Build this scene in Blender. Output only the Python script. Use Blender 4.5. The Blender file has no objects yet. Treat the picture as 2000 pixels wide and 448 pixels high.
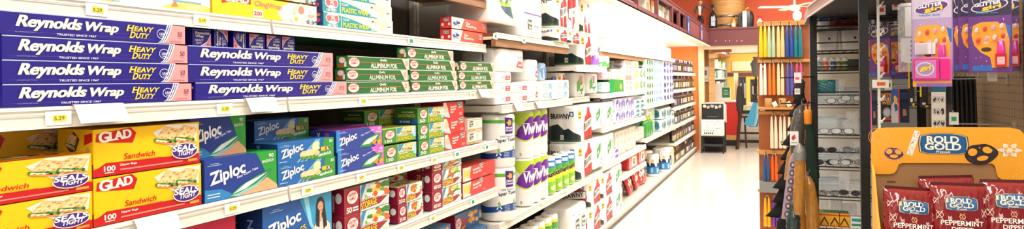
import bpy, bmesh, math, random
from mathutils import Vector, Matrix

# ---------------------------------------------------------------- camera, world, light, exposure
SC = bpy.context.scene
COL = SC.collection
FPX, PPX, PPY, ROLL = 1300.0, 1000.0, 159.0, 0.013
YAW = math.atan(518 / FPX)
CAMZ = 1.39
_f = Vector((-math.sin(YAW), math.cos(YAW), 0)); _r = Vector((math.cos(YAW), math.sin(YAW), 0))
def ray(px, py):
    u = px - PPX; v = -(py - PPY); c, s = math.cos(-ROLL), math.sin(-ROLL)
    u, v = c * u - s * v, s * u + c * v
    return u * _r + FPX * _f + Vector((0, 0, v))
def _w(d, t): p = d * t; return Vector((p.x, p.y, p.z + CAMZ))
def onx(px, py, x): d = ray(px, py); return _w(d, x / d.x)
def ony(px, py, y): d = ray(px, py); return _w(d, y / d.y)
def onz(px, py, z): d = ray(px, py); return _w(d, (z - CAMZ) / d.z)
cam = bpy.data.cameras.new('camera'); co = bpy.data.objects.new('camera', cam); COL.objects.link(co)
cam.sensor_width = 36; cam.lens = FPX / 2000 * 36; cam.shift_y = -(224 - PPY) / 2000; cam.clip_start = .05; cam.clip_end = 100
_o = ray(PPX, PPY); _x = (ray(PPX + 1, PPY) - _o).normalized(); _z = -_o.normalized(); _y = _z.cross(_x)
co.matrix_world = Matrix.Translation((0, 0, CAMZ)) @ Matrix((_x, _y, _z)).transposed().to_4x4()
SC.camera = co
SC.view_settings.view_transform = 'Standard'; SC.view_settings.look = 'None'
SC.view_settings.exposure = 0.12; SC.view_settings.gamma = 1; SC.view_settings.use_curve_mapping = False
wd = bpy.data.worlds.new('shop_air'); SC.world = wd; wd.use_nodes = True
wd.node_tree.nodes['Background'].inputs[0].default_value = (1, .97, .93, 1)
wd.node_tree.nodes['Background'].inputs[1].default_value = .28
def area(name, loc, sx, sy, power, rot=(0, 0, 0), col=(1, .96, .9)):
    l = bpy.data.lights.new(name, 'AREA'); l.shape = 'RECTANGLE'; l.size = sx; l.size_y = sy; l.energy = power; l.color = col
    o = bpy.data.objects.new(name, l); COL.objects.link(o); o.location = loc; o.rotation_euler = rot; return o
for i, y in enumerate((-.4, 2.6, 5.6, 8.6, 11.6)):
    area('ceiling_lamp_light', (-.35, y, 3.3), .5, 2.4, (46, 60, 70, 66, 60)[i])
area('fill_light_behind', (.4, -1.6, 2.6), 2.2, 1.2, 46, (math.radians(62), 0, math.radians(18)))  # unseen fill light added behind the camera
area('checkout_lamp_light', (-.6, 16.4, 2.6), 2.2, 2.4, 190)
area('side_aisle_fill', (1.9, 6.0, 3.3), .6, 5.0, 130)  # these two unseen lights are added to brighten the wire rack from behind
area('side_aisle_fill', (1.7, 11.5, 3.3), .6, 3.0, 60)
area('canopy_tube_light', (-1.3, 9.2, 1.96),   .1, 7.6, 62, (0, math.radians(38), 0))

# ---------------------------------------------------------------- materials
MATS = {}
def lin(c): return c / 12.92 if c <= .04045 else ((c + .055) / 1.055) ** 2.4
def M(hx, rough=.5, metal=0, alpha=1.0, emit=0, vary=.05, scale=30, bump=0, coat=0):
    key = (hx, rough, metal, alpha, emit, vary, scale, bump, coat)
    if key in MATS: return MATS[key]
    rgb = [lin(int(hx[i:i + 2], 16) / 255) for i in (0, 2, 4)]
    m = bpy.data.materials.new('paint_' + hx); m.use_nodes = True; nt = m.node_tree; b = nt.nodes['Principled BSDF']
    n = nt.nodes.new('ShaderNodeTexNoise'); n.inputs['Scale'].default_value = scale; n.inputs['Detail'].default_value = 3
    tc = nt.nodes.new('ShaderNodeTexCoord'); nt.links.new(tc.outputs['Object'], n.inputs['Vector'])
    mx = nt.nodes.new('ShaderNodeMix'); mx.data_type = 'RGBA'
    mx.inputs[6].default_value = (*[c * (1 - vary) for c in rgb], 1); mx.inputs[7].default_value = (*[min(1, c * (1 + vary)) for c in rgb], 1)
    nt.links.new(n.outputs['Fac'], mx.inputs[0]); nt.links.new(mx.outputs[2], b.inputs['Base Color'])
    b.inputs['Roughness'].default_value = rough; b.inputs['Metallic'].default_value = metal; b.inputs['Alpha'].default_value = alpha
    b.inputs['Coat Weight'].default_value = coat
    if emit: b.inputs['Emission Color'].default_value = (*rgb, 1); b.inputs['Emission Strength'].default_value = emit
    if bump:
        bp = nt.nodes.new('ShaderNodeBump'); bp.inputs['Strength'].default_value = bump; bp.inputs['Distance'].default_value = .004
        nt.links.new(n.outputs['Fac'], bp.inputs['Height']); nt.links.new(bp.outputs[0], b.inputs['Normal'])
    MATS[key] = m; return m
def asmat(c): return c if not isinstance(c, str) else M(c, .38)
def wood_mat(a, b_, sc=6, rough=.5):
    k = ('wood', a, b_, sc)
    if k in MATS: return MATS[k]
    m = bpy.data.materials.new('wood_' + a); m.use_nodes = True; nt = m.node_tree; b = nt.nodes['Principled BSDF']
    tc = nt.nodes.new('ShaderNodeTexCoord'); mp = nt.nodes.new('ShaderNodeMapping'); mp.inputs['Scale'].default_value = (1, 1, 8)
    n = nt.nodes.new('ShaderNodeTexNoise'); n.inputs['Scale'].default_value = sc; n.inputs['Detail'].default_value = 6
    cr = nt.nodes.new('ShaderNodeValToRGB')
    for e, h in zip(cr.color_ramp.elements, (a, b_)): e.color = (*[lin(int(h[i:i + 2], 16) / 255) for i in (0, 2, 4)], 1)
    cr.color_ramp.elements[0].position = .3; cr.color_ramp.elements[1].position = .7
    nt.links.new(tc.outputs['Object'], mp.inputs[0]); nt.links.new(mp.outputs[0], n.inputs['Vector']); nt.links.new(n.outputs['Fac'], cr.inputs[0])
    nt.links.new(cr.outputs[0], b.inputs['Base Color']); b.inputs['Roughness'].default_value = rough
    MATS[k] = m; return m
def clear_mat(hx='ffffff', alpha=.22, rough=.08):
    return M(hx, rough, 0, alpha, 0, .02, 12, 0)
WHITE = M('f4f1ea', .45); SHELFW = M('dfdace', .4, vary=.02)
FOILW = M('f5f2ec', .28, coat=.3, bump=.35, scale=9)   # plastic film over paper
DARK = M('1b1a1c', .5)

# ---------------------------------------------------------------- mesh builder with printed decals
_glyph = {}
def glyphs(s, bold=0.0):
    k = (s, round(bold, 3))
    if k not in _glyph:
        cu = bpy.data.curves.new('t', 'FONT'); cu.body = s; cu.resolution_u = 5 if len(s) < 14 else 3; cu.offset = bold; cu.size = 1
        o = bpy.data.objects.new('t', cu); me = o.to_mesh()
        vs = [(v.co.x, v.co.y) for v in me.vertices]; fs = [tuple(p.vertices) for p in me.polygons]
        o.to_mesh_clear(); bpy.data.objects.remove(o); bpy.data.curves.remove(cu)
        _glyph[k] = (vs, fs)
    return _glyph[k]
class Flat:
    curved = 0
    def __init__(s, O, U, V, N): s.O, s.U, s.V, s.N = map(Vector, (O, U, V, N))
    def __call__(s, u, v, k): return s.O + s.U * u + s.V * v + s.N * (k * .0004)
class Prof:                        # wraps print round a closed vertical profile, u = 0 at its front middle
    curved = 1
    def __init__(s, pts, lift=.0006, vmap=None):
        s.p = pts; n = len(pts); s.L = [0]
        for i in range(n): s.L.append(s.L[-1] + math.dist(pts[i], pts[(i + 1) % n]))
        s.lift = lift; s.vmap = vmap
    def __call__(s, u, v, k):
        T = s.L[-1]; u = u % T; n = len(s.p); lo, hi = 0, n
        while hi - lo > 1:
            m = (lo + hi) // 2
            if s.L[m] <= u: lo = m
            else: hi = m
        a = s.p[lo]; b = s.p[(lo + 1) % n]; t = (u - s.L[lo]) / max(1e-9, s.L[lo + 1] - s.L[lo])
        x = a[0] + (b[0] - a[0]) * t; y = a[1] + (b[1] - a[1]) * t
        dx, dy = b[0] - a[0], b[1] - a[1]; l = math.hypot(dx, dy) or 1
        e = s.lift + k * .0005
        return Vector((x + dy / l * e, y - dx / l * e, v))
class Surf:                        # print on a bulging bag front, y = -depth(u, v)
    curved = 2
    def __init__(s, fn, lift=.0008): s.fn = fn; s.lift = lift
    def __call__(s, u, v, k): return Vector((u, s.fn(u, v) - s.lift - k * .0006, v))
class MB:
    def __init__(s): s.v, s.f, s.mi, s.m, s.sm = [], [], [], [], []
    def mat(s, c):
        c = asmat(c)
        if c not in s.m: s.m.append(c)
        return s.m.index(c)
    def face(s, pts, c, smooth=False):
        i = len(s.v); s.v += [tuple(p) for p in pts]; s.f.append(tuple(range(i, i + len(pts)))); s.mi.append(s.mat(c)); s.sm.append(smooth)
    def raw(s, vs, fs, c, smooth=False):
        i = len(s.v); s.v += [tuple(p) for p in vs]; k = s.mat(c)
        for f in fs: s.f.append(tuple(j + i for j in f)); s.mi.append(k); s.sm.append(smooth)
    def box(s, x0, x1, y0, y1, z0, z1, c, rest=None, bev=0):
        P = [(x, y, z) for z in (z0, z1) for y in (y0, y1) for x in (x0, x1)]
        F = {'b': (0, 2, 3, 1), 't': (4, 5, 7, 6), 'f': (0, 1, 5, 4), 'k': (2, 6, 7, 3), 'l': (0, 4, 6, 2), 'r': (1, 3, 7, 5)}
        i = len(s.v)
        s.v += P
        for k, f in F.items():
            col = (rest or {}).get(k, c); s.f.append(tuple(j + i for j in f)); s.mi.append(s.mat(col)); s.sm.append(False)
    def rings(s, rs, c, cap=True, smooth=True):      # list of closed loops with equal counts
        n = len(rs[0]); vs = [p for r in rs for p in r]; fs = []
        for a in range(len(rs) - 1):
            for j in range(n): fs.append((a * n + j, a * n + (j + 1) % n, (a + 1) * n + (j + 1) % n, (a + 1) * n + j))
        s.raw(vs, fs, c, smooth)
        if cap: s.face(list(reversed(rs[0])), c); s.face(rs[-1], c)
    def lathe(s, prof, c, n=16, cx=0, cy=0, z0=0, cap=True, smooth=True):
        s.rings([[(cx + r * math.cos(2 * math.pi * j / n), cy + r * math.sin(2 * math.pi * j / n), z0 + z) for j in range(n)] for r, z in prof], c, cap, smooth)
    def tube(s, pts, r, c, n=8, smooth=True):
        pts = [Vector(p) for p in pts]; rr = r if isinstance(r, (list, tuple)) else [r] * len(pts); rs = []
        for i, p in enumerate(pts):
            d = (pts[min(i + 1, len(pts) - 1)] - pts[max(i - 1, 0)]).normalized()
            a = Vector((0, 0, 1)) if abs(d.z) < .9 else Vector((1, 0, 0)); u = d.cross(a).normalized(); w = d.cross(u)
            rs.append([p + (u * math.cos(2 * math.pi * j / n) + w * math.sin(2 * math.pi * j / n)) * rr[i] for j in range(n)])
        s.rings(rs, c, True, smooth)
    # 2-D print
    def put2(s, fr, vs, fs, c, k, step=.008):
        if not fr.curved: s.raw([fr(x, y, k) for x, y in vs], fs, c); return
        bm = bmesh.new(); B = [bm.verts.new((x, y, 0)) for x, y in vs]
        for f in fs:
            try: bm.faces.new([B[i] for i in f])
            except ValueError: pass
        for ax in ((0,) if fr.curved == 1 else (0, 1)):
            lo = min(v.co[ax] for v in bm.verts); hi = max(v.co[ax] for v in bm.verts); st = step * (1 if fr.curved == 1 else 1.4)
            q = math.floor(lo / st) * st + st; no = (1, 0, 0) if ax == 0 else (0, 1, 0)
            while q < hi:
                bmesh.ops.bisect_plane(bm, geom=bm.verts[:] + bm.edges[:] + bm.faces[:], plane_co=(q, q, 0), plane_no=no, dist=1e-7); q += st
        bm.verts.index_update(); bm.verts.ensure_lookup_table()
        s.raw([fr(v.co.x, v.co.y, k) for v in bm.verts], [tuple(v.index for v in f.verts) for f in bm.faces], c, fr.curved > 0); bm.free()
    def poly(s, fr, pts, c, k=1, step=.008): s.put2(fr, pts, [tuple(range(len(pts)))], c, k, step)
    def rect(s, fr, x, y, w, h, c, k=1): s.poly(fr, [(x, y), (x + w, y), (x + w, y + h), (x, y + h)], c, k)
    def ell(s, fr, cx, cy, rx, ry, c, k=1, rot=0, n=22):
        C, S = math.cos(rot), math.sin(rot); pts = []
        for i in range(n):
            a = 2 * math.pi * i / n; x, y = rx * math.cos(a), ry * math.sin(a); pts.append((cx + C * x - S * y, cy + S * x + C * y))
        s.poly(fr, pts, c, k)
    def ring(s, fr, cx, cy, rx, ry, t, c, k=1, a0=0, a1=360, n=26):
        vs, fs = [], []
        for i in range(n + 1):
            a = math.radians(a0 + (a1 - a0) * i / n); vs += [(cx + rx * math.cos(a), cy + ry * math.sin(a)), (cx + (rx - t) * math.cos(a), cy + (ry - t) * math.sin(a))]
            if i: j = 2 * i; fs.append((j - 2, j, j + 1, j - 1))
        s.put2(fr, vs, fs, c, k)
    def band(s, fr, lo, hi, u0, u1, c, k=1, n=16):   # region between two curves v = lo(t), hi(t)
        vs, fs = [], []
        for i in range(n + 1):
            t = i / n; u = u0 + (u1 - u0) * t; vs += [(u, lo(t)), (u, hi(t))]
            if i: j = 2 * i; fs.append((j - 2, j, j + 1, j - 1))
        s.put2(fr, vs, fs, c, k)
    def blob(s, fr, cx, cy, rx, ry, c, k=1, seed=0, n=11, jag=.25):
        R = random.Random(seed); pts = []
        for i in range(n):
            a = 2 * math.pi * i / n; q = 1 + R.uniform(-jag, jag * .6); pts.append((cx + rx * q * math.cos(a), cy + ry * q * math.sin(a)))
        s.poly(fr, pts, c, k)
    def text(s, fr, t, x, y, w, h, c, k=2, sh=0, rot=0, bold=.015, out=None, ob=.035):
        if out: s.text(fr, t, x, y, w, h, out, k - .5, sh, rot, bold + ob)
        vs, fs = glyphs(t, bold); v0, _ = glyphs(t, 0)
        if not vs: return
        x0 = min(p[0] for p in v0); x1 = max(p[0] for p in v0); y0 = min(p[1] for p in v0); y1 = max(p[1] for p in v0)
        sx, sy = w / (x1 - x0), h / (y1 - y0); C, S = math.cos(rot), math.sin(rot); q = []
        for a, b in vs:
            X = (a - x0) * sx; Y = (b - y0) * sy; X += Y * sh; q.append((x + C * X - S * Y, y + S * X + C * Y))
        s.put2(fr, q, fs, c, k)
    def mesh(s, name):
        me = bpy.data.meshes.new(name); me.from_pydata(s.v, [], s.f)
        for m in s.m: me.materials.append(m)
        me.polygons.foreach_set('material_index', s.mi); me.polygons.foreach_set('use_smooth', s.sm); me.update(); return me
def link(name, me, parent=None, loc=(0, 0, 0), rz=0, scale=(1, 1, 1), rot=None):
    if isinstance(me, MB): me = me.mesh(name)
    o = bpy.data.objects.new(name, me); COL.objects.link(o); o.parent = parent; o.location = loc
    o.rotation_euler = rot or (0, 0, rz); o.scale = scale; return o
def tag(o, label, cat, group=None, kind=None):
    if label: o['label'] = label
    if cat: o['category'] = cat
    if group: o['group'] = group
    if kind: o['kind'] = kind
    return o
def thing(name, label, cat, loc=(0, 0, 0), rz=0, group=None, rot=None): return tag(link(name, None, None, loc, rz, rot=rot), label, cat, group)
def struct(name, mb, loc=(0, 0, 0)): o = link(name, mb, None, loc); o['kind'] = 'structure'; return o
def dup(root, loc=None, rz=None, label=None, group=None):
    r = root.copy(); COL.objects.link(r)
    if loc is not None: r.location = loc
    if rz is not None: r.rotation_euler = (0, 0, rz)
    if label: r['label'] = label
    if group: r['group'] = group
    for ch in list(root.children):
        c = ch.copy(); COL.objects.link(c); c.parent = r
        for g in list(ch.children):
            d = g.copy(); COL.objects.link(d); d.parent = c
    return r
HALF = math.pi / 2
def faces(w, d, h):               # the printable sides of a carton whose front is y = 0
    return (Flat((0, 0, 0), (1, 0, 0), (0, 0, 1), (0, -1, 0)), Flat((0, d, 0), (0, -1, 0), (0, 0, 1), (-1, 0, 0)), Flat((0, 0, h), (1, 0, 0), (0, 1, 0), (0, 0, 1)))
def set_left(me, name, label, cat, pl, pr, py, z, xf, w, group=None, tilt=0, dz=0):   # stand a carton on a left-hand shelf, front towards the aisle
    a = onx(pl, py, xf).y; b = onx(pr, py, xf).y
    o = link(name, me, None, (xf, a, z), HALF + tilt, ((b - a) / w, 1, 1)); return tag(o, label, cat, group)
# world heights of the left shelf tops
Z = lambda r: r + CAMZ

# ---------------------------------------------------------------- the room
m = MB(); m.box(-3.2, 4, -2.5, 20, -.05, 0, M('e2d9cb', .14, vary=.04, scale=2)); struct('floor', m)
m = MB(); m.box(-3.2, 4, -2.5, 20, 3.7, 3.75, M('efe4d4', .8)); struct('ceiling', m)
m = MB(); m.box(-2.12, -2.0, -2.5, 13.6, 0, 3.7, M('f3ecdd', .7)); struct('wall_left', m)
ORG = M('f4873a', .6, vary=.03, scale=3); COR = M('f0714c', .7, vary=.03, scale=2); MAR = M('70373b', .5); CREAM = M('f3dfc0', .5)
m = MB(); m.box(-2.0, -1.40, 13.4, 13.55, 0, 2.03, ORG); struct('wall_end', m)
m = MB(); m.box(-3.2, 4, 14.15, 14.3, 2.06, 3.7, COR); struct('wall_upper', m)
m = MB(); m.box(-3.2, 4, 19.3, 19.4, 0, 2.7, M('f9cf5a', .6)); struct('wall_back', m)
m = MB(); m.box(3.4, 3.5, 2, 19.3, 0, 3.7, M('d8cbb8', .6)); struct('wall_right', m)
# canopy over the left shelving: soffit, maroon open-fronted fascia, its return across the end wall
m = MB(); m.box(-2.0, -1.2, 5.0, 13.4, 2.02, 2.05, M('f6efe2', .6)); struct('trim_1', m)
m = MB(); x = -1.2; Y0, Y1 = 5.0, 13.3
m.box(x - .03, x, Y0, Y1, 2.03, 2.09, MAR); m.box(x - .03, x, Y0, Y1, 2.29, 2.33, MAR); m.box(x - .42, x - .38, Y0, Y1, 2.05, 2.31, M('5a2c30', .5)); m.box(x - .4, x + .01, Y0, Y1, 2.33, 2.345, MAR)
for y in (5.1, 6.2, 7.3, 8.4, 9.05, 9.7, 10.2, 11.6, 12.0, 13.2): m.box(x - .035, x + .004, y, y + .07, 2.05, 2.33, MAR)
for a, b in ((9.75, 10.2), (10.27, 11.6), (12.07, 13.2)): m.box(x - .02, x - .01, a, b, 2.05, 2.33, M('7c4046', .5))
m.box(x - .05, x + .012, Y0, Y1, 2.0, 2.03, CREAM)
struct('trim_2', m)
m = MB(); m.box(-1.2, 1.2, 13.3, 13.36, 2.02, 2.33, MAR); m.box(-1.2, 1.2, 13.28, 14.15, 2.33, 2.36, M('74393c', .45)); m.box(-1.2, 1.2, 13.36, 14.1, 2.0, 2.03, M('f3dfc0', .5))
for px in (1383, 1398, 1417, 1425, 1439, 1449):
    p = ony(px, 80, 13.29); m.box(p.x - .008, p.x + .008, 13.285, 13.3, p.z - .008, p.z + .008, 'e8d8d0')
struct('trim_3', m)
m = MB(); m.box(-1.42, -1.32, 13.34, 13.5, 0, 2.02, M('f6dcae', .5)); m.box(-1.32, .2, 13.42, 13.5, 1.96, 2.02, M('f8ecd4', .5)); struct('trim_4', m)

# ---------------------------------------------------------------- left shelving units
BACK = M('3b352f', .7); TAGY = M('f0df4a', .5); TAGG = M('0f9d6a', .5)
SLABS = []
def shelf(parent, y0, y1, x, z, tags=(), wood=False, depth=.42, under=None):
    s = MB(); L = y1 - y0; SLABS.append((x - 1.45 - depth, x - 1.45 + .01, y0 + parent.location.y, y1 + parent.location.y, z - (.074 if wood else .044), z + .0045))
    deck = wood_mat('8a5f3e', '6d4629') if wood else SHELFW
    s.box(-depth, -.012, 0, L, -.018, 0, deck)
    if wood: s.box(-.03, -.004, 0, L, -.072, -.03, wood_mat('a87b52', '8a6040'))
    if under: s.box(-depth + .01, -.02, .004, L - .004, -.034, -.0185, under)
    for a in (0, L - .004):                                   # bracket ends
        s.face([(-depth, a, -.018), (-.012, a, -.018), (-.012, a, -.034), (-depth, a, -.04)], SHELFW)
    o = link('shelf', s, parent, (x, y0, z))
    r = MB(); h = .028 if wood else .042
    P = [(-.014, .004), (.0, .004), (.004, -.003), (.001, -.008), (.006, -h + .006), (.008, -h), (-.014, -h + .002)]
    n = len(P)
    for i in range(n):
        a, b = P[i], P[(i + 1) % n]; r.face([(a[0], .002, a[1]), (a[0], L - .003, a[1]), (b[0], L - .003, b[1]), (b[0], .002, b[1])], SHELFW)
    r.face([(p[0], .002, p[1]) for p in P], SHELFW); r.face([(p[0], L - .003, p[1]) for p in reversed(P)], SHELFW)
    r.box(.0045, .0062, .004, L - .006, -.0135, -.0125, M('b9b4ac', .5))
    link('price_rail', r, o)
    for (ty, col, big) in tags:
        t = MB(); w = .12 if big else .055
        if big:   # folded paper tag hanging over the rail
            t.face([(.008, -w / 2, .006), (.008, w / 2, .006), (.03, w / 2, -.034), (.03, -w / 2, -.034)], M('ebe5db', .5))
            t.face([(.0, -w / 2, .007), (.008, -w / 2, .006), (.008, w / 2, .006), (.0, w / 2, .007)], M('ebe5db', .5))
            t.face([(.0305, -w / 2, -.0345), (.0305, w / 2, -.0345), (.0082, w / 2, .0062), (.0082, -w / 2, .0062)], M('efebe4', .5))
        else:
            t.box(.006, .0085, -w / 2, w / 2, -.036, -.006, M('f9f7f2', .4))
            fr = Flat((.0086, -w / 2, -.036), (0, 1, 0), (0, 0, 1), (1, 0, 0))
            if col == 'y': t.rect(fr, .014, .008, .03, .014, TAGY); t.text(fr, '5.29', .017, .011, .022, .008, '8a7a20', 2)
            else: t.rect(fr, .014, .008, .028, .016, TAGG)
        link('price_tag', t, o, (0, ty - y0, 0))
    return o
def unit(y0, y1, label, ztop=1.9):
    u = thing('shelving_unit', label, 'shelving', (-1.45, y0, 0), group=None); L = y1 - y0
    b = MB(); b.box(-.545, -.53, 0, L, .1, ztop, BACK); link('back_panel', b, u)
    for a in (0, L - .03):
        p = MB(); p.box(-.53, -.5, a, a + .028, .0, ztop, M('8d877e', .4))
        for i in range(24): p.box(-.4995, -.499, a + .011, a + .017, .1 + i * .07, .13 + i * .07, DARK)
        link('upright', p, u)
    k = MB(); k.box(-.5, -.01, 0.002, L - .002, .0, .075, M('d9d5cd', .5)); k.box(-.5, 0, .002, L - .002, .075, .09, SHELFW)
    k.box(-.02, .012, .002, L - .002, .078, .0895, SHELFW); k.box(-.012, .006, .002, L - .002, 0, .02, M('56524d', .5)); link('base_deck', k, u); SLABS.append((-1.95, -1.438, y0, y1, 0, .0905))
    return u
def sh(u, y0, y1, x, zr, **k): return shelf(u, y0 - u.location.y, y1 - u.location.y, x + 1.45, Z(zr), **k)
def yy(pls, x=-1.45): return [(onx(px, py, x).y, c, b) for px, py, c, b in pls]
uA0 = unit(.25, 1.70, 'nearest white shelving unit at the left edge, holding navy foil and yellow sandwich bag cartons')
uA = unit(1.705, 3.40, 'second white shelving unit, holding green foil and blue zipper bag cartons')
uB = unit(3.405, 4.80, 'white shelving unit with wooden top shelf holding big single paper towel rolls')
uC = unit(4.805, 5.78, 'white shelving unit stacked with red-shirt and green flag towel packs')
uD = unit(5.785, 7.88, 'white shelving unit with purple tissue packs and a green box on short shelves', 1.86)
uE = unit(7.885, 10.28, 'white shelving unit with three tiers of blue and green bathroom tissue packs', 1.86)
uF = unit(10.285, 13.1, 'farthest white shelving unit, filled with wine bottles beside the orange wall', 1.7)
def tags_for(u, lst, x=-1.45):
    return [(t[0] - u.location.y, t[1], t[2]) for t in yy(lst, x)]
sh(uA0, .27, 1.70, -1.51, .204, tags=tags_for(uA0, [(185, 10, 'y', 0), (390, 35, 'y', 0)], -1.51))
sh(uA, 1.706, 3.40, -1.51, .204, under=M('0f6a3c', .4), tags=tags_for(uA, [(800, 72, 'g', 0)], -1.51))
sh(uA0, .27, 1.70, -1.45, -.046, tags=tags_for(uA0, [(110, 230, 'y', 0), (190, 225, 'y', 1), (435, 212, 'y', 0), (505, 205, 'y', 1)]))
sh(uA, 1.706, 3.40, -1.45, -.046, tags=tags_for(uA, [(706, 193, 'y', 0), (920, 182, 'y', 0), (940, 180, 'y', 1)]))
sh(uA0, .27, 1.70, -1.45, -.33, tags=tags_for(uA0, [(450, 410, 'y', 0), (300, 440, 'y', 1)]))
sh(uA, 1.706, 3.40, -1.45, -.33, tags=tags_for(uA, [(597, 375, 'y', 0), (702, 345, 'y', 0), (780, 325, 'y', 0), (845, 310, 'y', 0), (890, 298, 'g', 0), (948, 284, 'g', 0)]))
sh(uA0, .27, 1.70, -1.45, -.59)
sh(uA, 1.706, 3.40, -1.45, -.59, tags=tags_for(uA, [(842, 432, 'y', 0), (921, 400, 'g', 0)]))
sh(uA0, .27, 1.70, -1.45, -.90); sh(uA, 1.706, 3.40, -1.45, -.90)
sh(uA, 2.1, 3.40, -1.50, .48, wood=True)
sh(uB, 3.41, 4.79, -1.45, .27, wood=True, tags=tags_for(uB, [(965, 66, 'g', 0), (1021, 75, 'g', 0)]))
sh(uB, 3.42, 4.79, -1.43, -.137, tags=tags_for(uB, [(1008, 205, 'y', 1), (1049, 200, 'y', 1)], -1.43))
sh(uB, 3.41, 4.80, -1.45, -.80, tags=tags_for(uB, [(1058, 405, 'y', 0), (1104, 375, 'y', 0)]))
sh(uC, 4.81, 5.78, -1.40, .108); sh(uC, 4.81, 5.775, -1.56, -.145, depth=.36); sh(uC, 4.81, 5.78, -1.45, -.80)
sh(uD, 5.79, 7.88, -1.45, .285, wood=True); sh(uD, 5.79, 7.88, -1.45, -.125); sh(uD, 5.79, 7.88, -1.45, -.43); sh(uD, 5.79, 7.88, -1.45, -.77); sh(uD, 6.6, 7.88, -1.45, -.97)
sh(uE, 7.89, 10.28, -1.45, .30); sh(uE, 7.89, 10.28, -1.45, -.31); sh(uE, 7.89, 10.28, -1.45, -.71)
for z in (.10, -.17, -.44, -.71, -.98): sh(uF, 10.29, 13.1, -1.45, z)

# ---------------------------------------------------------------- carton designs
NAVY = '1b1384'; PINK = 'f7a0a0'; YEL = 'ffd84a'
def arcs(m, F, w, h, uc, s=1.0):       # navy face, curved border of white lines, pink end panel
    def xb(v, o): return (uc + .055 * math.sqrt(max(0, v)) + .01 * v + o) * w
    n = 10; P = [(xb(i / n, 0), h * i / n) for i in range(n + 1)]
    m.poly(F, P[:] + [(w, h), (w, 0)][:], PINK, 1)
    for o in (-.004, -.017, -.031):
        vs, fs = [], []
        for i in range(n + 1):
            vs += [(xb(i / n, o), h * i / n), (xb(i / n, o + .008), h * i / n)]
            if i: fs.append((2 * i - 2, 2 * i, 2 * i + 1, 2 * i - 1))
        m.put2(F, vs, fs, 'eef0fa', 2)
def reynolds(w, num):
    m = MB(); h, d = .0495, .052; m.box(0, w, 0, d, 0, h, NAVY, {'r': PINK}); F, L, T = faces(w, d, h); sc = .465 / w
    m.rect(F, 0, h - .0022, w, .0022, 'b9c6ea', 1); m.rect(T, 0, 0, w, .002, 'b9c6ea', 1)
    arcs(m, F, w, h, .845); k = .93
    m.rect(F, .03 * w, .0075, .75 * w, .0004, '8d4fb4', 1); m.rect(F, .36 * w, .0165, .4 * w, .0004, '6d49b0', 1)
    [(m.text(F, 'Reynolds', .06 * w + q, .0115, .298 * w, .0305, 'f6f3e2', 3 + q * 300, sh=.36, bold=.022), m.text(F, 'Wrap', .376 * w + q, .0125, .183 * w, .0265, 'f6f3e2', 3 + q * 300, sh=.36, bold=.022)) for q in (0, .0011, .0019)]
    m.text(F, 'TRUSTED SINCE 1967', .25 * w, .004, .2 * w, .0042, 'e9e7f4', 3, sh=.15, bold=.02); m.text(F, 'ALUMINUM FOIL', .06 * w, .006, .09 * w, .002, '8f93c8', 3)
    for t, x, y, ww in (('H', .622, .025, .034), ('D', .64, .0085, .028)): m.text(F, t, x * w, y, ww * w, .0145, YEL, 3, sh=.34, bold=.03)
    for t, x, y, ww in (('EAVY', .666, .0255, .112), ('UTY', .675, .009, .075)): m.text(F, t, x * w, y, ww * w, .0118, YEL, 3, sh=.34, bold=.03)
    for x, y, l in ((.62, .025, .012), (.639, .025, .012), (.63, .0385, .012), (.65, .0385, .012), (.668, .0255, .03), (.638, .0085, .014), (.70, .009, .012), (.722, .009, .012)): m.rect(F, x * w + y * .1, y, l * w, .0011, YEL, 3.4)
    m.ring(F, .84 * w, .023, .032 * w * sc, .0125, .0014, 'e6e8f6', 3); m.text(F, 'USA', .824 * w, .0195, .032 * w, .0068, 'e6e8f6', 3, sh=.15, bold=.02); m.rect(F, .83 * w, .0155, .02 * w, .0015, 'e6e8f6', 3)
    m.text(F, num, (.945 if len(num) < 3 else .935) * w, .0185, (.031 if len(num) < 3 else .04) * w, .013, '7c2350', 3, sh=.15, bold=.005)
    m.text(F, 'SQ FT', .953 * w, .013, .02 * w, .003, '7c2350', 3); m.rect(F, .9 * w, .006, .075 * w, .0008, 'b8606c', 3); m.rect(F, .89 * w, .0042, .085 * w, .0008, 'b8606c', 3)
    m.text(L, 'Reynolds', .008, .03, .036, .01, 'f6f3e2', 3, sh=.2, bold=.03); m.poly(L, [(0, 0), (.03, 0), (0, .028)], PINK, 1)
    return m.mesh('foil_carton')
def rey_end():
    m = MB(); w, h, d = .055, .05, .3; m.box(0, w, 0, d, 0, h, NAVY); F, L, T = faces(w, d, h)
    m.rect(F, 0, h - .001, w, .001, 'b9c6ea', 1); m.poly(F, [(w * .35, 0), (w, 0), (w, h * .72), (w * .8, h * .3)], PINK, 1); m.poly(F, [(w * .31, 0), (w * .35, 0), (w * .8, h * .3), (w, h * .72), (w, h * .8), (w * .77, h * .33)], 'eef0fa', 2)
    m.text(F, 'Reynolds', .007, .035, .042, .009, 'f6f3e2', 3, sh=.2, bold=.03); m.text(F, 'Wrap', .007, .0255, .024, .009, 'f6f3e2', 3, sh=.2, bold=.03)
    m.text(F, 'HEAVY', .006, .0165, .025, .006, 'e6e8f6', 3, sh=.2, bold=.02); m.text(F, 'DUTY', .01, .009, .016, .005, 'e6e8f6', 3, sh=.2, bold=.02)
    m.text(F, '37.5', .041, .004, .015, .007, '7c2350', 3, sh=.15)
    return m.mesh('foil_carton')
def wf_logo(m, F, x, y, rx, ry, col='c8102e'):
    m.ell(F, x, y, rx, ry, 'f6f0e6', 3); m.ring(F, x, y, rx, ry, rx * .07, col, 3.5); m.text(F, 'WESTERN', x - rx * .72, y + ry * .05, rx * 1.35, ry * .42, col, 4, rot=.1, bold=.02)
    m.text(F, 'FAMILY', x - rx * .55, y - ry * .48, rx * 1.2, ry * .45, col, 4, rot=.1, bold=.02)
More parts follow.
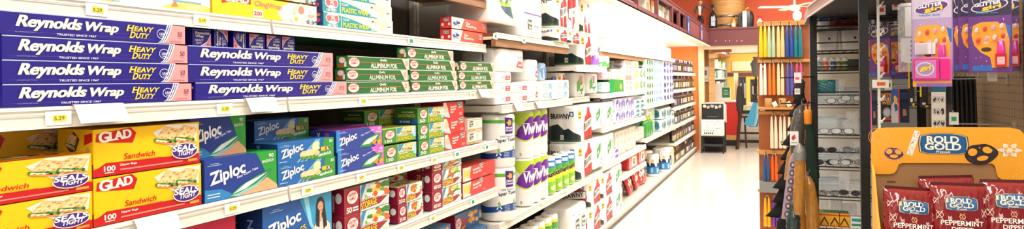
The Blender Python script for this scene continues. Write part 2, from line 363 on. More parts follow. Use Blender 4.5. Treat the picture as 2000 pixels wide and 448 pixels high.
def foil(dull=False):
    m = MB(); w, h, d = .44, .0475, .05; g = '086a2c'; m.box(0, w, 0, d, 0, h, g, {'r': 'f0a9a4', 't': '3f9c5c'}); F, L, T = faces(w, d, h)
    tx = 'cfe3d2' if dull else 'f2f4e8'
    m.rect(F, 0, h - .0025, w, .0025, 'cfe0c8', 1); m.rect(F, 0, 0, w, .0012, 'cfe0c8', 1)
    m.rect(F, .12 * w, .0245, .74 * w, .0022, 'c1702c', 2); m.poly(F, [(.86 * w, h), (w, h), (w, 0), (.95 * w, 0)], 'f3cfc0', 2)
    m.text(F, '25', .925 * w, .018, .045 * w, .018, 'e48a86', 3, bold=.03); m.rect(F, .955 * w, .005, .04 * w, .002, 'd88', 3) if False else None
    wf_logo(m, F, .09 * w, .024, .036, .0195)
    m.text(F, 'ALUMINUM FOIL', .34 * w, .005, .44 * w, .0175, tx, 3, bold=.028); m.text(F, 'Quality', .485 * w, .029, .11 * w, .012, tx, 4, sh=.2, bold=.03, out='0b5c2a')
    m.box(-.0006, 0, .004, d - .004, .004, h - .004, '2d7a45'); m.ell(L, .027, .031, .015, .012, 'f3d8cc', 3); m.ring(L, .027, .031, .015, .012, .0016, 'e0707a', 4); m.rect(L, .006, .004, .03, .013, 'a8602c', 3); m.rect(L, .036, .006, .01, .02, 'dfeadc', 3)
    return m.mesh('foil_carton')
def food(m, F, x, y, w, h, pal, seed, n=16, k=3, r=.16):
    R = random.Random(seed)
    for i in range(n):
        m.blob(F, x + R.uniform(.12, .88) * w, y + R.uniform(.15, .85) * h, w * r * R.uniform(.6, 1.3), h * r * R.uniform(.7, 1.5), R.choice(pal), k + i * .12, seed * 50 + i, jag=.35)
def sandwich(m, F, x, y, w, h, k=3, flip=1):     # toast triangle with lettuce and tomato showing at the cut edge
    P = lambda a, b: (x + a * w, y + b * h)
    m.poly(F, [P(0, .45), P(.35, 1), P(.95, .8), P(.75, .3)], 'e9b872', k); m.poly(F, [P(.06, .48), P(.37, .94), P(.88, .77), P(.7, .36)], 'f6d79a', k + .3)
    RR = random.Random(int(w * 1e4))
    for i in range(14):
        a, b = RR.uniform(.15, .78), RR.uniform(.4, .85)
        if b > .95 - .3 * a and a < .4: continue
        m.blob(F, x + a * w, y + b * h, RR.uniform(.03, .1) * w, RR.uniform(.02, .07) * h, RR.choice(('e0a055', 'eab870', 'fbe6b8', 'd08c44', 'f9dfa6')), k + .5 + i * .02, i, jag=.5)
    n = 9
    for i in range(n):
        t = i / (n - 1); a = -.02 + .78 * t; b = .42 - .14 * t
        m.blob(F, x + a * w, y + (b - .03) * h, .075 * w, .1 * h, ['3f8a2c', '6aa83a', '2c6b24'][i % 3], k + 1 + i * .05, i)
        if i % 2: m.blob(F, x + a * w, y + (b - .12) * h, .07 * w, .05 * h, ['c9342a', 'e8875a'][i // 2 % 2], k + 1.5 + i * .05, i)
    m.poly(F, [P(-.03, .33), P(.77, .14), P(.8, .2), P(.0, .42)], 'fbeccb', k + 1.3); m.poly(F, [P(-.02, .27), P(.76, .07), P(.78, .13), P(-.01, .33)], 'd99b52', k + 2)
def glad():
    m = MB(); w, h, d = .30, .113, .12; y_ = 'ffc80e'; m.box(0, w, 0, d, 0, h, y_, {'t': 'f7b90c'}); F, L, T = faces(w, d, h); rd = 'c8171e'
    m.poly(F, [(0, 0), (w, 0), (w, .026), (.03, .031), (.012, .021), (0, .018)], rd, 1); m.rect(T, 0, .0, w, .018, rd, 1)
    m.poly(F, [(.005, .083), (.008, .102), (.095, .112), (.11, .098), (.1, .074), (.05, .078)], rd, 2); [(m.text(F, 'G', .014 + q, .08, .023, .025, 'fff6e8', 3 + q * 300, rot=.08, bold=.02), m.text(F, 'LAD', .04 + q, .0835, .055, .0205, 'fff6e8', 3 + q * 300, rot=.08, bold=.02)) for q in (0, .001, .002)]
    for x_, y_ in ((.039, .0835), (.0555, .084), (.069, .085), (.078, .0865), (.039, .102), (.078, .105)): m.rect(F, x_, y_, .007, .002, 'fff6e8', 3.4)
    m.text(F, 'Sandwich', .075, .035, .085, .014, rd, 3, sh=.2, bold=.01)
    m.text(F, '100', .025, .011, .028, .012, 'fff6e8', 3, bold=.03); m.rect(F, .026, .006, .024, .002, 'fff6e8', 3); m.text(F, 'Zipper Bags', .065, .019, .045, .006, 'fff6e8', 3, bold=.02); m.rect(F, .065, .009, .18, .004, 'e68a78', 3)
    m.rect(F, .12, .0285, .06, .0025, 'f0882a', 3)
    m.poly(F, [(.155, .094), (.2, .112), (.296, .108), (.29, .06), (.25, .07), (.215, .048), (.18, .07)], 'f3ead2', 2)
    sandwich(m, F, .165, .052, .075, .056, 3); sandwich(m, F, .225, .052, .07, .055, 4.5)
    m.ell(F, .25, .038, .042, .022, 'fff6e8', 9); m.ell(F, .25, .038, .039, .0195, '4b2382', 9.6)
    m.text(F, 'SEALS', .213, .039, .07, .014, 'fff', 10.5, sh=.2, bold=.03) if False else m.text(F, 'SEALS', .211, .039, .074, .015, 'ffffff', 11, sh=.2, bold=.03, out='2c1560')
    m.text(F, 'TIGHT', .226, .0265, .05, .012, 'ffffff', 11, sh=.2, bold=.03, out='2c1560'); m.rect(F, .262, .007, .03, .007, 'f7a13a', 3)
    m.rect(L, 0, 0, d, .03, rd, 1); m.poly(L, [(.03, .07), (.055, .108), (.075, .09), (.062, .062), (.045, .056)], '4a3a34', 2); sandwich(m, L, .03, .06, .04, .045, 3)
    m.poly(L, [(.09, .075), (.118, .085), (.118, .105), (.092, .1)], rd, 2); m.ell(L, .035, .038, .02, .012, '4b2382', 3); m.text(L, 'SEALS', .02, .036, .03, .006, 'ffffff', 4, bold=.03)
    m.poly(L, [(.085, .045), (.1, .075), (.115, .06), (.11, .04)], 'cfa05a', 2); food(m, T, .12, .03, .15, .07, ['f3ead2', 'e9b872', '3f8a2c', 'c9342a', '4b2382'], 5, 16, 2)
    return m.mesh('sandwich_bag_carton')
def zip_text(m, F, x, y, w, h, rot=.22, k=4, t='Ziploc'):
    m.text(F, t, x, y, w, h, 'f4f6f6', k, rot=rot, bold=.03, sh=.08)
def ziploc90():
    m = MB(); w, h, d = .282, .12, .11; m.box(0, w, 0, d, 0, h, '1f3f95', {'t': '23a03a', 'r': '23a03a', 'l': '14306e'}); F, L, T = faces(w, d, h)
    n = 12; m.poly(F, [(w, 0), (w, h), (.195, h)] + [(.195 + .05 * math.sin(math.pi * .5 * i / n), h * (1 - i / n)) for i in range(1, n + 1)], '2aa038', 1)
    m.poly(F, [(0, 0), (.12, 0), (.06, .03), (0, .035)], '2f86c4', 1)
    zip_text(m, F, .022, .035, .13, .045, .17); m.text(F, 'Easy Open Tabs', .118, .0505, .085, .009, 'f4f6f6', 4, rot=.22, bold=.01, sh=.1)
    m.rect(F, .01, .1, .05, .0015, 'bcd4f0', 3); m.rect(F, .02, .105, .03, .0015, 'bcd4f0', 3)
    m.text(F, '90', .247, .1, .02, .012, 'f4f6f6', 4, bold=.01); m.text(F, 'SANDWICH', .218, .085, .05, .009, 'f4f6f6', 4, rot=.04, bold=.01)
    m.poly(F, [(.11, .0), (.3 * .95, .0), (w, .012), (.24, .04), (.2, .042), (.14, .02)], 'e7b184', 2)
    m.poly(F, [(.085, .005), (.13, .03), (.2, .052), (.262, .066), (.25, .045), (.19, .02), (.12, .002)], '2b8a5c', 3); m.poly(F, [(.1, .009), (.15, .034), (.24, .056), (.2, .038), (.15, .018)], 'e7eef0', 3.5); m.poly(F, [(.085, .005), (.12, .009), (.19, .026), (.25, .053), (.19, .018), (.12, .001)], '8fd0ce', 4)
    m.rect(F, .008, .018, .045, .003, 'cfe0f4', 3); m.rect(F, .008, .01, .045, .003, 'cfe0f4', 3)
    m.text(L, 'Ziploc', .03, .015, .09, .02, '5f86c8', 3, rot=HALF, bold=.02) if False else m.text(L, 'Ziploc', .05, .015, .085, .024, '7f9cd8', 3, rot=HALF, bold=.02)
    m.poly(T, [(0, 0), (.18, 0), (.15, d), (0, d)], '1c3f8f', 1)
    return m.mesh('sandwich_bag_carton')
def ziplocXL(snack=False):
    m = MB(); w, h, d = .29, (.078 if snack else .068), .11; bl = '1d3f9c' if snack else '1769b4'; acc = 'c650b8' if snack else '35a03a'
    m.box(0, w, 0, d, 0, h, bl, {'t': '2c7fc8' if not snack else 'a03c9c', 'r': acc, 'l': '12356f' if not snack else '1c3a86'}); F, L, T = faces(w, d, h)
    if snack:
        m.poly(F, [(.2, h), (w, h), (w, 0), (.24, 0), (.27, .03)], 'd765c8', 1); m.poly(F, [(0, 0), (.03, 0), (.02, h), (0, h)], '2f86d4', 1)
        m.poly(F, [(.14, .008), (.17, .03), (.25, .05), (.282, .048), (.26, .02), (.2, .004)], '2f9a35', 2); m.poly(F, [(.155, .014), (.19, .032), (.262, .045), (.24, .028), (.2, .014)], 'e6efe6', 3)
        m.text(F, 'Easy Open Tabs', .15, .046, .085, .007, 'f4f6f6', 4, rot=.2, bold=.01); food(m, F, .22, .004, .065, .026, ['f09a2a', 'e87722', 'f7c04a'], 4, 12, 4)
        m.text(F, '48', .258, .064, .02, .009, 'f8e6f4', 5, bold=.02); m.text(F, 'SNACK', .25, .053, .032, .007, 'f8e6f4', 5, bold=.02)
    else:
        m.poly(F, [(.235, h), (w, h), (w, 0), (.16, 0), (.225, .03)], '2f9a38', 1)
        for i in range(3): m.poly(F, [(.09 + .02 * i, 0), (.1 + .02 * i, 0), (.2 + .008 * i, h), (.19 + .008 * i, h)], '8cc3ea', 1.5)
        m.blob(F, .155, .022, .05, .016, 'f2c48f', 3, 2); m.blob(F, .15, .027, .042, .011, 'f7d7a8', 3.4, 6); m.blob(F, .19, .045, .022, .018, 'dfe9a4', 4, 1); m.blob(F, .19, .044, .014, .01, 'f4efb0', 4.3, 8)
        for i in range(4): m.blob(F, .12 + .02 * i, .012, .01, .006, '4d9a34', 5, i)
        m.rect(F, .215, .026, .05, .014, 'f2c230', 5); m.rect(F, .24, .027, .024, .012, '1d3a1c', 5.5); m.text(F, 'XL', .244, .0285, .016, .009, 'ffffff', 6, bold=.03)
        m.text(F, 'Sandwich', .2, .008, .072, .012, 'ffffff', 6, rot=.05, bold=.015); m.text(F, '30', .262, .052, .018, .01, 'e6f2e6', 5, bold=.02)
    zip_text(m, F, .02, .014 if snack else .012, .105, .033, .2); m.rect(F, .012, h - .011, .05, .0013, 'bcd4f0', 3); m.rect(F, .025, h - .007, .025, .0013, 'bcd4f0', 3); m.rect(F, .008, .008, .035, .0022, 'cfe0f4', 3)
    m.text(L, 'Ziploc', .045, .008, h * .8, .022, 'dbe4f4' if snack else '8fb0dc', 3, rot=HALF, bold=.02)
    if snack: m.rect(L, .06, h * .2, .02, h * .7, 'b03c94', 2)
    return m.mesh('sandwich_bag_carton')
def wf_sand(num, w=.25):
    m = MB(); h, d = .069, .12; m.box(0, w, 0, d, 0, h, '3c8f34', {'t': 'cfd96a', 'r': '3c8f34', 'l': '2f6a2a'}); F, L, T = faces(w, d, h); s = w / .25
    m.rect(F, .1 * s, 0, .002, h, 'f4f4e4', 3); m.rect(F, .102 * s, 0, w - .102 * s, h, '6fae3c', 1); m.poly(F, [(.102 * s, .035), (.13 * s, h), (w, h), (w, .03), (.16 * s, .036)], 'f3ddc0', 2)
    m.poly(F, [(.102 * s, .04), (.12 * s, .04), (.15 * s, h), (.11 * s, h)], '2f8fc4', 2.5); m.poly(F, [(w * .9, .02), (w, .015), (w, h), (w * .94, h)], 'a9d3ee', 2.6)
    sandwich(m, F, .14 * s, .034, .09 * s, .036, 4)
    wf_logo(m, F, .052 * s, .042, .034 * s, .021); m.text(F, num, .015 * s, .006, .05 * s, .013, 'f4f4e4', 4, bold=.03)
    m.text(F, 'SANDWICH', .108 * s, .006, .105 * s, .017, 'ffe02a', 5, bold=.02, out='2c6a22'); m.text(F, 'RECLOSABLE', .11 * s, .027, .07 * s, .006, 'f4f8e4', 7, bold=.02)
    m.rect(L, 0, 0, d, .022, '1f4d8a', 1); m.text(L, '50 BAGS', .03, .007, .05, .008, 'f4f4e4', 3, bold=.02); m.text(L, 'SANDWICH', .02, .03, .085, .014, 'd8c43a', 3, bold=.02); m.text(L, 'RECLOSABLE', .04, .05, .06, .006, 'dfe8d0', 3, bold=.02)
    return m.mesh('sandwich_bag_carton')
def mark(m, F, x, y, w, h, rot=0, k=5):          # little dark label with a leafy script, used on the store's own cartons
    C, S = math.cos(rot), math.sin(rot); q = lambda a, b: (x + C * a - S * b, y + S * a + C * b)
    m.poly(F, [q(0, 0), q(w, 0), q(w, h), q(0, h)], 'f2efe4', k - .5); m.poly(F, [q(.05 * w, .08 * h), q(.95 * w, .08 * h), q(.95 * w, .92 * h), q(.05 * w, .92 * h)], '17402e', k)
    m.text(F, 'Natural', *q(.14 * w, .52 * h), .72 * w, .28 * h, 'f2efe4', k + 1, rot=rot, bold=.03); m.text(F, 'Value', *q(.2 * w, .16 * h), .6 * w, .26 * h, 'f2efe4', k + 1, rot=rot, bold=.03)
def wf_red(w=.235, kind=0):
    m = MB(); h, d = .075, .12; rd = 'd8262c'; m.box(0, w, 0, d, 0, h, rd, {'t': 'e8584e', 'l': 'c01e26'}); F, L, T = faces(w, d, h)
    if kind == 0:
        m.poly(F, [(0, .02), (.05, .005), (.075, 0), (.03, h), (0, h)], 'f2d9c0', 1); m.poly(F, [(.0, .012), (.045, .004), (.07, .018), (.03, .026)], 'b9cfe4', 2); m.blob(F, .03, .045, .024, .02, 'e8c09a', 2, 4)
        for i, t in enumerate(('Reclosable', 'Sandwich', 'Bags')): m.text(F, t, .08, .048 - i * .013, (.07, .06, .035)[i], .0095, 'fff0ea', 3, rot=.05, bold=.03)
        mark(m, F, .165, .045, .05, .026, .08); m.rect(F, .18, .012, .035, .003, 'f6b9a8', 3); m.rect(F, .18, .018, .035, .003, 'f6b9a8', 3)
    else:
        m.poly(F, [(0, 0), (.07, 0), (.1, h), (0, h)], 'e9d9c6', 1)
        for i in range(4): m.blob(F, .018 + .02 * i, .042, .008, .026, 'ffce1e', 2 + i * .2, i, jag=.1)
        m.rect(F, .01, .004, .08, .01, 'd7dce0', 3); m.poly(F, [(0, 0), (.09, .0), (.095, .012), (.01, .014)], '8b9aa8', 2.5)
        for i, t in enumerate(('Reclosable', 'Storage Bags')): m.text(F, t, .12, .046 - i * .019, (.08, .105)[i], .013, 'fff0ea', 3, rot=.06, bold=.03)
        mark(m, F, .2, .05, .045, .026, .1) if w > .2 else None; m.rect(F, .24, .012, .04, .003, 'f6b9a8', 3)
        wf_logo(m, L, .03, .045, .022, .018)
    return m.mesh('bag_carton')
def beige():
    m = MB(); w, h, d = .2, .066, .12; m.box(0, w, 0, d, 0, h, 'efe8d8', {'t': 'f4eee0'}); F, L, T = faces(w, d, h); m.rect(F, 0, 0, w, .014, 'b79c70', 1); m.rect(F, 0, h - .008, w, .004, 'b79c70', 1)
    m.text(F, 'SNACK BAGS', .1, .003, .08, .007, 'efe8d8', 3); mark(m, F, .02, .02, .055, .036, .08); m.text(F, 'Snack', .11, .04, .04, .008, 'b0a890', 3); m.text(F, 'Bags', .11, .028, .03, .007, 'b0a890', 3)
    return m.mesh('bag_carton')
def storage(num, w=.3, h=.088):
    m = MB(); d = .09; rd = '9c1230'; m.box(0, w, 0, d, 0, h, rd, {'t': 'c9b48c', 'l': '8c1230', 'r': '2f86b8'}); F, L, T = faces(w, d, h); s = w / .3
    m.rect(F, .1 * s, 0, w - .1 * s, h, 'cfe3da', 1); m.poly(F, [(.1 * s, h * .3), (.14 * s, h), (.115 * s, h), (.1 * s, h * .8)], '2f86b8', 2)
    food(m, F, .13 * s, h * .35, .17 * s, h * .65, ['5fa33a', '3c7f2e', '8fc25a', 'f2f2e6', 'e8641e', 'f0c43a'], int(num), 18, 2.2); m.blob(F, .22 * s, h * .5, .055 * s, h * .13, 'f1f4ec', 5, 4); m.blob(F, .2 * s, h * .54, .022 * s, h * .11, 'e8571e', 5.5, 9)
    m.poly(F, [(.1 * s, 0), (.22 * s, .0), (w, h * .22), (w, h * .36), (.1 * s, h * .3)], 'f1f4ec', 6); m.poly(F, [(.1 * s, h * .05), (.23 * s, h * .1), (.29 * s, h * .34), (.1 * s, h * .46)], rd, 6.5)
    m.text(F, 'STORAGE', .104 * s, h * .06, .105 * s, h * .26, 'ffdc28', 7.5, rot=.08, bold=.02, out='5c0a18'); m.text(F, 'RECLOSABLE', .105 * s, h * .37, .085 * s, h * .08, 'f4e8e0', 8, rot=.08, bold=.02)
    m.rect(F, .0985 * s, 0, .002, h, 'f1ece0', 7); wf_logo(m, F, .05 * s, h * .64, .036 * s, h * .27); m.text(F, num, .012 * s, h * .08, .032 * s, h * .2, 'f4e8e0', 4, bold=.03); m.rect(F, .05 * s, h * .1, .035 * s, h * .06, 'f4e8e0', 4); m.rect(F, .05 * s, h * .2, .035 * s, h * .06, 'f4e8e0', 4)
    m.text(L, 'STORAGE', .04, h * .1, h * .8, .018, 'f0b43a', 3, rot=-HALF, bold=.02) if False else m.text(L, 'STORAGE', .012, h * .88, h * .78, .018, 'f0b43a', 3, rot=-HALF, bold=.02)
    m.text(L, 'RECLOSABLE', .04, h * .75, h * .6, .007, 'f4e8e0', 3, rot=-HALF, bold=.02); m.ell(L, .066, h * .65, .014, h * .2, 'f1ece0', 3)
    food(m, T, 0, .01, w, .07, ['3c7f2e', 'ffdc28', 'f2f2e6', '9c1230', 'c9b48c'], 31, 22, 1, .09)
    return m.mesh('storage_bag_carton')
def st_side():        # the same carton turned so that its side faces out
    m = MB(); w, h, d = .2, .088, .3; m.box(0, w, 0, d, 0, h, '9c1230', {'t': 'c9b48c'}); F, L, T = faces(w, d, h); m.rect(F, 0, 0, w, .028, '1c3f80', 1)
    m.text(F, 'STORAGE', .02, .035, .12, .02, 'f0c43a', 3, rot=.03, bold=.02); m.text(F, 'RECLOSABLE', .06, .06, .08, .007, 'f4e8e0', 3, bold=.02); m.text(F, '60', .04, .006, .03, .014, 'f4e8e0', 3, bold=.03); m.rect(F, .08, .01, .04, .006, 'f4e8e0', 3)
    return m.mesh('storage_bag_carton')
def bigbag():
    m = MB(); w, h, d = .34, .225, .09; m.box(0, w, 0, d, 0, h, '175ba8', {'l': '0f2f63', 't': '2f86c4'}); F, L, T = faces(w, d, h)
    m.poly(F, [(.17, h), (w, h), (w, 0), (.3, 0), (.24, .08)], '2f9ecb', 1); m.poly(F, [(.19, h), (.22, .12), (.3, .03), (.31, .03), (.235, .12), (.215, h)], '8fd3ea', 1.5)
    m.rect(F, .03, h - .026, .06, .0018, 'bcd4f0', 3); m.rect(F, .045, h - .02, .03, .0018, 'bcd4f0', 3); zip_text(m, F, .03, .105, .15, .052, .2); m.text(F, 'FREEZING BAGS', .03, .055, .18, .022, 'ffdc28', 5, rot=.3, bold=.02, out='1b3f86')
    m.poly(F, [(.22, 0), (.24, .1), (.262, .135), (.3, .13), (.33, .1), (w, .0)], 'f3d9cf', 4); m.ell(F, .278, .178, .022, .034, '1f1716', 4.3); m.poly(F, [(.256, .18), (.252, .11), (.27, .1), (.272, .16)], '1f1716', 6); m.poly(F, [(.3, .18), (.312, .1), (.292, .09), (.286, .16)], '1f1716', 6)
    m.ell(F, .277, .172, .0155, .024, 'd9a07c', 5); m.ell(F, .271, .176, .002, .0015, '2c1a14', 6); m.ell(F, .283, .176, .002, .0015, '2c1a14', 6); m.ring(F, .277, .165, .006, .005, .0012, 'a8443c', 6, 190, 350); m.poly(F, [(.27, .12), (.285, .12), (.282, .155), (.272, .155)], 'd9a07c', 4.6)
    m.rect(F, .2, .03, .1, .05, '9ec7dc', 7); m.rect(F, .21, .036, .08, .03, 'e06a70', 8); m.text(L, 'Z', .03, .15, .025, .03, '7f9cd8', 3, bold=.02)
    return m.mesh('freezer_bag_carton')
def cling():
    m = MB(); w, h, d = .48, .068, .06; m.box(0, w, 0, d, 0, h, 'ffd51a', {'l': 'f2b21a', 't': 'f5dc70'}); F, L, T = faces(w, d, h)
    n = 8; m.poly(F, [(w, 0), (w, h), (.335, h)] + [(.335 - .04 * math.sin(math.pi * i / n) - .03 * i / n, h - h * i / n) for i in range(1, n + 1)], 'f3eedd', 1)
    m.poly(F, [(.035, .035), (.035, h), (.155, h), (.155, .042), (.09, .047)], 'd8362a', 2); m.text(F, 'GLAD', .045, .043, .1, .028, 'fff6e8', 3, bold=.04)
    m.text(F, 'ClingWrap', .172, .036, .125, .022, 'f08c76', 3, rot=-.02, bold=.02); m.rect(F, .163, .002, .046, .026, 'f7e3d2', 2); m.text(F, '200', .168, .009, .034, .013, 'c02a3c', 3, bold=.02)
    m.ell(F, .385, .042, .035, .026, 'b9d3b2', 3, .5); m.ell(F, .395, .044, .03, .022, 'eef0e2', 3.5, .5); m.ell(F, .395, .046, .016, .015, 'ec8a6a', 4); m.ell(F, .37, .012, .035, .014, 'f6f3ea', 5); m.ell(F, .368, .012, .01, .008, 'f4c024', 6)
    m.rect(F, .425, .0, .055, .014, '3a4f66', 5); m.rect(F, .43, .03, .04, .004, 'e8a898', 4); m.rect(F, .43, .024, .04, .003, 'e8a898', 4); food(m, F, .42, .0, .06, .016, ['24384e', '6f8496', 'cfd6dc'], 3, 14, 6)
    m.text(L, 'Wrap', .02, .01, .05, .014, '2a2016', 3, rot=HALF, bold=.02) if False else m.text(L, 'Wrap', .045, .012, .046, .013, '2a2016', 3, rot=HALF, sh=.2, bold=.02)
    return m.mesh('cling_wrap_carton')
def plastic():
    m = MB(); w, h, d = .466, .057, .06; tl = '0c9aa2'; m.box(0, w, 0, d, 0, h, 'f2e7d9', {'l': '1c4f96', 't': '9fd0d4'}); F, L, T = faces(w, d, h); n = 14
    def c(t, o=0): return h * (.93 - .98 * t ** 1.9) + o
    m.band(F, lambda t: 0, lambda t: max(0, c(t)), 0, .36, tl, 1, n); m.band(F, lambda t: max(0, c(t)), lambda t: max(.0005, c(t, .003)), .1, .36, 'f4f6f0', 2, n); m.rect(F, .102, 0, .004, h, 'f4f6f0', 3)
    m.rect(F, 0, h - .002, w, .002, 'cfe6e6', 1); m.ell(F, .052, .034, .04, .022, 'f6f0e6', 3); m.blob(F, .03, .033, .013, .013, 'e0707a', 3.5, 2); m.blob(F, .076, .033, .012, .012, 'e0707a', 3.5, 5); m.text(F, 'WESTERN', .022, .036, .058, .009, 'c8505a', 4, bold=.01); m.text(F, 'FAMILY', .03, .024, .045, .009, 'c8505a', 4, bold=.01)
    m.text(F, '100 FEET', .022, .002, .06, .009, 'f4f6f0', 4, bold=.03); m.text(F, 'PLASTIC WRAP', .114, .006, .175, .0175, 'ffe92a', 4, bold=.02); m.text(F, 'CLEAR', .114, .031, .04, .008, 'dff0ee', 4, bold=.02)
    m.rect(F, .3, .008, .05, .002, 'dff0ee', 4); m.rect(F, .3, .004, .055, .002, 'dff0ee', 4)
    m.poly(F, [(.3, .05), (.38, .053), (.44, .046), (.425, .03), (.38, .01), (.36, .01), (.385, .03), (.33, .04)], 'eed0ba', 2); m.poly(F, [(.425, .03), (.447, .029), (.447, .027), (.425, .026)], '4a3226', 4); m.ell(F, .314, .042, .006, .003, '3a2a20', 4)
    m.ell(L, .035, .024, .011, .009, 'd8507a', 3); m.poly(L, [(0, 0), (d, 0), (d * .7, .03), (0, .04)], '173f80', 2); m.ell(L, .035, .045, .012, .007, 'e8888a', 3)
    return m.mesh('plastic_wrap_carton')
def wfwrap():
    m = MB(); w, h, d = .44, .062, .065; rd = 'ef5a44'; m.box(0, w, 0, d, 0, h, rd, {'l': 'd23030', 't': 'f58a70'}); F, L, T = faces(w, d, h)
    m.poly(F, [(0, 0), (.1, 0), (.14, h), (0, h)], 'f1e9dc', 1); m.poly(F, [(.1, 0), (.106, 0), (.147, h), (.14, h)], 'fbf6ee', 2); food(m, F, .01, .008, .1, .046, ['3c5a9a', '8ea6d0', '24386c', 'e6d9c4'], 7, 14, 2)
    m.text(F, 'Clear', .165, .033, .05, .013, 'fff0ea', 3, rot=-.02, bold=.03); m.text(F, 'PlasticWrap', .165, .014, .13, .015, 'fff0ea', 3, rot=-.02, bold=.03); mark(m, F, .37, .024, .045, .026)
    mark(m, L, .02, .038, .03, .016); m.ell(L, .014, .02, .008, .009, 'f4e2d8', 3); m.ell(L, .052, .022, .007, .008, 'f4e2d8', 3); m.rect(L, .02, .005, .03, .002, 'f4b0a0', 3)
    return m.mesh('plastic_wrap_carton')

# ---------------------------------------------------------------- cartons on the two near shelving units
R50, R37, REND = reynolds(.465, '50'), reynolds(.63, '37.5'), rey_end()
CN = 'carton'; zt = Z(-.042)
for i, (pl, pr, py, w_) in enumerate(((5, 374, 210, 'bottom one on the shelf'), (4, 367, 165, 'second from the bottom'), (4, 366, 118, 'third from the bottom'), (0, 361, 65, 'topmost'))):
    set_left(R50, 'foil_carton', 'navy foil carton marked 50 in the leftmost stack, ' + w_, CN, pl, pr, py, zt + i * .0508, -1.47, .465, 'navy 50 foot foil cartons')
for i, (pl, pr, py, w_) in enumerate(((382, 677, 195, 'bottom one, sticking out to the right'), (368, 650, 160, 'middle one'), (365, 650, 125, 'top one, with small cartons on it'))):
    set_left(R37, 'foil_carton', 'navy foil carton marked 37.5, ' + w_, CN, pl, pr, py, zt + i * .0505, -1.47, .63, 'navy 37.5 foot foil cartons')
for i, (pl, pr, w_) in enumerate(((376, 412, 'first from the left, upright print'), (415, 449, 'second from the left, print turned sideways'), (452, 484, 'third from the left, print turned sideways'), (487, 517, 'fourth from the left, print upside down'), (521, 549, 'fifth from the left, print upside down'), (551, 576, 'rightmost, print upside down'))):
    a, b = onx(pl, 93, -1.53).y, onx(pr, 93, -1.53).y
    o = tag(link('foil_carton', REND, None, (-1.53, a, zt + .1515), HALF), 'navy and pink foil carton end, ' + w_, CN, 'foil carton ends on top of the navy stack')
    o.scale = ((b - a) / .055, 1, 1)
    if i: # turned about its own long axis, as it was shoved in
        import mathutils
        ang = (0, -HALF, HALF, math.pi, math.pi, math.pi)[i]; w2 = .062 * o.scale.x / 2
        o.scale = (1, 1, 1) if i in (1, 2) else ((b - a) / .055, 1, 1)
        hw, hh = (.0275 * o.scale.x, .025)
        Rm = Matrix.Rotation(HALF, 4, 'Z') @ Matrix.Rotation(ang, 4, 'Y')
        cen = Vector((-1.53, (a + b) / 2, zt + .1515 + (hw if i in (1, 2) else hh)))
        off = Rm @ Vector((hw, 0, hh)); o.rotation_euler = Rm.to_euler(); o.location = cen - off
FO, FD = foil(), foil(True)
for col, base, n, w_ in (((678, 798), 182, 3, 'left column of three'), ((803, 893), 178, 4, 'middle column of four'), ((897, 965), 176, 3, 'right column of three')):
    for i in range(n):
        dx = {(3, 0): 0, (3, 1): -2, (3, 2): 1, (4, 0): 0, (4, 1): -2, (4, 2): -5, (4, 3): -8}[(n, i)]
        set_left(FD if i == 1 else FO, 'foil_carton', 'green aluminum foil carton, ' + ('bottom', 'second from the bottom', 'third from the bottom' if n == 4 else 'top', 'top')[i] + ' of the ' + w_, CN, col[0] + dx, col[1] + dx, base - i * 24, zt + i * .0485, -1.47, .44, 'green foil cartons')
set_left(FD, 'foil_carton', 'shadowed green foil carton pushed back behind the left green column', CN, 715, 830, 115, zt + .1, -1.62, .44)
s1 = Z(.208)
P_, W_, C_ = plastic(), wfwrap(), cling()
set_left(C_, 'cling_wrap_carton', 'yellow cling wrap carton marked 200 on the upper shelf', CN, 415, 618, 22, s1, -1.53, .48)
set_left(C_, 'cling_wrap_carton', 'yellow cling wrap carton lying on top of the one marked 200', CN, 413, 616, -10, s1 + .0685, -1.53, .48)
for i, w_ in enumerate(('bottom one with its lid line against the price rail', 'middle one', 'top one cut by the picture edge')):
    set_left(P_, 'plastic_wrap_carton', 'teal and white plastic wrap carton, ' + w_, CN, 632 - 2 * i, 767 - 2 * i, 50 - 28 * i, s1 + i * .0575, -1.53, .466, 'teal plastic wrap cartons')
set_left(W_, 'plastic_wrap_carton', 'red clear wrap carton, lower of the two on the upper shelf', CN, 882, 949, 78, s1, -1.53, .44)
set_left(W_, 'plastic_wrap_carton', 'red clear wrap carton, upper of the two on the upper shelf', CN, 882, 951, 55, s1 + .0625, -1.53, .44)
o = set_left(W_, 'plastic_wrap_carton', 'red clear wrap carton lying behind the stacked pair', CN, 862, 930, 75, s1, -1.602, .44)
# a pale and yellow flat box with a blue edge at the very left of the upper shelf
m = MB(); w, h, d = .42, .08, .06; m.box(0, w, 0, d, 0, h, 'cfe6ea', {'l': 'b8d8de'}); F, L, T = faces(w, d, h)
m.poly(F, [(.16, 0), (w, 0), (w, .018), (.3, .03), (.2, .012)], 'ffd36a', 1); m.poly(F, [(.22, .008), (.24, .03), (.255, .01)], 'ee8a4a', 2); m.blob(F, .1, .03, .018, .01, 'f4c024', 2, 3); m.rect(F, .23, .026, .14, .004, '7ab4d8', 3); m.blob(F, .33, .012, .05, .01, 'ffe29a', 2, 6)
set_left(m.mesh('wax_paper_carton'), 'wax_paper_carton', 'pale blue and yellow carton left of the yellow cling wrap carton', CN, 235, 411, 12, s1, -1.535, .42)
set_left(m.mesh('wax_paper_carton'), 'wax_paper_carton', 'whitish carton at the left top edge, beside the pale blue one', CN, 20, 228, 2, s1, -1.56, .42)

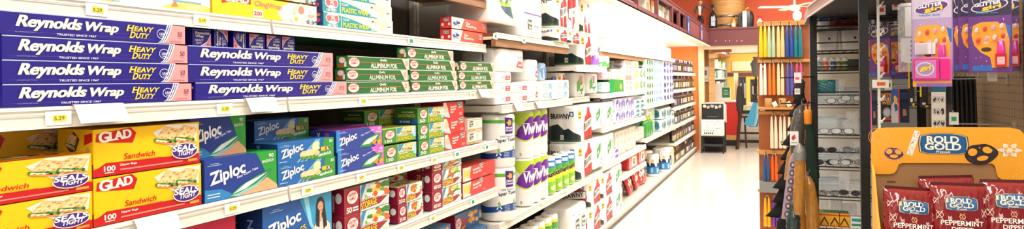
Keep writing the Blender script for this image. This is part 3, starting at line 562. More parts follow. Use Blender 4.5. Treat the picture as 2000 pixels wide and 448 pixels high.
G_, Z9, ZX, ZS = glad(), ziploc90(), ziplocXL(), ziplocXL(True)
s3 = Z(-.326)
for i in range(2): set_left(G_, 'sandwich_bag_carton', 'yellow sandwich bag carton in full view, ' + ('lower', 'upper')[i] + ' of the two', CN, 184 - i, 394 - 4 * i, 448 - 90 * i, s3 + i * .1135, -1.465, .30, 'yellow sandwich bag cartons')
for i in range(2):
    o = set_left(G_, 'sandwich_bag_carton', 'yellow sandwich bag carton cut by the left edge, ' + ('lower', 'upper')[i] + ' of the two', CN, -170, 181, 400, s3 - .105 + i * .1135 + .0, -1.40, .30, 'yellow cartons at the left edge')
    b = onx(181, 400, -1.46).y; o.location = (-1.462, b - .30, s3 + i * .0875); o.scale = (1, 1, .77)
for i in range(3):
    o = set_left(G_, 'sandwich_bag_carton', 'yellow sandwich bag carton in the shade, ' + ('nearest behind the left pair', 'farthest back, behind the left pair', 'behind the full-view pair')[i], CN, 120, 250, 300, s3 + (.1135), (-1.62, -1.75, -1.62)[i], .30)
    o.location.y = (.86, .80, 1.1)[i]; o.scale = (1, 1, 1)
    o.location.z = s3
    q = dup(o, label='yellow sandwich bag carton lying on the shaded one, ' + ('nearest behind the left pair', 'farthest back', 'behind the full-view pair')[i]); q.location.z += .1135
set_left(Z9, 'sandwich_bag_carton', 'blue and green zipper bag carton marked 90, front one', CN, 400, 541, 400, s3, -1.462, .282)
o = set_left(Z9, 'sandwich_bag_carton', 'blue and green zipper bag carton marked 90, darker one behind and above', CN, 345, 480, 310, s3 + .121, -1.5, .282)
q = dup(o, label='blue and green zipper bag carton hidden under the rear one marked 90'); q.location.z = s3; q.location.x = -1.585
for i in range(2): set_left(ZX, 'sandwich_bag_carton', 'blue zipper bag carton with XL badge, ' + ('lower', 'upper')[i] + ' of the front pair', CN, 540 - 2 * i, 655 - 3 * i, 368 - 45 * i, s3 + i * .0685, -1.462, .29, 'blue XL bag cartons')
for i in range(3): set_left(ZX, 'sandwich_bag_carton', 'blue zipper bag carton with XL badge behind the front pair, ' + ('lowest', 'middle', 'topmost, in plain view')[i], CN, 497, 603, 275, s3 + i * .0685, -1.585, .29)
for i in range(2): set_left(ZS, 'sandwich_bag_carton', 'blue and magenta snack bag carton, ' + ('lower', 'upper')[i] + ' of the front pair', CN, 660 - 3 * i, 750 - 4 * i, 342 - 49 * i, s3 + i * .0785, -1.462, .29, 'magenta snack bag cartons')
for i in range(2): set_left(ZS, 'sandwich_bag_carton', 'shaded blue and magenta snack bag carton behind the front pair, ' + ('lower', 'upper')[i], CN, 622, 712, 300, s3 + i * .0785, -1.6, .29)
W15, W5 = wf_sand('150', .255), wf_sand('50', .24)
for i in range(2): set_left(W15, 'sandwich_bag_carton', 'green sandwich bag carton marked 150, ' + ('lower', 'upper')[i] + ' of the two', CN, 749 - 2 * i, 813 - i, 320 - 32 * i, s3 + i * .0695, -1.462, .255, 'green cartons marked 150')
for i in range(3): set_left(W15, 'sandwich_bag_carton', 'green sandwich bag carton behind the ones marked 150, ' + ('lowest', 'middle', 'topmost')[i], CN, 712, 780, 250, s3 + i * .0695, -1.6, .255)
for i in range(3): set_left(W5, 'sandwich_bag_carton', 'green sandwich bag carton marked 50, ' + ('bottom', 'middle', 'top')[i] + ' of the stack beside the red cartons', CN, 818 - i, 868 - i, 303 - 32 * i, s3 + i * .0715, -1.462, .24, 'green cartons marked 50')
RD, BG, RS = wf_red(), beige(), wf_red(.41, 1)
for i in range(3): set_left(RD, 'bag_carton', 'red sandwich bag carton, ' + ('bottom', 'middle', 'top')[i] + ' of the stack of three', CN, 869 - 2 * i, 911 - 3 * i, 294 - 34 * i, s3 + i * .0765, -1.462, .235, 'red bag cartons')
for i in range(2): set_left(BG, 'bag_carton', 'cream and tan bag carton, ' + ('lower', 'upper')[i] + ' of the two at the shelf end', CN, 914, 942, 275, s3 + i * .0665, -1.48, .2, 'tan bag cartons')
s4 = Z(-.586); BB = bigbag(); S50, S25, S40, SD = storage('50', .3, .1), storage('25', .2, .075), storage('40', .31, .086), st_side()
set_left(BB, 'freezer_bag_carton', 'tall blue zipper freezer bag carton with a dark-haired woman pictured', CN, 513, 648, 465, s4, -1.462, .34)
q = set_left(BB, 'freezer_bag_carton', 'tall blue freezer bag carton behind the one picturing a woman', CN, 480, 600, 430, s4, -1.58, .34)
for i in range(2): set_left(S50, 'storage_bag_carton', 'maroon storage bag carton marked 50, ' + ('lower', 'upper')[i] + ' of the two', CN, 673, 760, 450, s4 + (i) * .1005 - .0, -1.462, .3, 'maroon cartons marked 50')
for i in range(2): set_left(S25, 'storage_bag_carton', 'small maroon storage bag carton marked 25, ' + ('lower', 'upper')[i] + ' of the two', CN, 778 - i, 826 - i, 430, s4 + i * .076, -1.462, .2, 'maroon cartons marked 25')
for i in range(3): set_left(S40, 'storage_bag_carton', 'maroon storage bag carton marked 40, ' + ('bottom', 'middle', 'top')[i] + ' of the stack of three', CN, 844, 901, 412 - 33 * i, s4 + i * .0865, -1.462, .31, 'maroon cartons marked 40')
for i in range(3): set_left(SD, 'storage_bag_carton', 'maroon and navy carton seen side-on, ' + ('bottom', 'middle', 'top')[i] + ' of the pile left of those marked 40', CN, 812, 852, 380, s4 + i * .0885, -1.56, .2)
for i in range(3): set_left(S50, 'storage_bag_carton', 'maroon storage bag carton in shade behind the small ones marked 25, ' + ('lowest', 'middle', 'topmost')[i], CN, 725, 800, 380, s4 + i * .1005 - .0, -1.6, .3) if i < 2 else None
for i in range(2): set_left(RS, 'storage_bag_carton', 'red storage bag carton with yellow picture, ' + ('lower', 'upper')[i] + ' of the two', CN, 904, 967, 392 - 35 * i, s4 + i * .0765, -1.462, .41, 'red storage bag cartons')
# blue cartons on the shelf below
m = MB(); w, h, d = .3, .1, .09; m.box(0, w, 0, d, 0, h, '23639c', {'l': '8c1230', 't': '5a8ab4'}); F, L, T = faces(w, d, h)
m.poly(F, [(0, 0), (.12, 0), (.16, .06), (0, .09)], '9c1230', 1); wf_logo(m, F, .04, .05, .034, .03); food(m, F, .14, .02, .15, .075, ['f2c27a', 'e8a04a', 'f7dda0', 'd98a3a'], 8, 26, 2, .12); m.text(F, 'QUART', .05, .008, .07, .016, 'ffdc28', 5, rot=.08, bold=.02)
BL = m.mesh('storage_bag_carton'); s5 = Z(-.896)
for i, (a, b, xf, zz, w_) in enumerate(((905, 965, -1.5, 0, 'lower one at the right'), (893, 947, -1.56, 1, 'on top at the back'), (820, 880, -1.5, 0, 'left one'), (820, 880, -1.5, 1, 'upper left one'), (930, 985, -1.47, 1, 'nearest the towel rolls'))):
    y0 = onx(a, 430, xf).y; y0 = min(y0, 3.39 - .3); tag(link('storage_bag_carton', BL, None, (xf, y0, s5 + zz * .1005), HALF), 'blue and maroon freezer bag carton with golden food picture, ' + w_, CN, None)
m = MB(); m.box(0, .3, 0, .1, 0, .2, 'd2204a', {'t': 'e0486a'}); F, L, T = faces(.3, .1, .2); wf_logo(m, F, .06, .12, .05, .04); m.text(F, 'FREEZER', .12, .05, .15, .03, 'ffdc28', 3, bold=.02)
RB = m.mesh('freezer_bag_carton')
for i, (y, w_) in enumerate(((1.22, 'left of the tall blue carton'), (1.0, 'farthest left'))):
    tag(link('freezer_bag_carton', RB, None, (-1.49 - .0 * i, y if i == 0 else .88, s4 + .0), HALF), 'crimson freezer bag carton below the yellow ones, ' + w_, CN)

# ---------------------------------------------------------------- film-wrapped packs and rolls
def rrprof(w, d, r, lobes=0, amp=0, seg=7):
    P = []; hw, hd = w / 2, d / 2
    def side(a, b, n):
        for i in range(n): t = i / n; P.append((a[0] + (b[0] - a[0]) * t, a[1] + (b[1] - a[1]) * t))
    N = 10
    side((0, -hd), (hw - r, -hd), N)
    for cx, cy, a0 in ((hw - r, -hd + r, -90), (hw - r, hd - r, 0), (-hw + r, hd - r, 90), (-hw + r, -hd + r, 180)):
        for i in range(seg): a = math.radians(a0 + 90 * i / seg); P.append((cx + r * math.cos(a), cy + r * math.sin(a)))
        if a0 == -90: side((hw, -hd + r), (hw, hd - r), N)
        elif a0 == 0: side((hw - r, hd), (-hw + r, hd), 2 * N)
        elif a0 == 90: side((-hw, hd - r), (-hw, -hd + r), N)
        else: side((-hw + r, -hd), (0, -hd), N)
    if lobes:                      # soft bulges of the rolls inside
        Q = []
        for x, y in P:
            bx = abs(math.sin(math.pi * ((x + hw) / (w / lobes)))) if abs(y) > hd - .004 else 1
            ly = max(1, round(lobes * d / w)); by = abs(math.sin(math.pi * ((y + hd) / (d / ly)))) if abs(x) > hw - .004 else 1
            Q.append((x - math.copysign(amp * (1 - by ** .6), x) if by < 1 else x, y - math.copysign(amp * (1 - bx ** .6), y) if bx < 1 else y))
        P = Q
    return P
def pack(P, h, col=None, rnd=.018, top='f3efe6', core=0):
    m = MB(); n = len(P); col = col or FOILW
    def ins(k, z): return [(x * (1 - k / max(.01, math.hypot(x, y))), y * (1 - k / max(.01, math.hypot(x, y))), z) for x, y in P]
    m.rings([ins(rnd * .6, 0), ins(.002, rnd * .5), ins(0, rnd), ins(0, h * .5), ins(0, h - rnd), ins(.003, h - rnd * .45), ins(rnd * .7, h), ins(rnd * 1.6, h - .001)], col)
    if core:
        F = Flat((0, 0, h), (1, 0, 0), (0, 1, 0), (0, 0, 1)); m.ring(F, 0, 0, core, core, .004, 'b9ab95', 1); m.ell(F, 0, 0, core * .45, core * .45, '8a7c68', 1)
    return m, Prof(P)
def brawny(w, d, h, side=False):
    m, F = pack(rrprof(w, d, .05, 3, .006), h); rd = 'c41f2a'; W = w / 2
    for c, s in ((W * .2, 1.0), (-W - d * .45, 1.0))[:2 if side else 1]:
        m.poly(F, [(c - .085 * s, .012), (c + .13 * s, .012), (c + .135 * s, h * .45), (c + .12 * s, h * .68), (c + .07 * s, h * .8), (c + .06 * s, h * .93), (c + .01 * s, h * .95), (c - .005, h * .8), (c - .07 * s, h * .68), (c - .095 * s, h * .4)], rd, 2)
        m.poly(F, [(c - .085, .013), (c + .13, .013), (c + .1, h * .13), (c + .05, h * .06), (c, h * .14), (c - .04, h * .06)], '2f4a3a', 3.6)
        for i in range(4): m.poly(F, [(c - .04 + .04 * i, .014), (c - .034 + .04 * i, .014), (c - .03 + .035 * i, h * .5), (c - .036 + .035 * i, h * .5)], '8e1420', 3)
        for i in range(3): m.rect(F, c - .045, h * (.12 + .12 * i), .15, .005, '8e1420', 3)
        m.poly(F, [(c - .085, h * .28), (c + .125, h * .4), (c + .125, h * .66), (c - .085, h * .54)], 'f7f3ea', 5); m.poly(F, [(c - .089, h * .265), (c + .129, h * .385), (c + .129, h * .675), (c - .089, h * .555)], '1c1c1e', 4.5)
        m.text(F, 'BRAWNY', c - .078, h * .33, .19, h * .17, '1c1c1e', 6, rot=.165, bold=.03)
    m.poly(F, [(-W - d * .9, .012), (-W + .06, .012), (-W + .05, h * .2), (-W - .02, h * .3), (-W - .06, h * .4), (-W - .1, h * .36), (-W - .15, h * .52), (-W - d * .9, h * .44)], '1e2c2c', 2.4); m.poly(F, [(-W - d * .9, .012), (-W + .06, .012), (-W + .06, .026), (-W - d * .9, .026)], '2f5a34', 2.8)
    m.text(F, 'BRAWNY', -W - d * .8, h * .66, d * .62, h * .13, '1c1c1e', 6, bold=.03)
    m.rect(F, -W + .02, h * .66, .05, h * .22, 'f6c21c', 3); m.text(F, 'MORE', -W + .024, h * .76, .042, h * .07, '6a4a10', 4, bold=.02); m.rect(F, -W + .025, h * .68, .04, h * .03, '6a4a10', 4)
    m.rect(F, -W - d * .2, h * .72, .035, h * .13, '2c62a8', 3); m.text(F, '8', -W - d * .2 + .01, h * .74, .015, h * .08, 'f7f3ea', 4, bold=.03)
    m.rect(F, -W - d * .5, .03, .03, .035, 'f7f3ea', 5)
    for i in range(5): m.rect(F, -W - d * .5 + .003 + i * .005, .034, .0025, .026, '1c1c1e', 6)
    return m.mesh('paper_towel_pack')
def sparkle(w, d, h):
    m, F = pack(rrprof(w, d, .05, 2, .006), h); W = w / 2; gr = '149a3a'
    for c in (0, -W - d * .5):
        m.poly(F, [(c - .1, h * .3), (c - .06, h * .34), (c + .04, h * .5), (c + .05, h * .84), (c - .02, h * .7), (c - .1, h * .64)], gr, 2)
        m.text(F, 'Sparkle', c - .085, h * .43, .085, h * .14, 'f6f6ee', 4, rot=.15, bold=.03); m.ell(F, c - .045, h * .5, .05, h * .1, '0f7a2c', 3, .2)
        m.blob(F, c + .085, h * .7, .02, .022, 'f2b8bc', 3, 2); m.blob(F, c + .085, h * .7, .009, .01, 'e07c88', 4, 3); m.blob(F, c + .09, h * .6, .02, .014, '9fcf9a', 3, 5)
        for i in range(8): m.blob(F, c + .05 + .012 * (i % 4), h * (.14 + .08 * (i // 2)), .007, .01, ['2f7a4a', '9cc8e0', '3f3f46'][i % 3], 3, i)
        for i in range(3): m.rect(F, c - .1, h * (.86 + .03 * i), .05, .003, 'a8cfe6', 2)
    return m.mesh('paper_towel_pack')
def gsparkle(w, d, h):           # greyish pack with green flag and script
    m, F = pack(rrprof(w, d, .05, 2, .006), h, M('cfd4d2', .3, coat=.3, bump=.3, scale=9)); W = w / 2
    for c in (0, -W - d * .5):
        m.poly(F, [(c - .1, h * .2), (c - .02, h * .32), (c - .02, h * .78), (c - .1, h * .6)], '1f9a40', 2); m.ell(F, c + .03, h * .74, .024, .035, 'b5646c', 3); m.ell(F, c + .03, h * .74, .013, .02, 'd8a0a0', 4)
        m.blob(F, c + .03, h * .4, .055, .05, '1f8a3c', 3, 4, jag=.1); m.text(F, 'Soft', c - .005, h * .32, .07, .045, 'f6f6ee', 5, rot=.15, bold=.04); m.blob(F, c + .02, h * .16, .06, .02, 'f6f6ee', 3, 7); m.poly(F, [(c, h * .1), (c + .05, h * .14), (c + .03, h * .2)], '22262a', 4)
        m.blob(F, c - .03, h * .82, .02, .02, '9cc8e0', 2, 8)
    return m.mesh('paper_towel_pack')
def roll(kind, r, h):
    P = [(r * math.sin(2 * math.pi * i / 56), -r * math.cos(2 * math.pi * i / 56)) for i in range(56)]
    m, F = pack(P, h, rnd=.014, core=r * .5); c = math.pi * r; n = 18
    if kind == 'viva':
        vi = '6d1f98'
        m.band(F, lambda t: h * .45 + h * .34 * (1 - t) ** 1.5 if t < .9 else h * .46, lambda t: h - .012, -.09, .1, 'b9d634', 2, n)
        m.band(F, lambda t: h * (.36 + .1 * abs(2 * t - .9) ** 1.6), lambda t: h * (.52 + .34 * min(1, t * 1.7) ** .8), -.085, .075, 'c6da3c', 2.4, n)
        m.band(F, lambda t: h * (.385 + .12 * abs(2 * t - .9) ** 1.6), lambda t: h * (.5 + .38 * min(1, t * 1.6) ** .8) if t > .1 else h * .5, -.08, .075, vi, 3, n)
        m.text(F, 'Viva', -.028, h * .5, .096, h * .2, 'fbf8f4', 4, rot=.12, sh=.15, bold=.04); m.rect(F, -.03, h * .73, .05, .004, 'fbf8f4', 4)
        for i in range(3): m.rect(F, -.05, .02 + .006 * i, .012, .003, '7a6a88', 3)
        m.rect(F, -.02, h * .28, .07, .002, 'cfc8be', 3)
    elif kind == 'bounty':
        m.band(F, lambda t: .01, lambda t: h * .62, -c * .9, c * .9, '8cc63a', 2, n); m.band(F, lambda t: h * .75, lambda t: h - .012, -c * .9, c * .9, '1c78c0', 2, n); m.band(F, lambda t: h * .6, lambda t: h * .76, -c * .9, c * .9, '4fa64a', 2.2, n)
        for o in (.008, .15, -.125):
            m.ell(F, o, h * .5, .06, h * .12, 'f4e43c', 3, .3); m.text(F, 'Bounty', o - .055, h * .4, .11, h * .17, '1c2a3a', 5, rot=.3, bold=.05); m.rect(F, o - .025, h * .8, .05, h * .1, 'dff0fa', 4); m.blob(F, o + .02, h * .2, .03, .02, 'cfe6a0', 3, 4)
            for q in range(4): m.rect(F, o - .04, h * (.08 + .05 * q), .02, .003, '3f7a20', 4)
    elif kind == 'green':
        m.band(F, lambda t: .01, lambda t: h * .8, -c * .45, c * .5, '3a9a3a', 2, n); m.band(F, lambda t: h * .8, lambda t: h * .87, -c * .5, c * .5, 'f2cf2a', 2.2, n)
        for o in (-.0, -.1): m.text(F, 'GREEN', o - .045, h * .46, .085, h * .16, 'f4f6ea', 4, bold=.03)
        m.text(F, 'Choice', -.04, h * .22, .08, h * .12, 'f4f6ea', 4, bold=.02)
    elif kind == 'direct':       # green band, purple badge, dark blue wave
        m.band(F, lambda t: h * .84, lambda t: h * .9, -c * .98, c * .98, '5fb83a', 2, 40)
        m.band(F, lambda t: h * (.16 - .03 * math.sin(t * 9)), lambda t: h * (.3 + .03 * math.sin(t * 11 + 1)), -c * .98, c * .98, '1a4a94', 2, 40)
        m.poly(F, [(.01, h * .64), (.065, h * .64), (.067, h * .93), (.007, h * .95)], '4b2382', 3); m.blob(F, .037, h * .85, .02, .016, 'f0b02a', 4, 3, n=14, jag=.5); m.text(F, 'Natural', .014, h * .735, .045, .012, 'f4f0fa', 4, bold=.02); m.text(F, 'Direction', .013, h * .685, .048, .012, 'f4f0fa', 4, bold=.02)
        m.text(F, '100% Recycled', -.02, h * .56, .095, .014, '5a6aa0', 3, rot=.03, bold=.01); m.text(F, 'Paper Towels', -.045, h * .46, .15, .026, '24306e', 3, rot=.05, bold=.02)
        for a in range(3):
            q = a * 2.094; m.poly(F, [(-.03 + .018 * math.cos(q), h * .235 + .018 * math.sin(q)), (-.03 + .018 * math.cos(q + 1.3), h * .235 + .018 * math.sin(q + 1.3)), (-.03 + .01 * math.cos(q + 1.3), h * .235 + .01 * math.sin(q + 1.3)), (-.03 + .01 * math.cos(q), h * .235 + .01 * math.sin(q))], 'e8eef6', 3)
        for i in range(4): m.rect(F, 0, h * (.2 + .028 * i), .035, .0025, 'cfd8ea', 3); m.rect(F, .06, h * (.2 + .028 * i), .03, .0025, 'cfd8ea', 3)
        m.blob(F, .075, h * .36, .009, .016, '7fbf5a', 3, 3); m.blob(F, -.03, h * .32, .008, .014, '7fbf5a', 3, 5)
        for i in range(2): m.text(F, 'NATURAL', -c * .62 + .03 * i, h * .5, .07, .012, '5a5f86', 3, rot=HALF)
    elif kind == 'blue':         # kitchen roll with navy shape over a light blue label
        m.band(F, lambda t: h * .12, lambda t: h * .5, -c * .6, c * .5, '2f7cb8', 2, n); m.ell(F, .0, h * .55, .05, h * .1, 'f4f0e6', 2.5)
        for o in (-.025, .06, -.1): m.poly(F, [(o - .035, h * .46), (o + .03, h * .42), (o + .012, h * .6), (o - .03, h * .62)], '17264e', 3); m.blob(F, o - .01, h * .7, .02, .02, 'f0b62a', 3, 3)
        for o in (-.06, .02): m.rect(F, o, h * .18, .03, h * .2, '9cc8e6', 3)
    return m.mesh('paper_towel_roll')
def face_cam(x, y, extra=0): return math.atan2(-x, y) + extra
def put_roll(me, label, px, Y, zr, extra=.3, x=None, name='paper_towel_roll', cat='paper towels', group=None):
    xx = x if x is not None else ony(px, 200, Y).x
    return tag(link(name, me, None, (xx, Y, Z(zr)), face_cam(xx, Y, extra)), label, cat, group)
def put_pack(fn, w, d, h, pl, pr, zr, xf, name, label, cat, group=None, py=250, me=None):
    a = onx(pl, py, xf).y; b = onx(pr, py, xf).y
    me = me or fn(w, d, h); o = link(name, me, None, (xf - d / 2, (a + b) / 2, Z(zr)), HALF, ((b - a) / w, 1, 1)); return tag(o, label, cat, group)

# wooden-topped unit: napkins above, large rolls below
PT = 'paper towels'
V_, ND = roll('viva', .068, .302), roll('direct', .1, .302)
for i in range(2): put_roll(ND, 'fat paper towel roll with green band and blue wave, ' + ('lower', 'upper')[i] + ' of the two', 971, 3.56, -.795 + i * .3035, .35, None, group='green banded fat rolls')
vi = 0
for k, (Y, x) in enumerate(((3.99, -1.522), (4.132, -1.522), (4.274, -1.522), (3.87, -1.668), (4.02, -1.67))):
    for i in range(2):
        put_roll(V_, 'purple and lime paper towel roll, ' + ('lower', 'upper')[i] + ' tier, ' + ('nearest', 'second', 'third', 'inner row beside the fat rolls', 'inner row behind the nearest')[k], 0, Y, -.795 + i * .3035, .45 if k < 3 else .2, x, group='purple and lime rolls')
B_ = roll('bounty', .06, .25)
for k, Y in enumerate((4.44, 4.6, 4.76, 4.92)): put_roll(B_, 'lime green and blue paper towel roll, ' + ('nearest', 'second', 'third', 'farthest')[k] + ' of the row of four', 0, Y, -.795, .5, -1.515, group='lime green rolls')
GRN = roll('green', .062, .27)
for k in range(6): put_roll(GRN, 'green banded towel roll on the bottom deck, ' + ('first', 'second', 'third', 'fourth', 'fifth', 'sixth')[k] + ' of its row', 0, 3.85 + k * .14, -1.225, .5, -1.54, group='green banded rolls')
m, F = pack(rrprof(.34, .24, .04, 3, .005), .32)
for i in range(3): m.rect(F, -.15 + .11 * i, .27 - .02 * i, .04, .004, 'c9303a', 2); m.rect(F, -.12 + .1 * i, .05, .04, .004, 'c9303a', 2)
mark(m, F, -.1, .13, .09, .1, 0, 3); mark(m, F, .04, .13, .08, .1, 0, 3); m.rect(F, -.08, .1, .07, .005, 'c9303a', 3)
put_pack(None, .34, .24, .32, 1117, 1147, -1.30, -1.45, 'paper_towel_pack', 'white towel pack with two dark labels and red dashes on the bottom deck', PT, py=420, me=m.mesh('paper_towel_pack'))
BR, SP, GS = brawny(.4, .26, .295), sparkle(.4, .26, .295), gsparkle(.34, .26, .235)
for z_ in range(2):
    w_ = ('lower', 'upper')[z_]
    put_pack(None, .4, .26, .295, 1130, 1158, -.795 + z_ * .297, -1.45, 'paper_towel_pack', 'large white towel pack with red shirt and BRAWNY lettering on the wide shelf, ' + w_, PT, me=BR)
    put_pack(None, .4, .26, .295, 1088, 1117, -.795 + z_ * .297, -1.6, 'paper_towel_pack', 'red-shirt towel pack behind the lime green rolls, ' + w_, PT, me=BR)
    put_pack(None, .4, .26, .295, 1160, 1180, -.795 + z_ * .297, -1.45, 'paper_towel_pack', 'white towel pack with slanted green flag, ' + w_ + ' one beside the red-shirt pack', PT, me=SP)
    put_pack(None, .4, .26, .295, 1182, 1200, -.795 + z_ * .297, -1.45, 'paper_towel_pack', 'white towel pack with slanted green flag, ' + w_ + ' one, farther down the aisle', PT, me=SP)
BR2, SP2 = brawny(.42, .3, .235, True), sparkle(.36, .3, .235)
for z_ in range(2):
    w_ = ('lower', 'upper')[z_] + ' one on the bottom deck'
    put_pack(None, .42, .3, .235, 1149, 1173, -1.30 + z_ * .237, -1.45, 'paper_towel_pack', 'wide towel pack with red shirt and dark hills, ' + w_, PT, me=BR2)
    put_pack(None, .42, .3, .235, 1174, 1196, -1.30 + z_ * .237, -1.45, 'paper_towel_pack', 'wide towel pack with red shirt, farther along, ' + w_, PT, me=BR2)
    put_pack(None, .36, .3, .235, 1198, 1216, -1.30 + z_ * .237, -1.45, 'paper_towel_pack', 'towel pack with green flag, ' + w_, PT, me=SP2)
# grey-green packs on the hidden shelf, red-shirt packs on the one above
put_pack(None, .34, .26, .235, 1100, 1114, -.143, -1.58, 'paper_towel_pack', 'red-shirt towel pack squeezed in left of the grey-green packs', PT, me=brawny(.34, .2, .235))
for i, (a, b) in enumerate(((1123, 1146), (1148, 1170))): put_pack(None, .34, .26, .235, a, b, -.143, -1.56, 'paper_towel_pack', 'greyish towel pack with green flag and pink flower, ' + ('nearer', 'farther') + ' one' if False else 'greyish towel pack with green flag and pink flower, ' + ('nearer one', 'farther one')[i], PT, me=GS)
BR3 = brawny(.36, .24, .26)
for i, (a, b) in enumerate(((1088, 1110), (1112, 1134), (1136, 1156))):
    for z_ in range(2):
        o = put_pack(None, .36, .24, .26, a, b, .112 + z_ * .262, -1.42, 'paper_towel_pack', 'brightly lit red-shirt towel pack on the high shelf, ' + ('nearest', 'middle', 'farthest')[i] + ' in the ' + ('lower', 'upper')[z_] + ' row', PT, me=BR3, py=80)
        if z_ and i == 1: o.rotation_euler = (math.pi, 0, -HALF); o.location.z += .26
def pale(w, d, h, tints, seed, band=None, lobes=2, n=14, base=None):
    m, F = pack(rrprof(w, d, .04, lobes, .005), h, base); R = random.Random(seed); W = w / 2
    if band: m.band(F, lambda t: h * band[1], lambda t: h * (band[2] + .08 * math.sin(t * 14)), -W - d * .9, W * .95, band[0], 2, 26)
    for i in range(n):
        u = R.uniform(-W - d * .8, W * .85); m.blob(F, u, h * R.uniform(.15, .85), R.uniform(.008, .022), R.uniform(.012, .03), R.choice(tints), 3 + i * .1, seed * 31 + i)
    return m
m = pale(.3, .24, .27, ['b79ad8', 'd8c4ea', '7a4fb4'], 4, ('8f5cc4', .06, .3)); m.rect(Prof(rrprof(.3, .24, .04, 2, .005)), -.1, .12, .14, .04, 'f2ecfa', 4)
put_pack(None, .3, .24, .27, 1158, 1171, .112, -1.42, 'bathroom_tissue_pack', 'bright white and purple tissue pack on the high shelf', 'tissue pack', py=80, me=m.mesh('bathroom_tissue_pack'))
m = pale(.44, .24, .27, ['f6f6ee', 'e6f4e4', '4fb45c'], 6, ('2fae48', .06, .5), n=22)
put_pack(None, .44, .24, .27, 1173, 1191, .112, -1.40, 'bathroom_tissue_pack', 'bright white tissue pack with green leafy band on the high shelf', 'tissue pack', py=80, me=m.mesh('bathroom_tissue_pack'))
m = pale(.4, .24, .27, ['eef4ea', 'cfe6d0', 'f6ece4', '58b86a'], 8, None)
for i, (a, b) in enumerate(((1158, 1173), (1175, 1191))): put_pack(None, .4, .24, .27, a, b, .384, -1.42, 'bathroom_tissue_pack', 'pale tissue pack with faint green print in the upper row, ' + ('nearer', 'farther')[i], 'tissue pack', py=40, me=m.mesh('bathroom_tissue_pack'))
# packs on the wooden shelf
m, F = pack(rrprof(.34, .3, .05, 2, .004), .36)
for s_, c in ((1, '1f8a4a'), (-1, '2c6a4a')):
    for i in range(4): m.poly(F, [(-.02 + s_ * .012 * i, .30 - .05 * i), (s_ * (.09 - .018 * i) - .02, .19 - .0 * i - (.03 if s_ < 0 else 0)), (s_ * (.075 - .018 * i) - .02, .17 - .01 * i)], ['2f9a58', '8cc83a', '1c5a6a', c][i], 2 + i)
m.poly(F, [(-.11, .18), (-.02, .31), (.07, .17), (-.02, .2)], '2a9452', 2.2); m.poly(F, [(-.1, .155), (.05, .16), (.1, .05), (.0, .1)], '9fc64a', 2.4); m.poly(F, [(-.07, .12), (.06, .13), (.09, .05), (-.0, .08)], '2c5f70', 3)
for i in range(5): m.rect(F, -.055 + .02 * i, .17, .006, .07 - .01 * i, 'eef4ec', 5)
put_pack(None, .34, .3, .36, 955, 1013, .274, -1.47, 'napkin_pack', 'big white film pack with a green and blue diamond on the wooden shelf', 'napkin pack', py=40, me=m.mesh('napkin_pack'))
m, F = pack(rrprof(.34, .3, .04, 2, .004), .19); m.rect(F, -.13, .155, .27, .007, '6b46a8', 3); mark(m, F, -.08, .05, .07, .075, 0, 3); m.text(F, 'Napkins', .02, .07, .08, .022, '9a8fb0', 3); m.rect(F, .0, .04, .1, .003, 'b9b0c4', 3); m.rect(F, -.12, .025, .24, .002, 'd6cfc6', 3)
NP = m.mesh('napkin_pack'); put_pack(None, .34, .3, .19, 1018, 1062, .274, -1.47, 'napkin_pack', 'white napkin pack with purple line and dark label on the wooden shelf', 'napkin pack', py=60, me=NP)
m = pale(.34, .3, .18, ['f4ece4', 'e8dcd2', 'd8e8d8'], 12, None, n=10); put_pack(None, .34, .3, .18, 1016, 1061, .465, -1.48, 'napkin_pack', 'plain white pack lying on the napkin pack with the purple line', 'napkin pack', py=20, me=m.mesh('napkin_pack'))
def napkin(w, d, h, col, lines=2):
    m, F = pack(rrprof(w, d, .02), h, rnd=.01); m.poly(F, [(w * .08, h * .25), (w * .36, h * .25), (w * .38, h * .68), (w * .1, h * .66)], col, 2)
    for i in range(lines): m.rect(F, w * .12, h * (.35 + .16 * i), w * .2, h * .05, 'fbe4e6', 3)
    m.text(F, 'Vanity', -w * .18, h * .34, w * .2, h * .24, '6a6468', 3, sh=.3, rot=.1, bold=.0); return m.mesh('napkin_pack')
n1 = napkin(.26, .2, .062, 'c4304e'); n2 = napkin(.32, .2, .062, 'c4304e')
for i in range(4 - 0): put_pack(None, .26, .2, .062, 968, 1000, -.133 + i * .063, -1.47, 'napkin_pack', 'flat white napkin pack with crimson label, left column, ' + ('bottom', 'second from bottom', 'third from bottom', 'top')[i], 'napkin pack', 'flat white napkin packs', py=180, me=n1) if i < 3 else None
for i in range(2): put_pack(None, .32, .2, .062, 1003, 1032, -.133 + i * .063, -1.46, 'napkin_pack', 'flat white napkin pack with crimson label, right column, ' + ('bottom', 'top')[i], 'napkin pack', 'flat white napkin packs', py=180, me=n2)
def bigwhite(w, d, h):
    m, F = pack(rrprof(w, d, .05, 2, .004), h, rnd=.014); m.poly(F, [(w * .12, h * .2), (w * .42, h * .14), (w * .44, h * .42), (w * .2, h * .48)], 'e2606a', 2); m.blob(F, w * .36, h * .36, .018, .016, 'c9a07a', 3, 2); m.text(F, 'Simple', w * .14, h * .55, w * .26, h * .16, '8a8488', 3, sh=.3, rot=.08, bold=0); m.rect(F, w * .2, h * .26, w * .18, h * .07, 'fbe4e6', 3)
    m.rect(F, -w * .5 - d * .3, h * .45, .008, h * .3, '2a2426', 3); return m.mesh('napkin_pack')
W1 = bigwhite(.34, .26, .135)
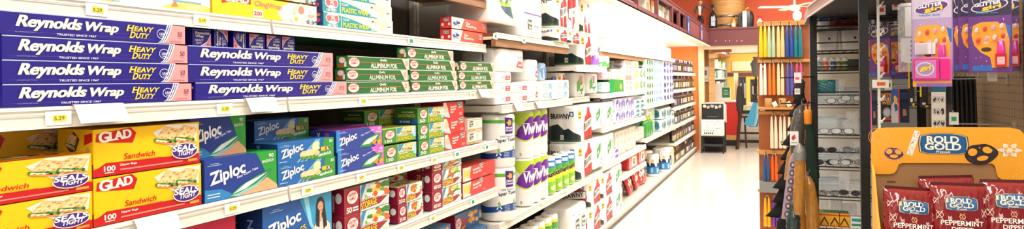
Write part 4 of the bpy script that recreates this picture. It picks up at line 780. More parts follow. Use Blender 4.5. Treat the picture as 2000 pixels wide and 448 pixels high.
for i, (a, b, z_, w_) in enumerate(((1000, 1025, .058, 'top one under the wooden shelf'), (1008, 1030, -.006 + .0, 'middle one over the right column'), (1034, 1052, -.133, 'lowest one, at the shelf front'), (1034, 1052, .003, 'standing beside the blue bag'))):
    z_ = (.058 + .0, None, -.133, .003)[i]
    if z_ is None: continue
    put_pack(None, .34, .26, .135, a - (26 if i == 0 else 0), b + (2 if i == 0 else 0), z_, -1.47, 'napkin_pack', 'thick white pack with pink swoosh label, ' + w_, 'napkin pack', py=150, me=W1)
m = pale(.16, .16, .12, ['8fb4d8', 'b9d0e6', '6a94c4'], 3, None, n=40, base=M('a9c4de', .35, bump=.3, scale=14)); put_pack(None, .16, .16, .12, 1056, 1068, .005 + .0, -1.5, 'sponge_bag', 'light blue mesh-patterned bag on the napkin shelf', 'bag', py=130, me=m.mesh('sponge_bag'))
def tissue_flat(w, d, h, cols, seed=1):
    m, F = pack(rrprof(w, d, .02), h, rnd=.01); m.rect(F, -w * .3, h * .25, w * .34, h * .5, 'a9c4d4', 2); m.rect(F, -w * .27, h * .42, w * .28, h * .1, 'e6eef2', 3); R = random.Random(seed)
    for i in range(12): m.blob(F, R.uniform(w * .1, w * .42), h * R.uniform(.2, .8), .014, .012, R.choice(cols), 3, i + seed)
    return m.mesh('facial_tissue_pack')
TF = tissue_flat(.44, .2, .068, ['8cc0e6', '4f94c8', 'bfdcf0'])
for i in range(2):
    for j, (a, b) in enumerate(((1055, 1082), (1084, 1112))): put_pack(None, .44, .2, .068, a, b, -.133 + i * .069, -1.46, 'facial_tissue_pack', 'flat white and light blue tissue pack, ' + ('nearer', 'farther')[j] + ' column, ' + ('lower', 'upper')[i], 'tissue pack', 'light blue tissue packs', py=180, me=TF)

# ---------------------------------------------------------------- farther tissue units
TP = 'tissue pack'
def cells(w, d, h, c1, c2, seed, nx=3, nz=2, base=None, extra=None):      # pack printed with a repeating motif on each roll
    m, F = pack(rrprof(w, d, .03, nx, .006), h, base); R = random.Random(seed)
    for u0, L in ((-w / 2, w), (-w / 2 - d, d)):
        k = max(1, round(L / (w / nx)))
        for i in range(k):
            for j in range(nz):
                cx, cy = u0 + (i + .5) * L / k, h * (j + .5) / nz; m.blob(F, cx, cy, L / k * .36, h / nz * .36, c1, 2, seed + i * 7 + j, jag=.3); m.blob(F, cx + .003, cy, L / k * .2, h / nz * .2, c2, 3, seed + i + j, jag=.3)
                for q in range(3): m.blob(F, cx + R.uniform(-.4, .4) * L / k, cy + R.uniform(-.4, .4) * h / nz, .008, .01, R.choice((c1, c2)), 3.5, i * 9 + q)
    if extra: extra(m, F)
    return m.mesh('bathroom_tissue_pack')
# shelf with the green box
m = MB(); m.box(0, .36, 0, .22, 0, .12, '1c8a34', {'l': '2f9a48', 't': '5ab868'}); F, L, T = faces(.36, .22, .12); m.poly(F, [(.2, .05), (.25, .09), (.3, .05), (.25, .015)], 'd8e8a0', 2); m.poly(F, [(.215, .05), (.25, .078), (.285, .05), (.25, .025)], '1c8a34', 3); m.rect(F, .235, .045, .03, .01, 'd8e8a0', 4)
set_left(m.mesh('facial_tissue_box'), 'facial_tissue_box', 'solid green tissue box on the short shelf beside the towel packs', 'tissue box', 1200, 1218, 176, Z(-.121), -1.46, .36)
PB = cells(.3, .2, .1, 'c98aa0', 'e6c4cc', 3, base=M('e9c9cc', .35)); BP = cells(.3, .2, .1, '9fc0c4', 'c9dde0', 4, base=M('c6d9dc', .35)); YP = cells(.36, .2, .105, 'e4e6b4', 'a8c66a', 5)
put_pack(None, .3, .2, .1, 1182, 1196, -.121, -1.5, 'facial_tissue_box', 'pale blue tissue box left of the solid green box', 'tissue box', me=BP, py=165)
put_pack(None, .3, .2, .1, 1182, 1196, -.02, -1.5, 'facial_tissue_box', 'pink tissue box resting on the pale blue one', 'tissue box', me=PB, py=150)
put_pack(None, .36, .2, .105, 1200, 1218, .0, -1.47, 'facial_tissue_box', 'cream tissue box with green ring, on the solid green box', 'tissue box', me=YP, py=145)
def damask(m, F):
    m.rect(F, -.14, .12, .28, .05, '9c8a86', 4)
DM = cells(.3, .24, .185, 'b9b4b4', '8e8a8e', 9, 2, 3, extra=damask)
for i in range(2): put_pack(None, .3, .24, .185, 1222, 1235, -.121 + i * .187, -1.46, 'bathroom_tissue_pack', 'white tissue pack with grey damask pattern, ' + ('lower', 'upper')[i], TP, me=DM, py=150)
LG = cells(.3, .24, .125, 'a9cf5a', 'dbe8a0', 12, 1, 1)
for i in range(3): put_pack(None, .3, .24, .125, 1237, 1249, -.121 + i * .127, -1.46, 'bathroom_tissue_pack', 'small white and lime tissue pack, ' + ('bottom', 'middle', 'top')[i] + ' of the column by the damask packs', TP, me=LG, py=150)
for i in range(2): put_pack(None, .3, .24, .125, 1250, 1262, -.121 + i * .127, -1.46, 'bathroom_tissue_pack', 'white tissue pack with green sprigs beside the lime column, ' + ('lower', 'upper')[i], TP, me=cells(.3, .24, .125, '2f8a4a', 'b4d8a8', 14, 2, 1), py=150)
# top shelf, brightly lit
tops = [(1203, 1217, 'eef4ea', 'd8e6d0', 1), (1219, 1230, 'b79ad8', 'a9cf5a', 2), (1232, 1243, '8f7cc8', 'cfe0f4', 3), (1245, 1257, 'bfe0c4', 'e6f0e0', 4)]
for k, (a, b, c1, c2, sd) in enumerate(tops):
    me = cells(.36, .26, .165, c1, c2, sd * 5, 2, 2)
    for i in range(2 if k else 3): put_pack(None, .36, .26, .165, a, b, .289 + i * .167, -1.46, 'bathroom_tissue_pack', 'bright tissue pack on the long top shelf, ' + ('first', 'second', 'third', 'fourth')[k] + ' stack, ' + ('bottom', 'second up', 'third up')[i], TP, me=me, py=90)
# purple packs
def badge(m, F): m.ell(F, -.13, .09, .03, .02, '2c4fa8', 5); m.rect(F, -.16, .03, .06, .035, 'f2e6c4', 5)
PP = cells(.38, .24, .12, '8f86c4', '5a5fb0', 21, 4, 1, base=M('dcd6ee', .3, coat=.3), extra=badge)
for j, (a, b) in enumerate(((1203, 1222), (1223, 1239))):
    for i in range(2): put_pack(None, .38, .24, .12, a, b, -.426 + i * .122, -1.46, 'bathroom_tissue_pack', 'lavender tissue pack with purple rosettes, ' + ('nearer', 'farther')[j] + ' column, ' + ('lower', 'upper')[i], TP, 'lavender tissue packs', me=PP, py=220)
BGn = cells(.3, .24, .1, '2f9a8a', '2f6ab8', 23, 2, 2)
for i in range(2): put_pack(None, .3, .24, .1, 1241, 1259, -.426 + i * .102, -1.46, 'bathroom_tissue_pack', 'blue, teal and white tissue pack past the lavender ones, ' + ('lower', 'upper')[i], TP, me=BGn, py=215)
# bins and small packs on the wide deck
def lin_pack(w, d, h, dots): return cells(w, d, h, dots, 'c9c4ba', 31, 3, 3, base=M('e6e2d8', .4))
for j, (a, b, h_) in enumerate(((1204, 1224, .24), (1226, 1243, .24), (1245, 1262, .2))): put_pack(None, .4, .24, h_, a, b - (3 if j == 2 else 0), -.766, -1.5, 'bathroom_tissue_pack', 'off-white speckled pack on the wide deck, ' + ('nearest', 'middle', 'farthest')[j], TP, me=lin_pack(.4, .24, h_, 'cfc6b6'), py=280)
put_pack(None, .2, .1, .1, 1203, 1212, -.766, -1.44 + .0, 'soap_pack', 'small purple and white pack at the deck edge', 'small pack', me=cells(.2, .04, .1, '8f5cc4', '6b3aa8', 33, 1, 2), py=290).location.x = -1.475
# red pack on the low short shelf, red sacks on the bottom deck
m, F = pack(rrprof(.36, .22, .02), .2, M('c8202a', .3, coat=.4), rnd=.012); m.poly(F, [(-.1, .03), (.12, .03), (.1, .16), (-.08, .17)], 'f2e4d8', 2); m.blob(F, .01, .1, .045, .05, '3a2a2a', 3, 2, jag=.2); m.blob(F, .01, .11, .03, .032, 'c98a6a', 4, 3); m.rect(F, -.17, .03, .03, .14, 'f2b4a8', 3)
for j, (a, b) in enumerate(((1229, 1246), (1248, 1261))): put_pack(None, .36, .22, .2, a, b, -.966, -1.47, 'diaper_pack', 'red and white pack on the lowest short shelf, ' + ('nearer', 'farther')[j], 'pack', me=m.mesh('diaper_pack'), py=320)
def sack(w, h, t, col, wr=.006, seed=0):          # pillow shaped bag lying or standing: returns mesh and front surface
    def dep(u, v):
        a, b = 2 * u / w, 2 * v / h - 1; a = max(-1, min(1, a)); b = max(-1, min(1, b))
        k = max(0, 1 - abs(a) ** 2.6) ** .55 * max(0, 1 - abs(b) ** 3.4) ** .6
        wv = math.sin(a * 17 + b * 5 + seed) * math.sin(b * 11 - a * 7 + seed * 2) + .6 * math.sin(a * 31 - b * 23 + seed)
        return -(t * k + wr * wv * (.35 + .65 * (1 - k)) * min(1, 6 * (1 - abs(b))))
    m = MB(); nu, nv = 26, 30
    def edge(j): v = j / nv; return 1 - .05 * math.sin(math.pi * v) - (.03 if 0 < j < nv else 0)
    for sgn in (1, -1):
        vs = []; fs = []
        for j in range(nv + 1):
            for i in range(nu + 1):
                u = (i / nu - .5) * w; v = j / nv * h; y = dep(u, v); vs.append((u, y if sgn > 0 else -y * .8, v))
        for j in range(nv):
            for i in range(nu):
                q = j * (nu + 1) + i; f = (q, q + 1, q + nu + 2, q + nu + 1); fs.append(f if sgn > 0 else f[::-1])
        m.raw(vs, fs, col, True)
    return m, Surf(dep)
m, F = sack(.29, .24, .045, M('c2222c', .25, coat=.5), .006, 3)
for i in range(3): m.poly(F, [(-.12 + .08 * i, .04), (-.1 + .08 * i, .04), (-.06 + .08 * i, .22), (-.09 + .08 * i, .22)], 'f4dcd4', 2, .02)
m.poly(F, [(-.12, .09), (.12, .14), (.12, .18), (-.12, .13)], 'f7ece4', 3, .02); RSK = m.mesh('candy_bag')
for k, (px, py_, tl, w_) in enumerate(((1236, 378, .5, 'leaning upright at the left'), (1250, 383, .75, 'front one'), (1262, 378, .7, 'middle one'), (1274, 372, .6, 'rightmost one'), (1256, 362, 1.2, 'lying on top at the back'))):
    p = onz(px, py_, .1); x_ = min(p.x, -1.55) ; Yk = p.y if k < 4 else p.y + .1
    xx = (-1.62, -1.56, -1.56, -1.56, -1.66)[k]; Yk = (7.1, 7.48, 7.86, 8.24, 7.62)[k]
    o = link('candy_bag', RSK, None, (xx, Yk, .105 if k < 4 else .33), rot=(-.3 if k < 4 else -1.45, 0, HALF + (.2, .1, .1, -.1, 0)[k])); tag(o, 'glossy red and white bag on the bottom deck, ' + w_, 'bag', 'red bags on the bottom deck')
# three tiers of blue and green packs
CH = [('2f8a4a', '1c6a3a'), ('3f8ac8', '9cc8e8'), ('5a9cd4', 'b4d8f0')]
for r_ in range(3):
    for k, (a, b) in enumerate(((1263, 1276), (1277, 1286), (1287, 1294))):
        me = cells(.5, .26, .185, *CH[0 if k == 0 else 1 + (r_ % 2)], 41 + r_ * 3 + k, 3, 2, base=M('eef4f6', .3, coat=.3))
        put_pack(None, .5, .26, .185, a, b, -.306 + r_ * .1875, -1.46, 'bathroom_tissue_pack', ('green', 'light blue', 'blue')[k] + ' printed tissue pack, ' + ('bottom', 'middle', 'top')[r_] + ' tier of the three-tier stack', TP, me=me, py=150)
AS = cells(.6, .26, .28, '2c3f9a', '6a5ab0', 55, 2, 3, base=M('f6f3ec', .3, coat=.3), extra=lambda m, F: (m.poly(F, [(-.24, .19), (-.05, .2), (-.03, .245), (-.22, .24)], '2546a4', 5), m.blob(F, .15, .2, .04, .03, 'f0d89a', 5, 1)))
for r_ in range(2):
    for k, (a, b) in enumerate(((1296, 1307), (1308, 1316))): put_pack(None, .6, .26, .28, a, b, -.306 + r_ * .282, -1.46, 'bathroom_tissue_pack', 'white tissue pack with navy lettering at the end of the tiers, ' + ('nearer', 'farther')[k] + ' ' + ('lower', 'upper')[r_], TP, me=AS, py=150)
TW = cells(.5, .26, .15, 'eef2ec', 'd8e4dc', 61, 2, 2)
for k, (a, b) in enumerate(((1263, 1276), (1278, 1289), (1291, 1301), (1303, 1311))):
    for i in range(3 - (k > 1) - (k > 2)): put_pack(None, .5, .26, .15, a, b, .304 + i * .152, -1.46, 'bathroom_tissue_pack', 'plain bright white pack on the far top shelf, ' + ('first', 'second', 'third', 'fourth')[k] + ' stack, ' + ('bottom', 'second', 'third')[i], TP, me=TW, py=100)
# below: wipes, teal packs, green bottles
WI = cells(.5, .26, .16, '8fd0c0', 'bfe6da', 71, 1, 3); TL = cells(.4, .26, .15, '1c7a86', '12555f', 73, 3, 1, base=M('d6e4e6', .3, coat=.3))
for i in range(2): put_pack(None, .5, .26, .16, 1264, 1280, -.706 + i * .162, -1.55, 'wipes_pack', 'white pack with mint panel, ' + ('lower', 'upper')[i] + ' one under the tissue tiers', 'pack', me=WI, py=240)
put_pack(None, .4, .26, .3, 1282, 1291, -.706, -1.47, 'wipes_pack', 'tall plain white pack between mint and teal packs', 'pack', me=cells(.4, .26, .3, 'e6ece8', 'cfe0ea', 75, 1, 2), py=240)
for k, (a, b) in enumerate(((1292, 1302), (1303, 1311), (1312, 1318))):
    for i in range(2): put_pack(None, .4, .26, .15, a, b, -.706 + i * .152, -1.46, 'wipes_pack', 'teal and dark green banded pack, ' + ('nearest', 'middle', 'farthest')[k] + ' ' + ('lower', 'upper')[i], 'pack', me=TL, py=240)
def bottle(prof, c, lab=None, cap=None, nm='bottle', n=14):
    m = MB(); m.lathe(prof, c, n); return m
for k in range(4):
    t = thing('dish_soap_bottle', 'green liquid bottle with yellow cap on the lower shelf, ' + ('nearest', 'second', 'third', 'farthest')[k] + ' of four', 'bottle', (-1.52, 8.12 + .13 * k, Z(-.706)), HALF, 'green liquid bottles')
    b = MB(); b.lathe([(.03, 0), (.05, .01), (.053, .08), (.045, .12), (.05, .15), (.03, .19), (.018, .205)], M('178a2c', .15, coat=.6), 14); link('bottle_body', b, t)
    c = MB(); c.lathe([(.018, .205), (.02, .21), (.018, .235), (.01, .245)], 'd8d83a', 10); link('cap', c, t)
KB = roll('blue', .08, .3)
for k, (Y, x, w_) in enumerate(((9.0, ony(1275, 320, 9.0).x, 'front one at the left'), (9.5, ony(1297, 320, 9.5).x, 'front one at the right'), (9.2, -1.8, 'behind the left front one'), (9.42, -1.72, 'behind the right front one'), (8.75, -1.84, 'in the back group, nearest'), (9.75, -1.62, 'in the back group, middle'), (9.95, -1.54, 'in the back group, farthest'), (6.95, -1.82, 'in shadow under the red packs on the deck'))):
    put_roll(KB, 'towel roll with navy and blue label, ' + w_, 0, Y, -1.299, .4, x)
YB = cells(.4, .26, .28, 'f0b62a', 'f7dc8a', 81, 2, 2, base=M('f4ecd8', .3, coat=.3))
for k, (a, b) in enumerate(((1311, 1315), (1315.5, 1316.3))): put_pack(None, .4, .26, .28, a, b, -1.299, -1.48, 'paper_towel_pack', 'cream and yellow pack on the far bottom deck, ' + ('nearer', 'farther')[k], 'paper towels', me=YB, py=300)
for k, (a, b) in enumerate(((1262, 1268), (1269, 1274), (1276, 1281))): put_pack(None, .4, .26, .26, a, b, -1.299 , -1.6, 'paper_towel_pack', 'white and yellow pack behind the blue label rolls, ' + ('nearest', 'middle', 'farthest')[k], 'paper towels', me=YB, py=300)

# ---------------------------------------------------------------- wine
WPROF = [(.034, 0), (.037, .006), (.037, .12), (.03, .15), (.0145, .172), (.013, .195)]
def wine(glass, lab, cap):
    t = thing('wine_bottle', 'x', 'wine bottle', (0, 0, -5)); b = MB(); b.lathe(WPROF, M(glass, .1, coat=.6), 12); link('bottle_body', b, t)
    l = MB(); l.rings([[(.0375 * math.cos(a), .0375 * math.sin(a), z) for a in [math.radians(-160 + 140 * i / 9) for i in range(10)] + [math.radians(-20 - 140 * i / 9) for i in range(10)]] for z in (.035, .11)], lab, False)
    F = Flat((0, -.0377, .0), (1, 0, 0), (0, 0, 1), (0, -1, 0)); l.rect(F, -.012, .085, .024, .006, '8a3a2a', 2); l.rect(F, -.014, .06, .028, .003, '5a5148', 2); l.rect(F, -.014, .05, .028, .003, '5a5148', 2); link('label', l, t)
    c = MB(); c.lathe([(.0155, .168), (.0145, .19), (.0155, .195), (.015, .214), (.001, .215)], cap, 10); link('capsule', c, t); return t
WK = [wine('1a1416', 'f2ece0', '2a1216'), wine('241016', 'e8dcc4', '8a1420'), wine('1c2414', 'f7f4ee', '1a1a1c'), wine('4a2a10', 'f0c23a', 'c8a04a'), wine('15131a', 'e6dfd6', 'e6e0d4'), wine('2a1020', '6b3a94', '6b3a94')]
WN = ['dark wine bottle with off-white label', 'deep red wine bottle with tan label', 'green-black wine bottle with white label', 'amber wine bottle with yellow label', 'black wine bottle with pale capsule', 'plum wine bottle with purple label']
R = random.Random(11); used = set(); ORD = 'first second third fourth fifth sixth seventh eighth ninth tenth eleventh twelfth thirteenth fourteenth fifteenth sixteenth seventeenth eighteenth nineteenth twentieth'.split() + ['twenty-' + s for s in 'first second third fourth fifth sixth seventh eighth ninth'.split()]
for s_, zr in enumerate((.1055, -.1645, -.4345, -.7045, -.9745, -1.298)):
    for i in range(24):
        k = R.choice((0, 0, 1, 1, 2, 2, 3, 4, 4, 5)); loc = (-1.512 + R.uniform(-.004, .004), 10.40 + i * .113, Z(zr)); lab = WN[k] + ', ' + ('top', 'second', 'third', 'fourth', 'fifth', 'bottom')[s_] + ' wine shelf, ' + ORD[i] + ' from near end'
        if k in used: dup(WK[k], loc, HALF - .35, lab, 'wine bottles by the orange wall')
        else: used.add(k); WK[k].location = loc; WK[k].rotation_euler = (0, 0, HALF - .35); WK[k]['label'] = lab; WK[k]['group'] = 'wine bottles by the orange wall'

# keep cartons and packs clear of one another and of the shelves: nudge or trim by millimetres
def aabb(o):
    Mx = Matrix.Translation(o.location) @ o.rotation_euler.to_matrix().to_4x4() @ Matrix.Diagonal((*o.scale, 1)); P = [Mx @ Vector(c) for c in o.bound_box]
    return [min(p.x for p in P), max(p.x for p in P), min(p.y for p in P), max(p.y for p in P), min(p.z for p in P), max(p.z for p in P)]
E_ = .0012; done = []
for o in [o for o in COL.objects if o.parent is None and o.type == 'MESH' and o.get('label') and -2 < o.location.x < -1.3]:
    A0 = aabb(o); N = list(A0); e = o.rotation_euler; fixed = abs(e.x) > .01 or abs(e.y) > .01 or abs(e.z - HALF) > .01
    if not fixed:
        for _ in range(4):
            hit = False
            for B0, slab_ in [(b, True) for b in SLABS] + [(b, False) for b in done]:
                ov = [min(N[2 * k + 1], B0[2 * k + 1]) - max(N[2 * k], B0[2 * k]) for k in range(3)]
                if min(ov) <= .0004: continue
                hit = True; W = N[3] - N[2]; H = N[5] - N[4]
                if slab_:
                    if ov[1] < .12 * W and ov[2] > .03:
                        if N[2] < B0[2]: N[3] = B0[2] - E_
                        else: N[2] = B0[3] + E_
                    elif N[4] + N[5] > B0[4] + B0[5]: N[4] = B0[5] + E_
                    else: N[5] = B0[4] - E_
                elif ov[2] < .3 * H and ov[2] < .06:
                    if N[4] + N[5] > B0[4] + B0[5]: N[4] = B0[5] + E_
                    else: N[5] = B0[4] - E_
                elif ov[1] < .45 * W:
                    if N[2] + N[3] < B0[2] + B0[3]: N[3] = B0[2] - E_
                    else: N[2] = B0[3] + E_
                else:
                    D_ = N[1] - N[0]; N[1] = B0[0] - E_; N[0] = max(N[1] - D_, -1.972)
            if not hit: break
        if N[1] - N[0] < .02 or N[3] - N[2] < .02 or N[5] - N[4] < .02:
            bpy.data.objects.remove(o); continue
        r = [(N[2 * k + 1] - N[2 * k]) / (A0[2 * k + 1] - A0[2 * k]) for k in range(3)]
        o.scale = (o.scale.x * r[1], o.scale.y * r[0], o.scale.z * r[2])
        o.location = [N[2 * k] + (o.location[k] - A0[2 * k]) * r[k] for k in range(3)]
    done.append(N)

# ---------------------------------------------------------------- things on the canopy and high ledge
for k, (a, b, cs) in enumerate(((1256, 1266, ('f2ead8', 'd8a07a')), (1268, 1278, ('e9a04a', 'f4e6cc')), (1280, 1290, ('b9c48a', 'eef0dc')), (1291, 1299, ('e8e4dc', '9a9490')), (1300, 1305, ('d8dcc4', 'a8b48c')))):
    y0, y1 = onx(a, 20, -1.3).y, onx(b, 20, -1.3).y; w = y1 - y0; m = MB(); m.box(0, w, 0, .06, 0, .22, cs[0]); F = faces(w, .06, .22)[0]; m.blob(F, w / 2, .12, w * .3, .05, cs[1], 2, k); m.rect(F, w * .2, .03, w * .6, .02, cs[1], 2)
    m.face([(w * .3, .03, .22), (w * .38, .03, .3), (w * .62, .03, .3), (w * .7, .03, .22)], cs[1])
    tag(link('paper_bag', m, None, (-1.28, y0, 2.055), HALF), ('cream bag with brown print', 'orange and cream bag', 'olive green bag', 'light grey bag', 'pale green narrow bag')[k] + ' standing in the maroon canopy opening', 'bag')
for k, (y, w, c1, c2, nm) in enumerate(((10.0, .16, '2c6ab8', '9cc0e8', 'bright blue poster in the maroon canopy, nearer one'), (11.85, .14, '7a86c4', 'd8d8ee', 'lilac blue poster in the maroon canopy, farther one'))):
    m = MB(); m.box(0, w * 1.2, 0, .006, 0, .26, c1); F = faces(w * 1.2, .006, .26)[0]; m.rect(F, w * .2, .04, w * .7, .12, c2, 2); m.blob(F, w * .6, .2, .04, .03, '1c3f80', 3, k)
    tag(link('poster', m, None, (-1.193, y - .1, 2.055), HALF), nm, 'poster')
ZL = 2.362
def ledge(px, Y=13.7): return ony(px, 44, Y).x
# barrel
t = thing('wine_barrel', 'big tan wooden barrel with grey hoops on the high maroon ledge', 'barrel', (ledge(1422, 13.75), 13.8, ZL)); br = MB()
rb = .32; P = [(rb * (.86 + .14 * math.sin(math.pi * z / .95)), z) for z in [i * .095 for i in range(11)]]; br.lathe(P, wood_mat('d9a868', 'c08a4c', 5), 28); link('staves', br, t)
for z in (.05, .22, .66, .86):
    r = rb * (.86 + .14 * math.sin(math.pi * z / .95)) + .004; h = MB(); h.lathe([(r, z), (r + .004, z + .002), (r + .004, z + .04), (r, z + .042)], M('8a8884', .35, .8), 28, cap=False); link('hoop', h, t)
# big bottle, small bottle, black box with label, figure
t = thing('display_bottle', 'oversized black wine bottle with pale label on the high ledge', 'bottle', (ledge(1393, 13.4), 13.37, ZL), .1); b = MB(); b.lathe([(.075, 0), (.08, .02), (.08, .22), (.05, .29), (.025, .32), (.023, .42)], M('17161a', .12, coat=.6), 20); link('bottle_body', b, t)
l = MB(); F = Flat((0, -.082, 0), (1, 0, 0), (0, 0, 1), (0, -1, 0)); l.box(-.035, .035, -.084, -.079, .04, .22, 'aab9c8'); l.rect(Flat((0, -.0841, 0), (1, 0, 0), (0, 0, 1), (0, -1, 0)), -.02, .12, .04, .012, '5a6a7a', 1); link('label', l, t); c = MB(); c.lathe([(.026, .4), (.026, .45), (.02, .455)], '101012', 14); link('capsule', c, t)
t = thing('liqueur_bottle', 'small amber bottle with black cap on the high ledge', 'bottle', (ledge(1433, 13.4), 13.38, ZL), 0); b = MB(); b.lathe([(.045, 0), (.05, .02), (.05, .1), (.035, .14), (.016, .165), (.015, .19)], M('d8862a', .15, coat=.6), 16); link('bottle_body', b, t)
c = MB(); c.lathe([(.018, .19), (.02, .2), (.018, .23)], '1a1412', 12); link('cap', c, t); l = MB(); l.box(-.03, .03, -.054, -.049, .02, .09, 'f7ecd0'); link('label', l, t)
t = thing('gift_box', 'tall black gift box with cream label and gold bow on the high ledge', 'box', (ledge(1459, 13.45), 13.44, ZL), 0); b = MB(); b.box(-.15, .0, -.08, .1, 0, .26, '17161a'); b.rings([[(x, y, 0) for x, y in rrprof(.24, .18, .08)], [(x, y, .2) for x, y in rrprof(.26, .2, .08)], [(x * .8, y * .8, .3) for x, y in rrprof(.24, .18, .08)]], M('1c1b20', .3)); link('box_body', b, t)
l = MB(); l.box(-.075, .0, -.115, -.1, .0, .3, 'e9e2d2'); l.text(Flat((-.075, -.1152, 0), (1, 0, 0), (0, 0, 1), (0, -1, 0)), 'GIFT', .015, .2, .045, .02, '8a7c68', 1) if False else None
l.rect(Flat((-.075, -.1152, 0), (1, 0, 0), (0, 0, 1), (0, -1, 0)), .015, .2, .045, .012, '8a7c68', 1); link('label', l, t); g = MB(); g.tube([(-.03, -.05, .3), (.02, -.06, .37), (.07, -.05, .34), (.03, -.05, .3), (-.03, -.07, .36), (-.07, -.06, .33), (-.02, -.05, .3)], .012, M('d9a03a', .3, .5), 8); link('bow', g, t)
# small waiter statuette: dark trousers, grey jacket, white shirt, holding a tray arm
t = thing('waiter_statuette', 'statuette in grey jacket, white shirt and dark trousers on the high ledge', 'statuette', (ledge(1368, 13.5), 13.5, ZL), -.1)
def skin(name, pts, edges, mat, parent, sub=1):
    me = bpy.data.meshes.new(name); me.from_pydata([p[:3] for p in pts], edges, []); me.materials.append(asmat(mat)); o = bpy.data.objects.new(name, me); COL.objects.link(o); o.parent = parent
    md = o.modifiers.new('skin', 'SKIN'); sv = me.skin_vertices[0].data
    for i, p in enumerate(pts): sv[i].radius = (p[3], p[3] * (p[4] if len(p) > 4 else 1)); sv[i].use_root = i == 0
    sb = o.modifiers.new('sub', 'SUBSURF'); sb.levels = sub; sb.render_levels = sub; md.use_smooth_shade = True; return o
skin('body', [(0, 0, .30, .045, .8), (-.035, 0, .2, .032), (-.035, 0, .02, .026), (.035, 0, .2, .032), (.035, 0, .02, .026), (-.035, -.04, .012, .02), (.035, -.04, .012, .02)], [(0, 1), (1, 2), (0, 3), (3, 4), (2, 5), (4, 6)], '1b1a1e', t)
skin('jacket', [(0, 0, .30, .05, .7), (0, 0, .38, .055, .7), (0, 0, .44, .06, .7), (-.07, 0, .45, .026), (-.1, -.01, .36, .022), (-.07, -.07, .31, .018), (.07, 0, .45, .026), (.12, -.04, .40, .022), (.19, -.07, .42, .018)], [(0, 1), (1, 2), (2, 3), (3, 4), (4, 5), (2, 6), (6, 7), (7, 8)], '55595c', t)
b = MB(); b.poly(Flat((0, -.052, 0), (1, 0, 0), (0, 0, 1), (0, -1, 0)), [(-.02, .29), (.02, .27), (.032, .45), (-.028, .46)], 'f4f0e8', 0); b.poly(Flat((0, -.05, 0), (1, 0, 0), (0, 0, 1), (0, 1, 0)), [(-.02, .29), (.02, .27), (.032, .45), (-.028, .46)], 'f4f0e8', 0); link('shirt_front', b, t)
hd = MB(); hd.lathe([(.001, .475), (.03, .49), (.042, .52), (.044, .55), (.034, .585), (.001, .598)], M('d9a07c', .5), 16)
hd.lathe([(.018, .45), (.018, .5)], M('d9a07c', .5), 10)
for s_ in (-1, 1): hd.lathe([(.001, 0), (.005, .004), (.001, .01)], '1b1a1e', 6, s_ * .015, -.04, .545); hd.lathe([(.001, 0), (.008, .006), (.001, .02)], M('d9a07c', .5), 6, s_ * .044, 0, .53)
hd.lathe([(.001, 0), (.006, .004), (.001, .016)], M('c98e6c', .5), 6, 0, -.044, .53); hd.box(-.012, .012, -.041, -.038, .512, .516, 'a2483c'); link('head', hd, t)
hr = MB(); hr.lathe([(.046, .56), (.045, .585), (.03, .605), (.001, .61)], '2a1c16', 16, 0, .006); link('hair', hr, t)

# ---------------------------------------------------------------- the checkout room beyond the opening
def Q(px, py, Y): return ony(px, py, Y)
def slab(m, px0, px1, py0, py1, Y, d, c):     # upright slab facing the camera side, given by its outline at distance Y
    a, b = Q(px0, py1, Y), Q(px1, py0, Y); m.box(a.x, b.x, Y, Y + d, max(0, a.z), b.z, c)
m = MB(); slab(m, 1371, 1389, 97, 500, 14.0, .05, wood_mat('b98a54', 'a3763f', 3)); o = struct('door_1', m)
m = MB(); slab(m, 1389, 1395, 90, 500, 13.9, .08, wood_mat('e2b878', 'd0a062', 3)); slab(m, 1368, 1395, 90, 97, 13.9, .08, wood_mat('e2b878', 'd0a062', 3)); struct('trim_5', m)
a = Q(1369, 160, 13.95); b = Q(1387, 130, 13.95); m = MB(); m.box(a.x, b.x, 13.94, 13.95, a.z, b.z, 'd9d6d2'); F = Flat((a.x, 13.94, a.z), (1, 0, 0), (0, 0, 1), (0, -1, 0)); m.rect(F, .02, .13, .1, .1, '6a6664', 1); m.rect(F, .02, .05, .12, .008, '8a8684', 1); m.rect(F, .02, .03, .12, .008, '8a8684', 1)
tag(link('notice', m), 'grey printed notice pinned on the tan door', 'notice')
c = thing('checkout_counter', 'red fronted checkout counter with cream top behind the cart', 'counter', (Q(1406, 200, 14.4).x, 14.4, 0)); cx = c.location.x
m = MB(); A, B = Q(1366, 280, 14.4), Q(1441, 197, 14.4); x0, x1, zt_ = A.x - cx, B.x - cx, B.z; m.box(x0, x1, 0, .5, .22, zt_ - .03, M('cf2418', .45)); link('front_panel', m, c)
m = MB(); m.box(x0, x1, -.03, .52, zt_ - .03, zt_, M('f4e2cc', .4)); link('counter_top', m, c); m = MB(); m.box(x0, x1, -.005, .5, .12, .22, wood_mat('d8a868', 'c89452')); m.box(x0, x1, 0, .5, 0, .12, DARK); link('kick_board', m, c)
c = thing('checkout_desk', 'grey desk panel with black top and foot bars right of the red counter', 'desk', (Q(1458, 200, 14.4).x, 14.4, 0)); cx = c.location.x
m = MB(); A, B = Q(1443.5, 280, 14.4), Q(1500, 222, 14.4); x0, x1 = A.x - cx, B.x - cx; m.box(x0, x1, .1, .5, .0, B.z, M('cfc9bd', .6)); link('panel', m, c)
m = MB(); m.box(x0, x1, -.05, .5, B.z, B.z + .06, DARK); link('desk_top', m, c); m = MB(); m.tube([(x0, 0, .27), (x1, 0, .27)], .02, DARK); m.tube([(x0, 0, .1), (x1, 0, .1)], .03, DARK); link('foot_bar', m, c)
zt2 = B.z + .06
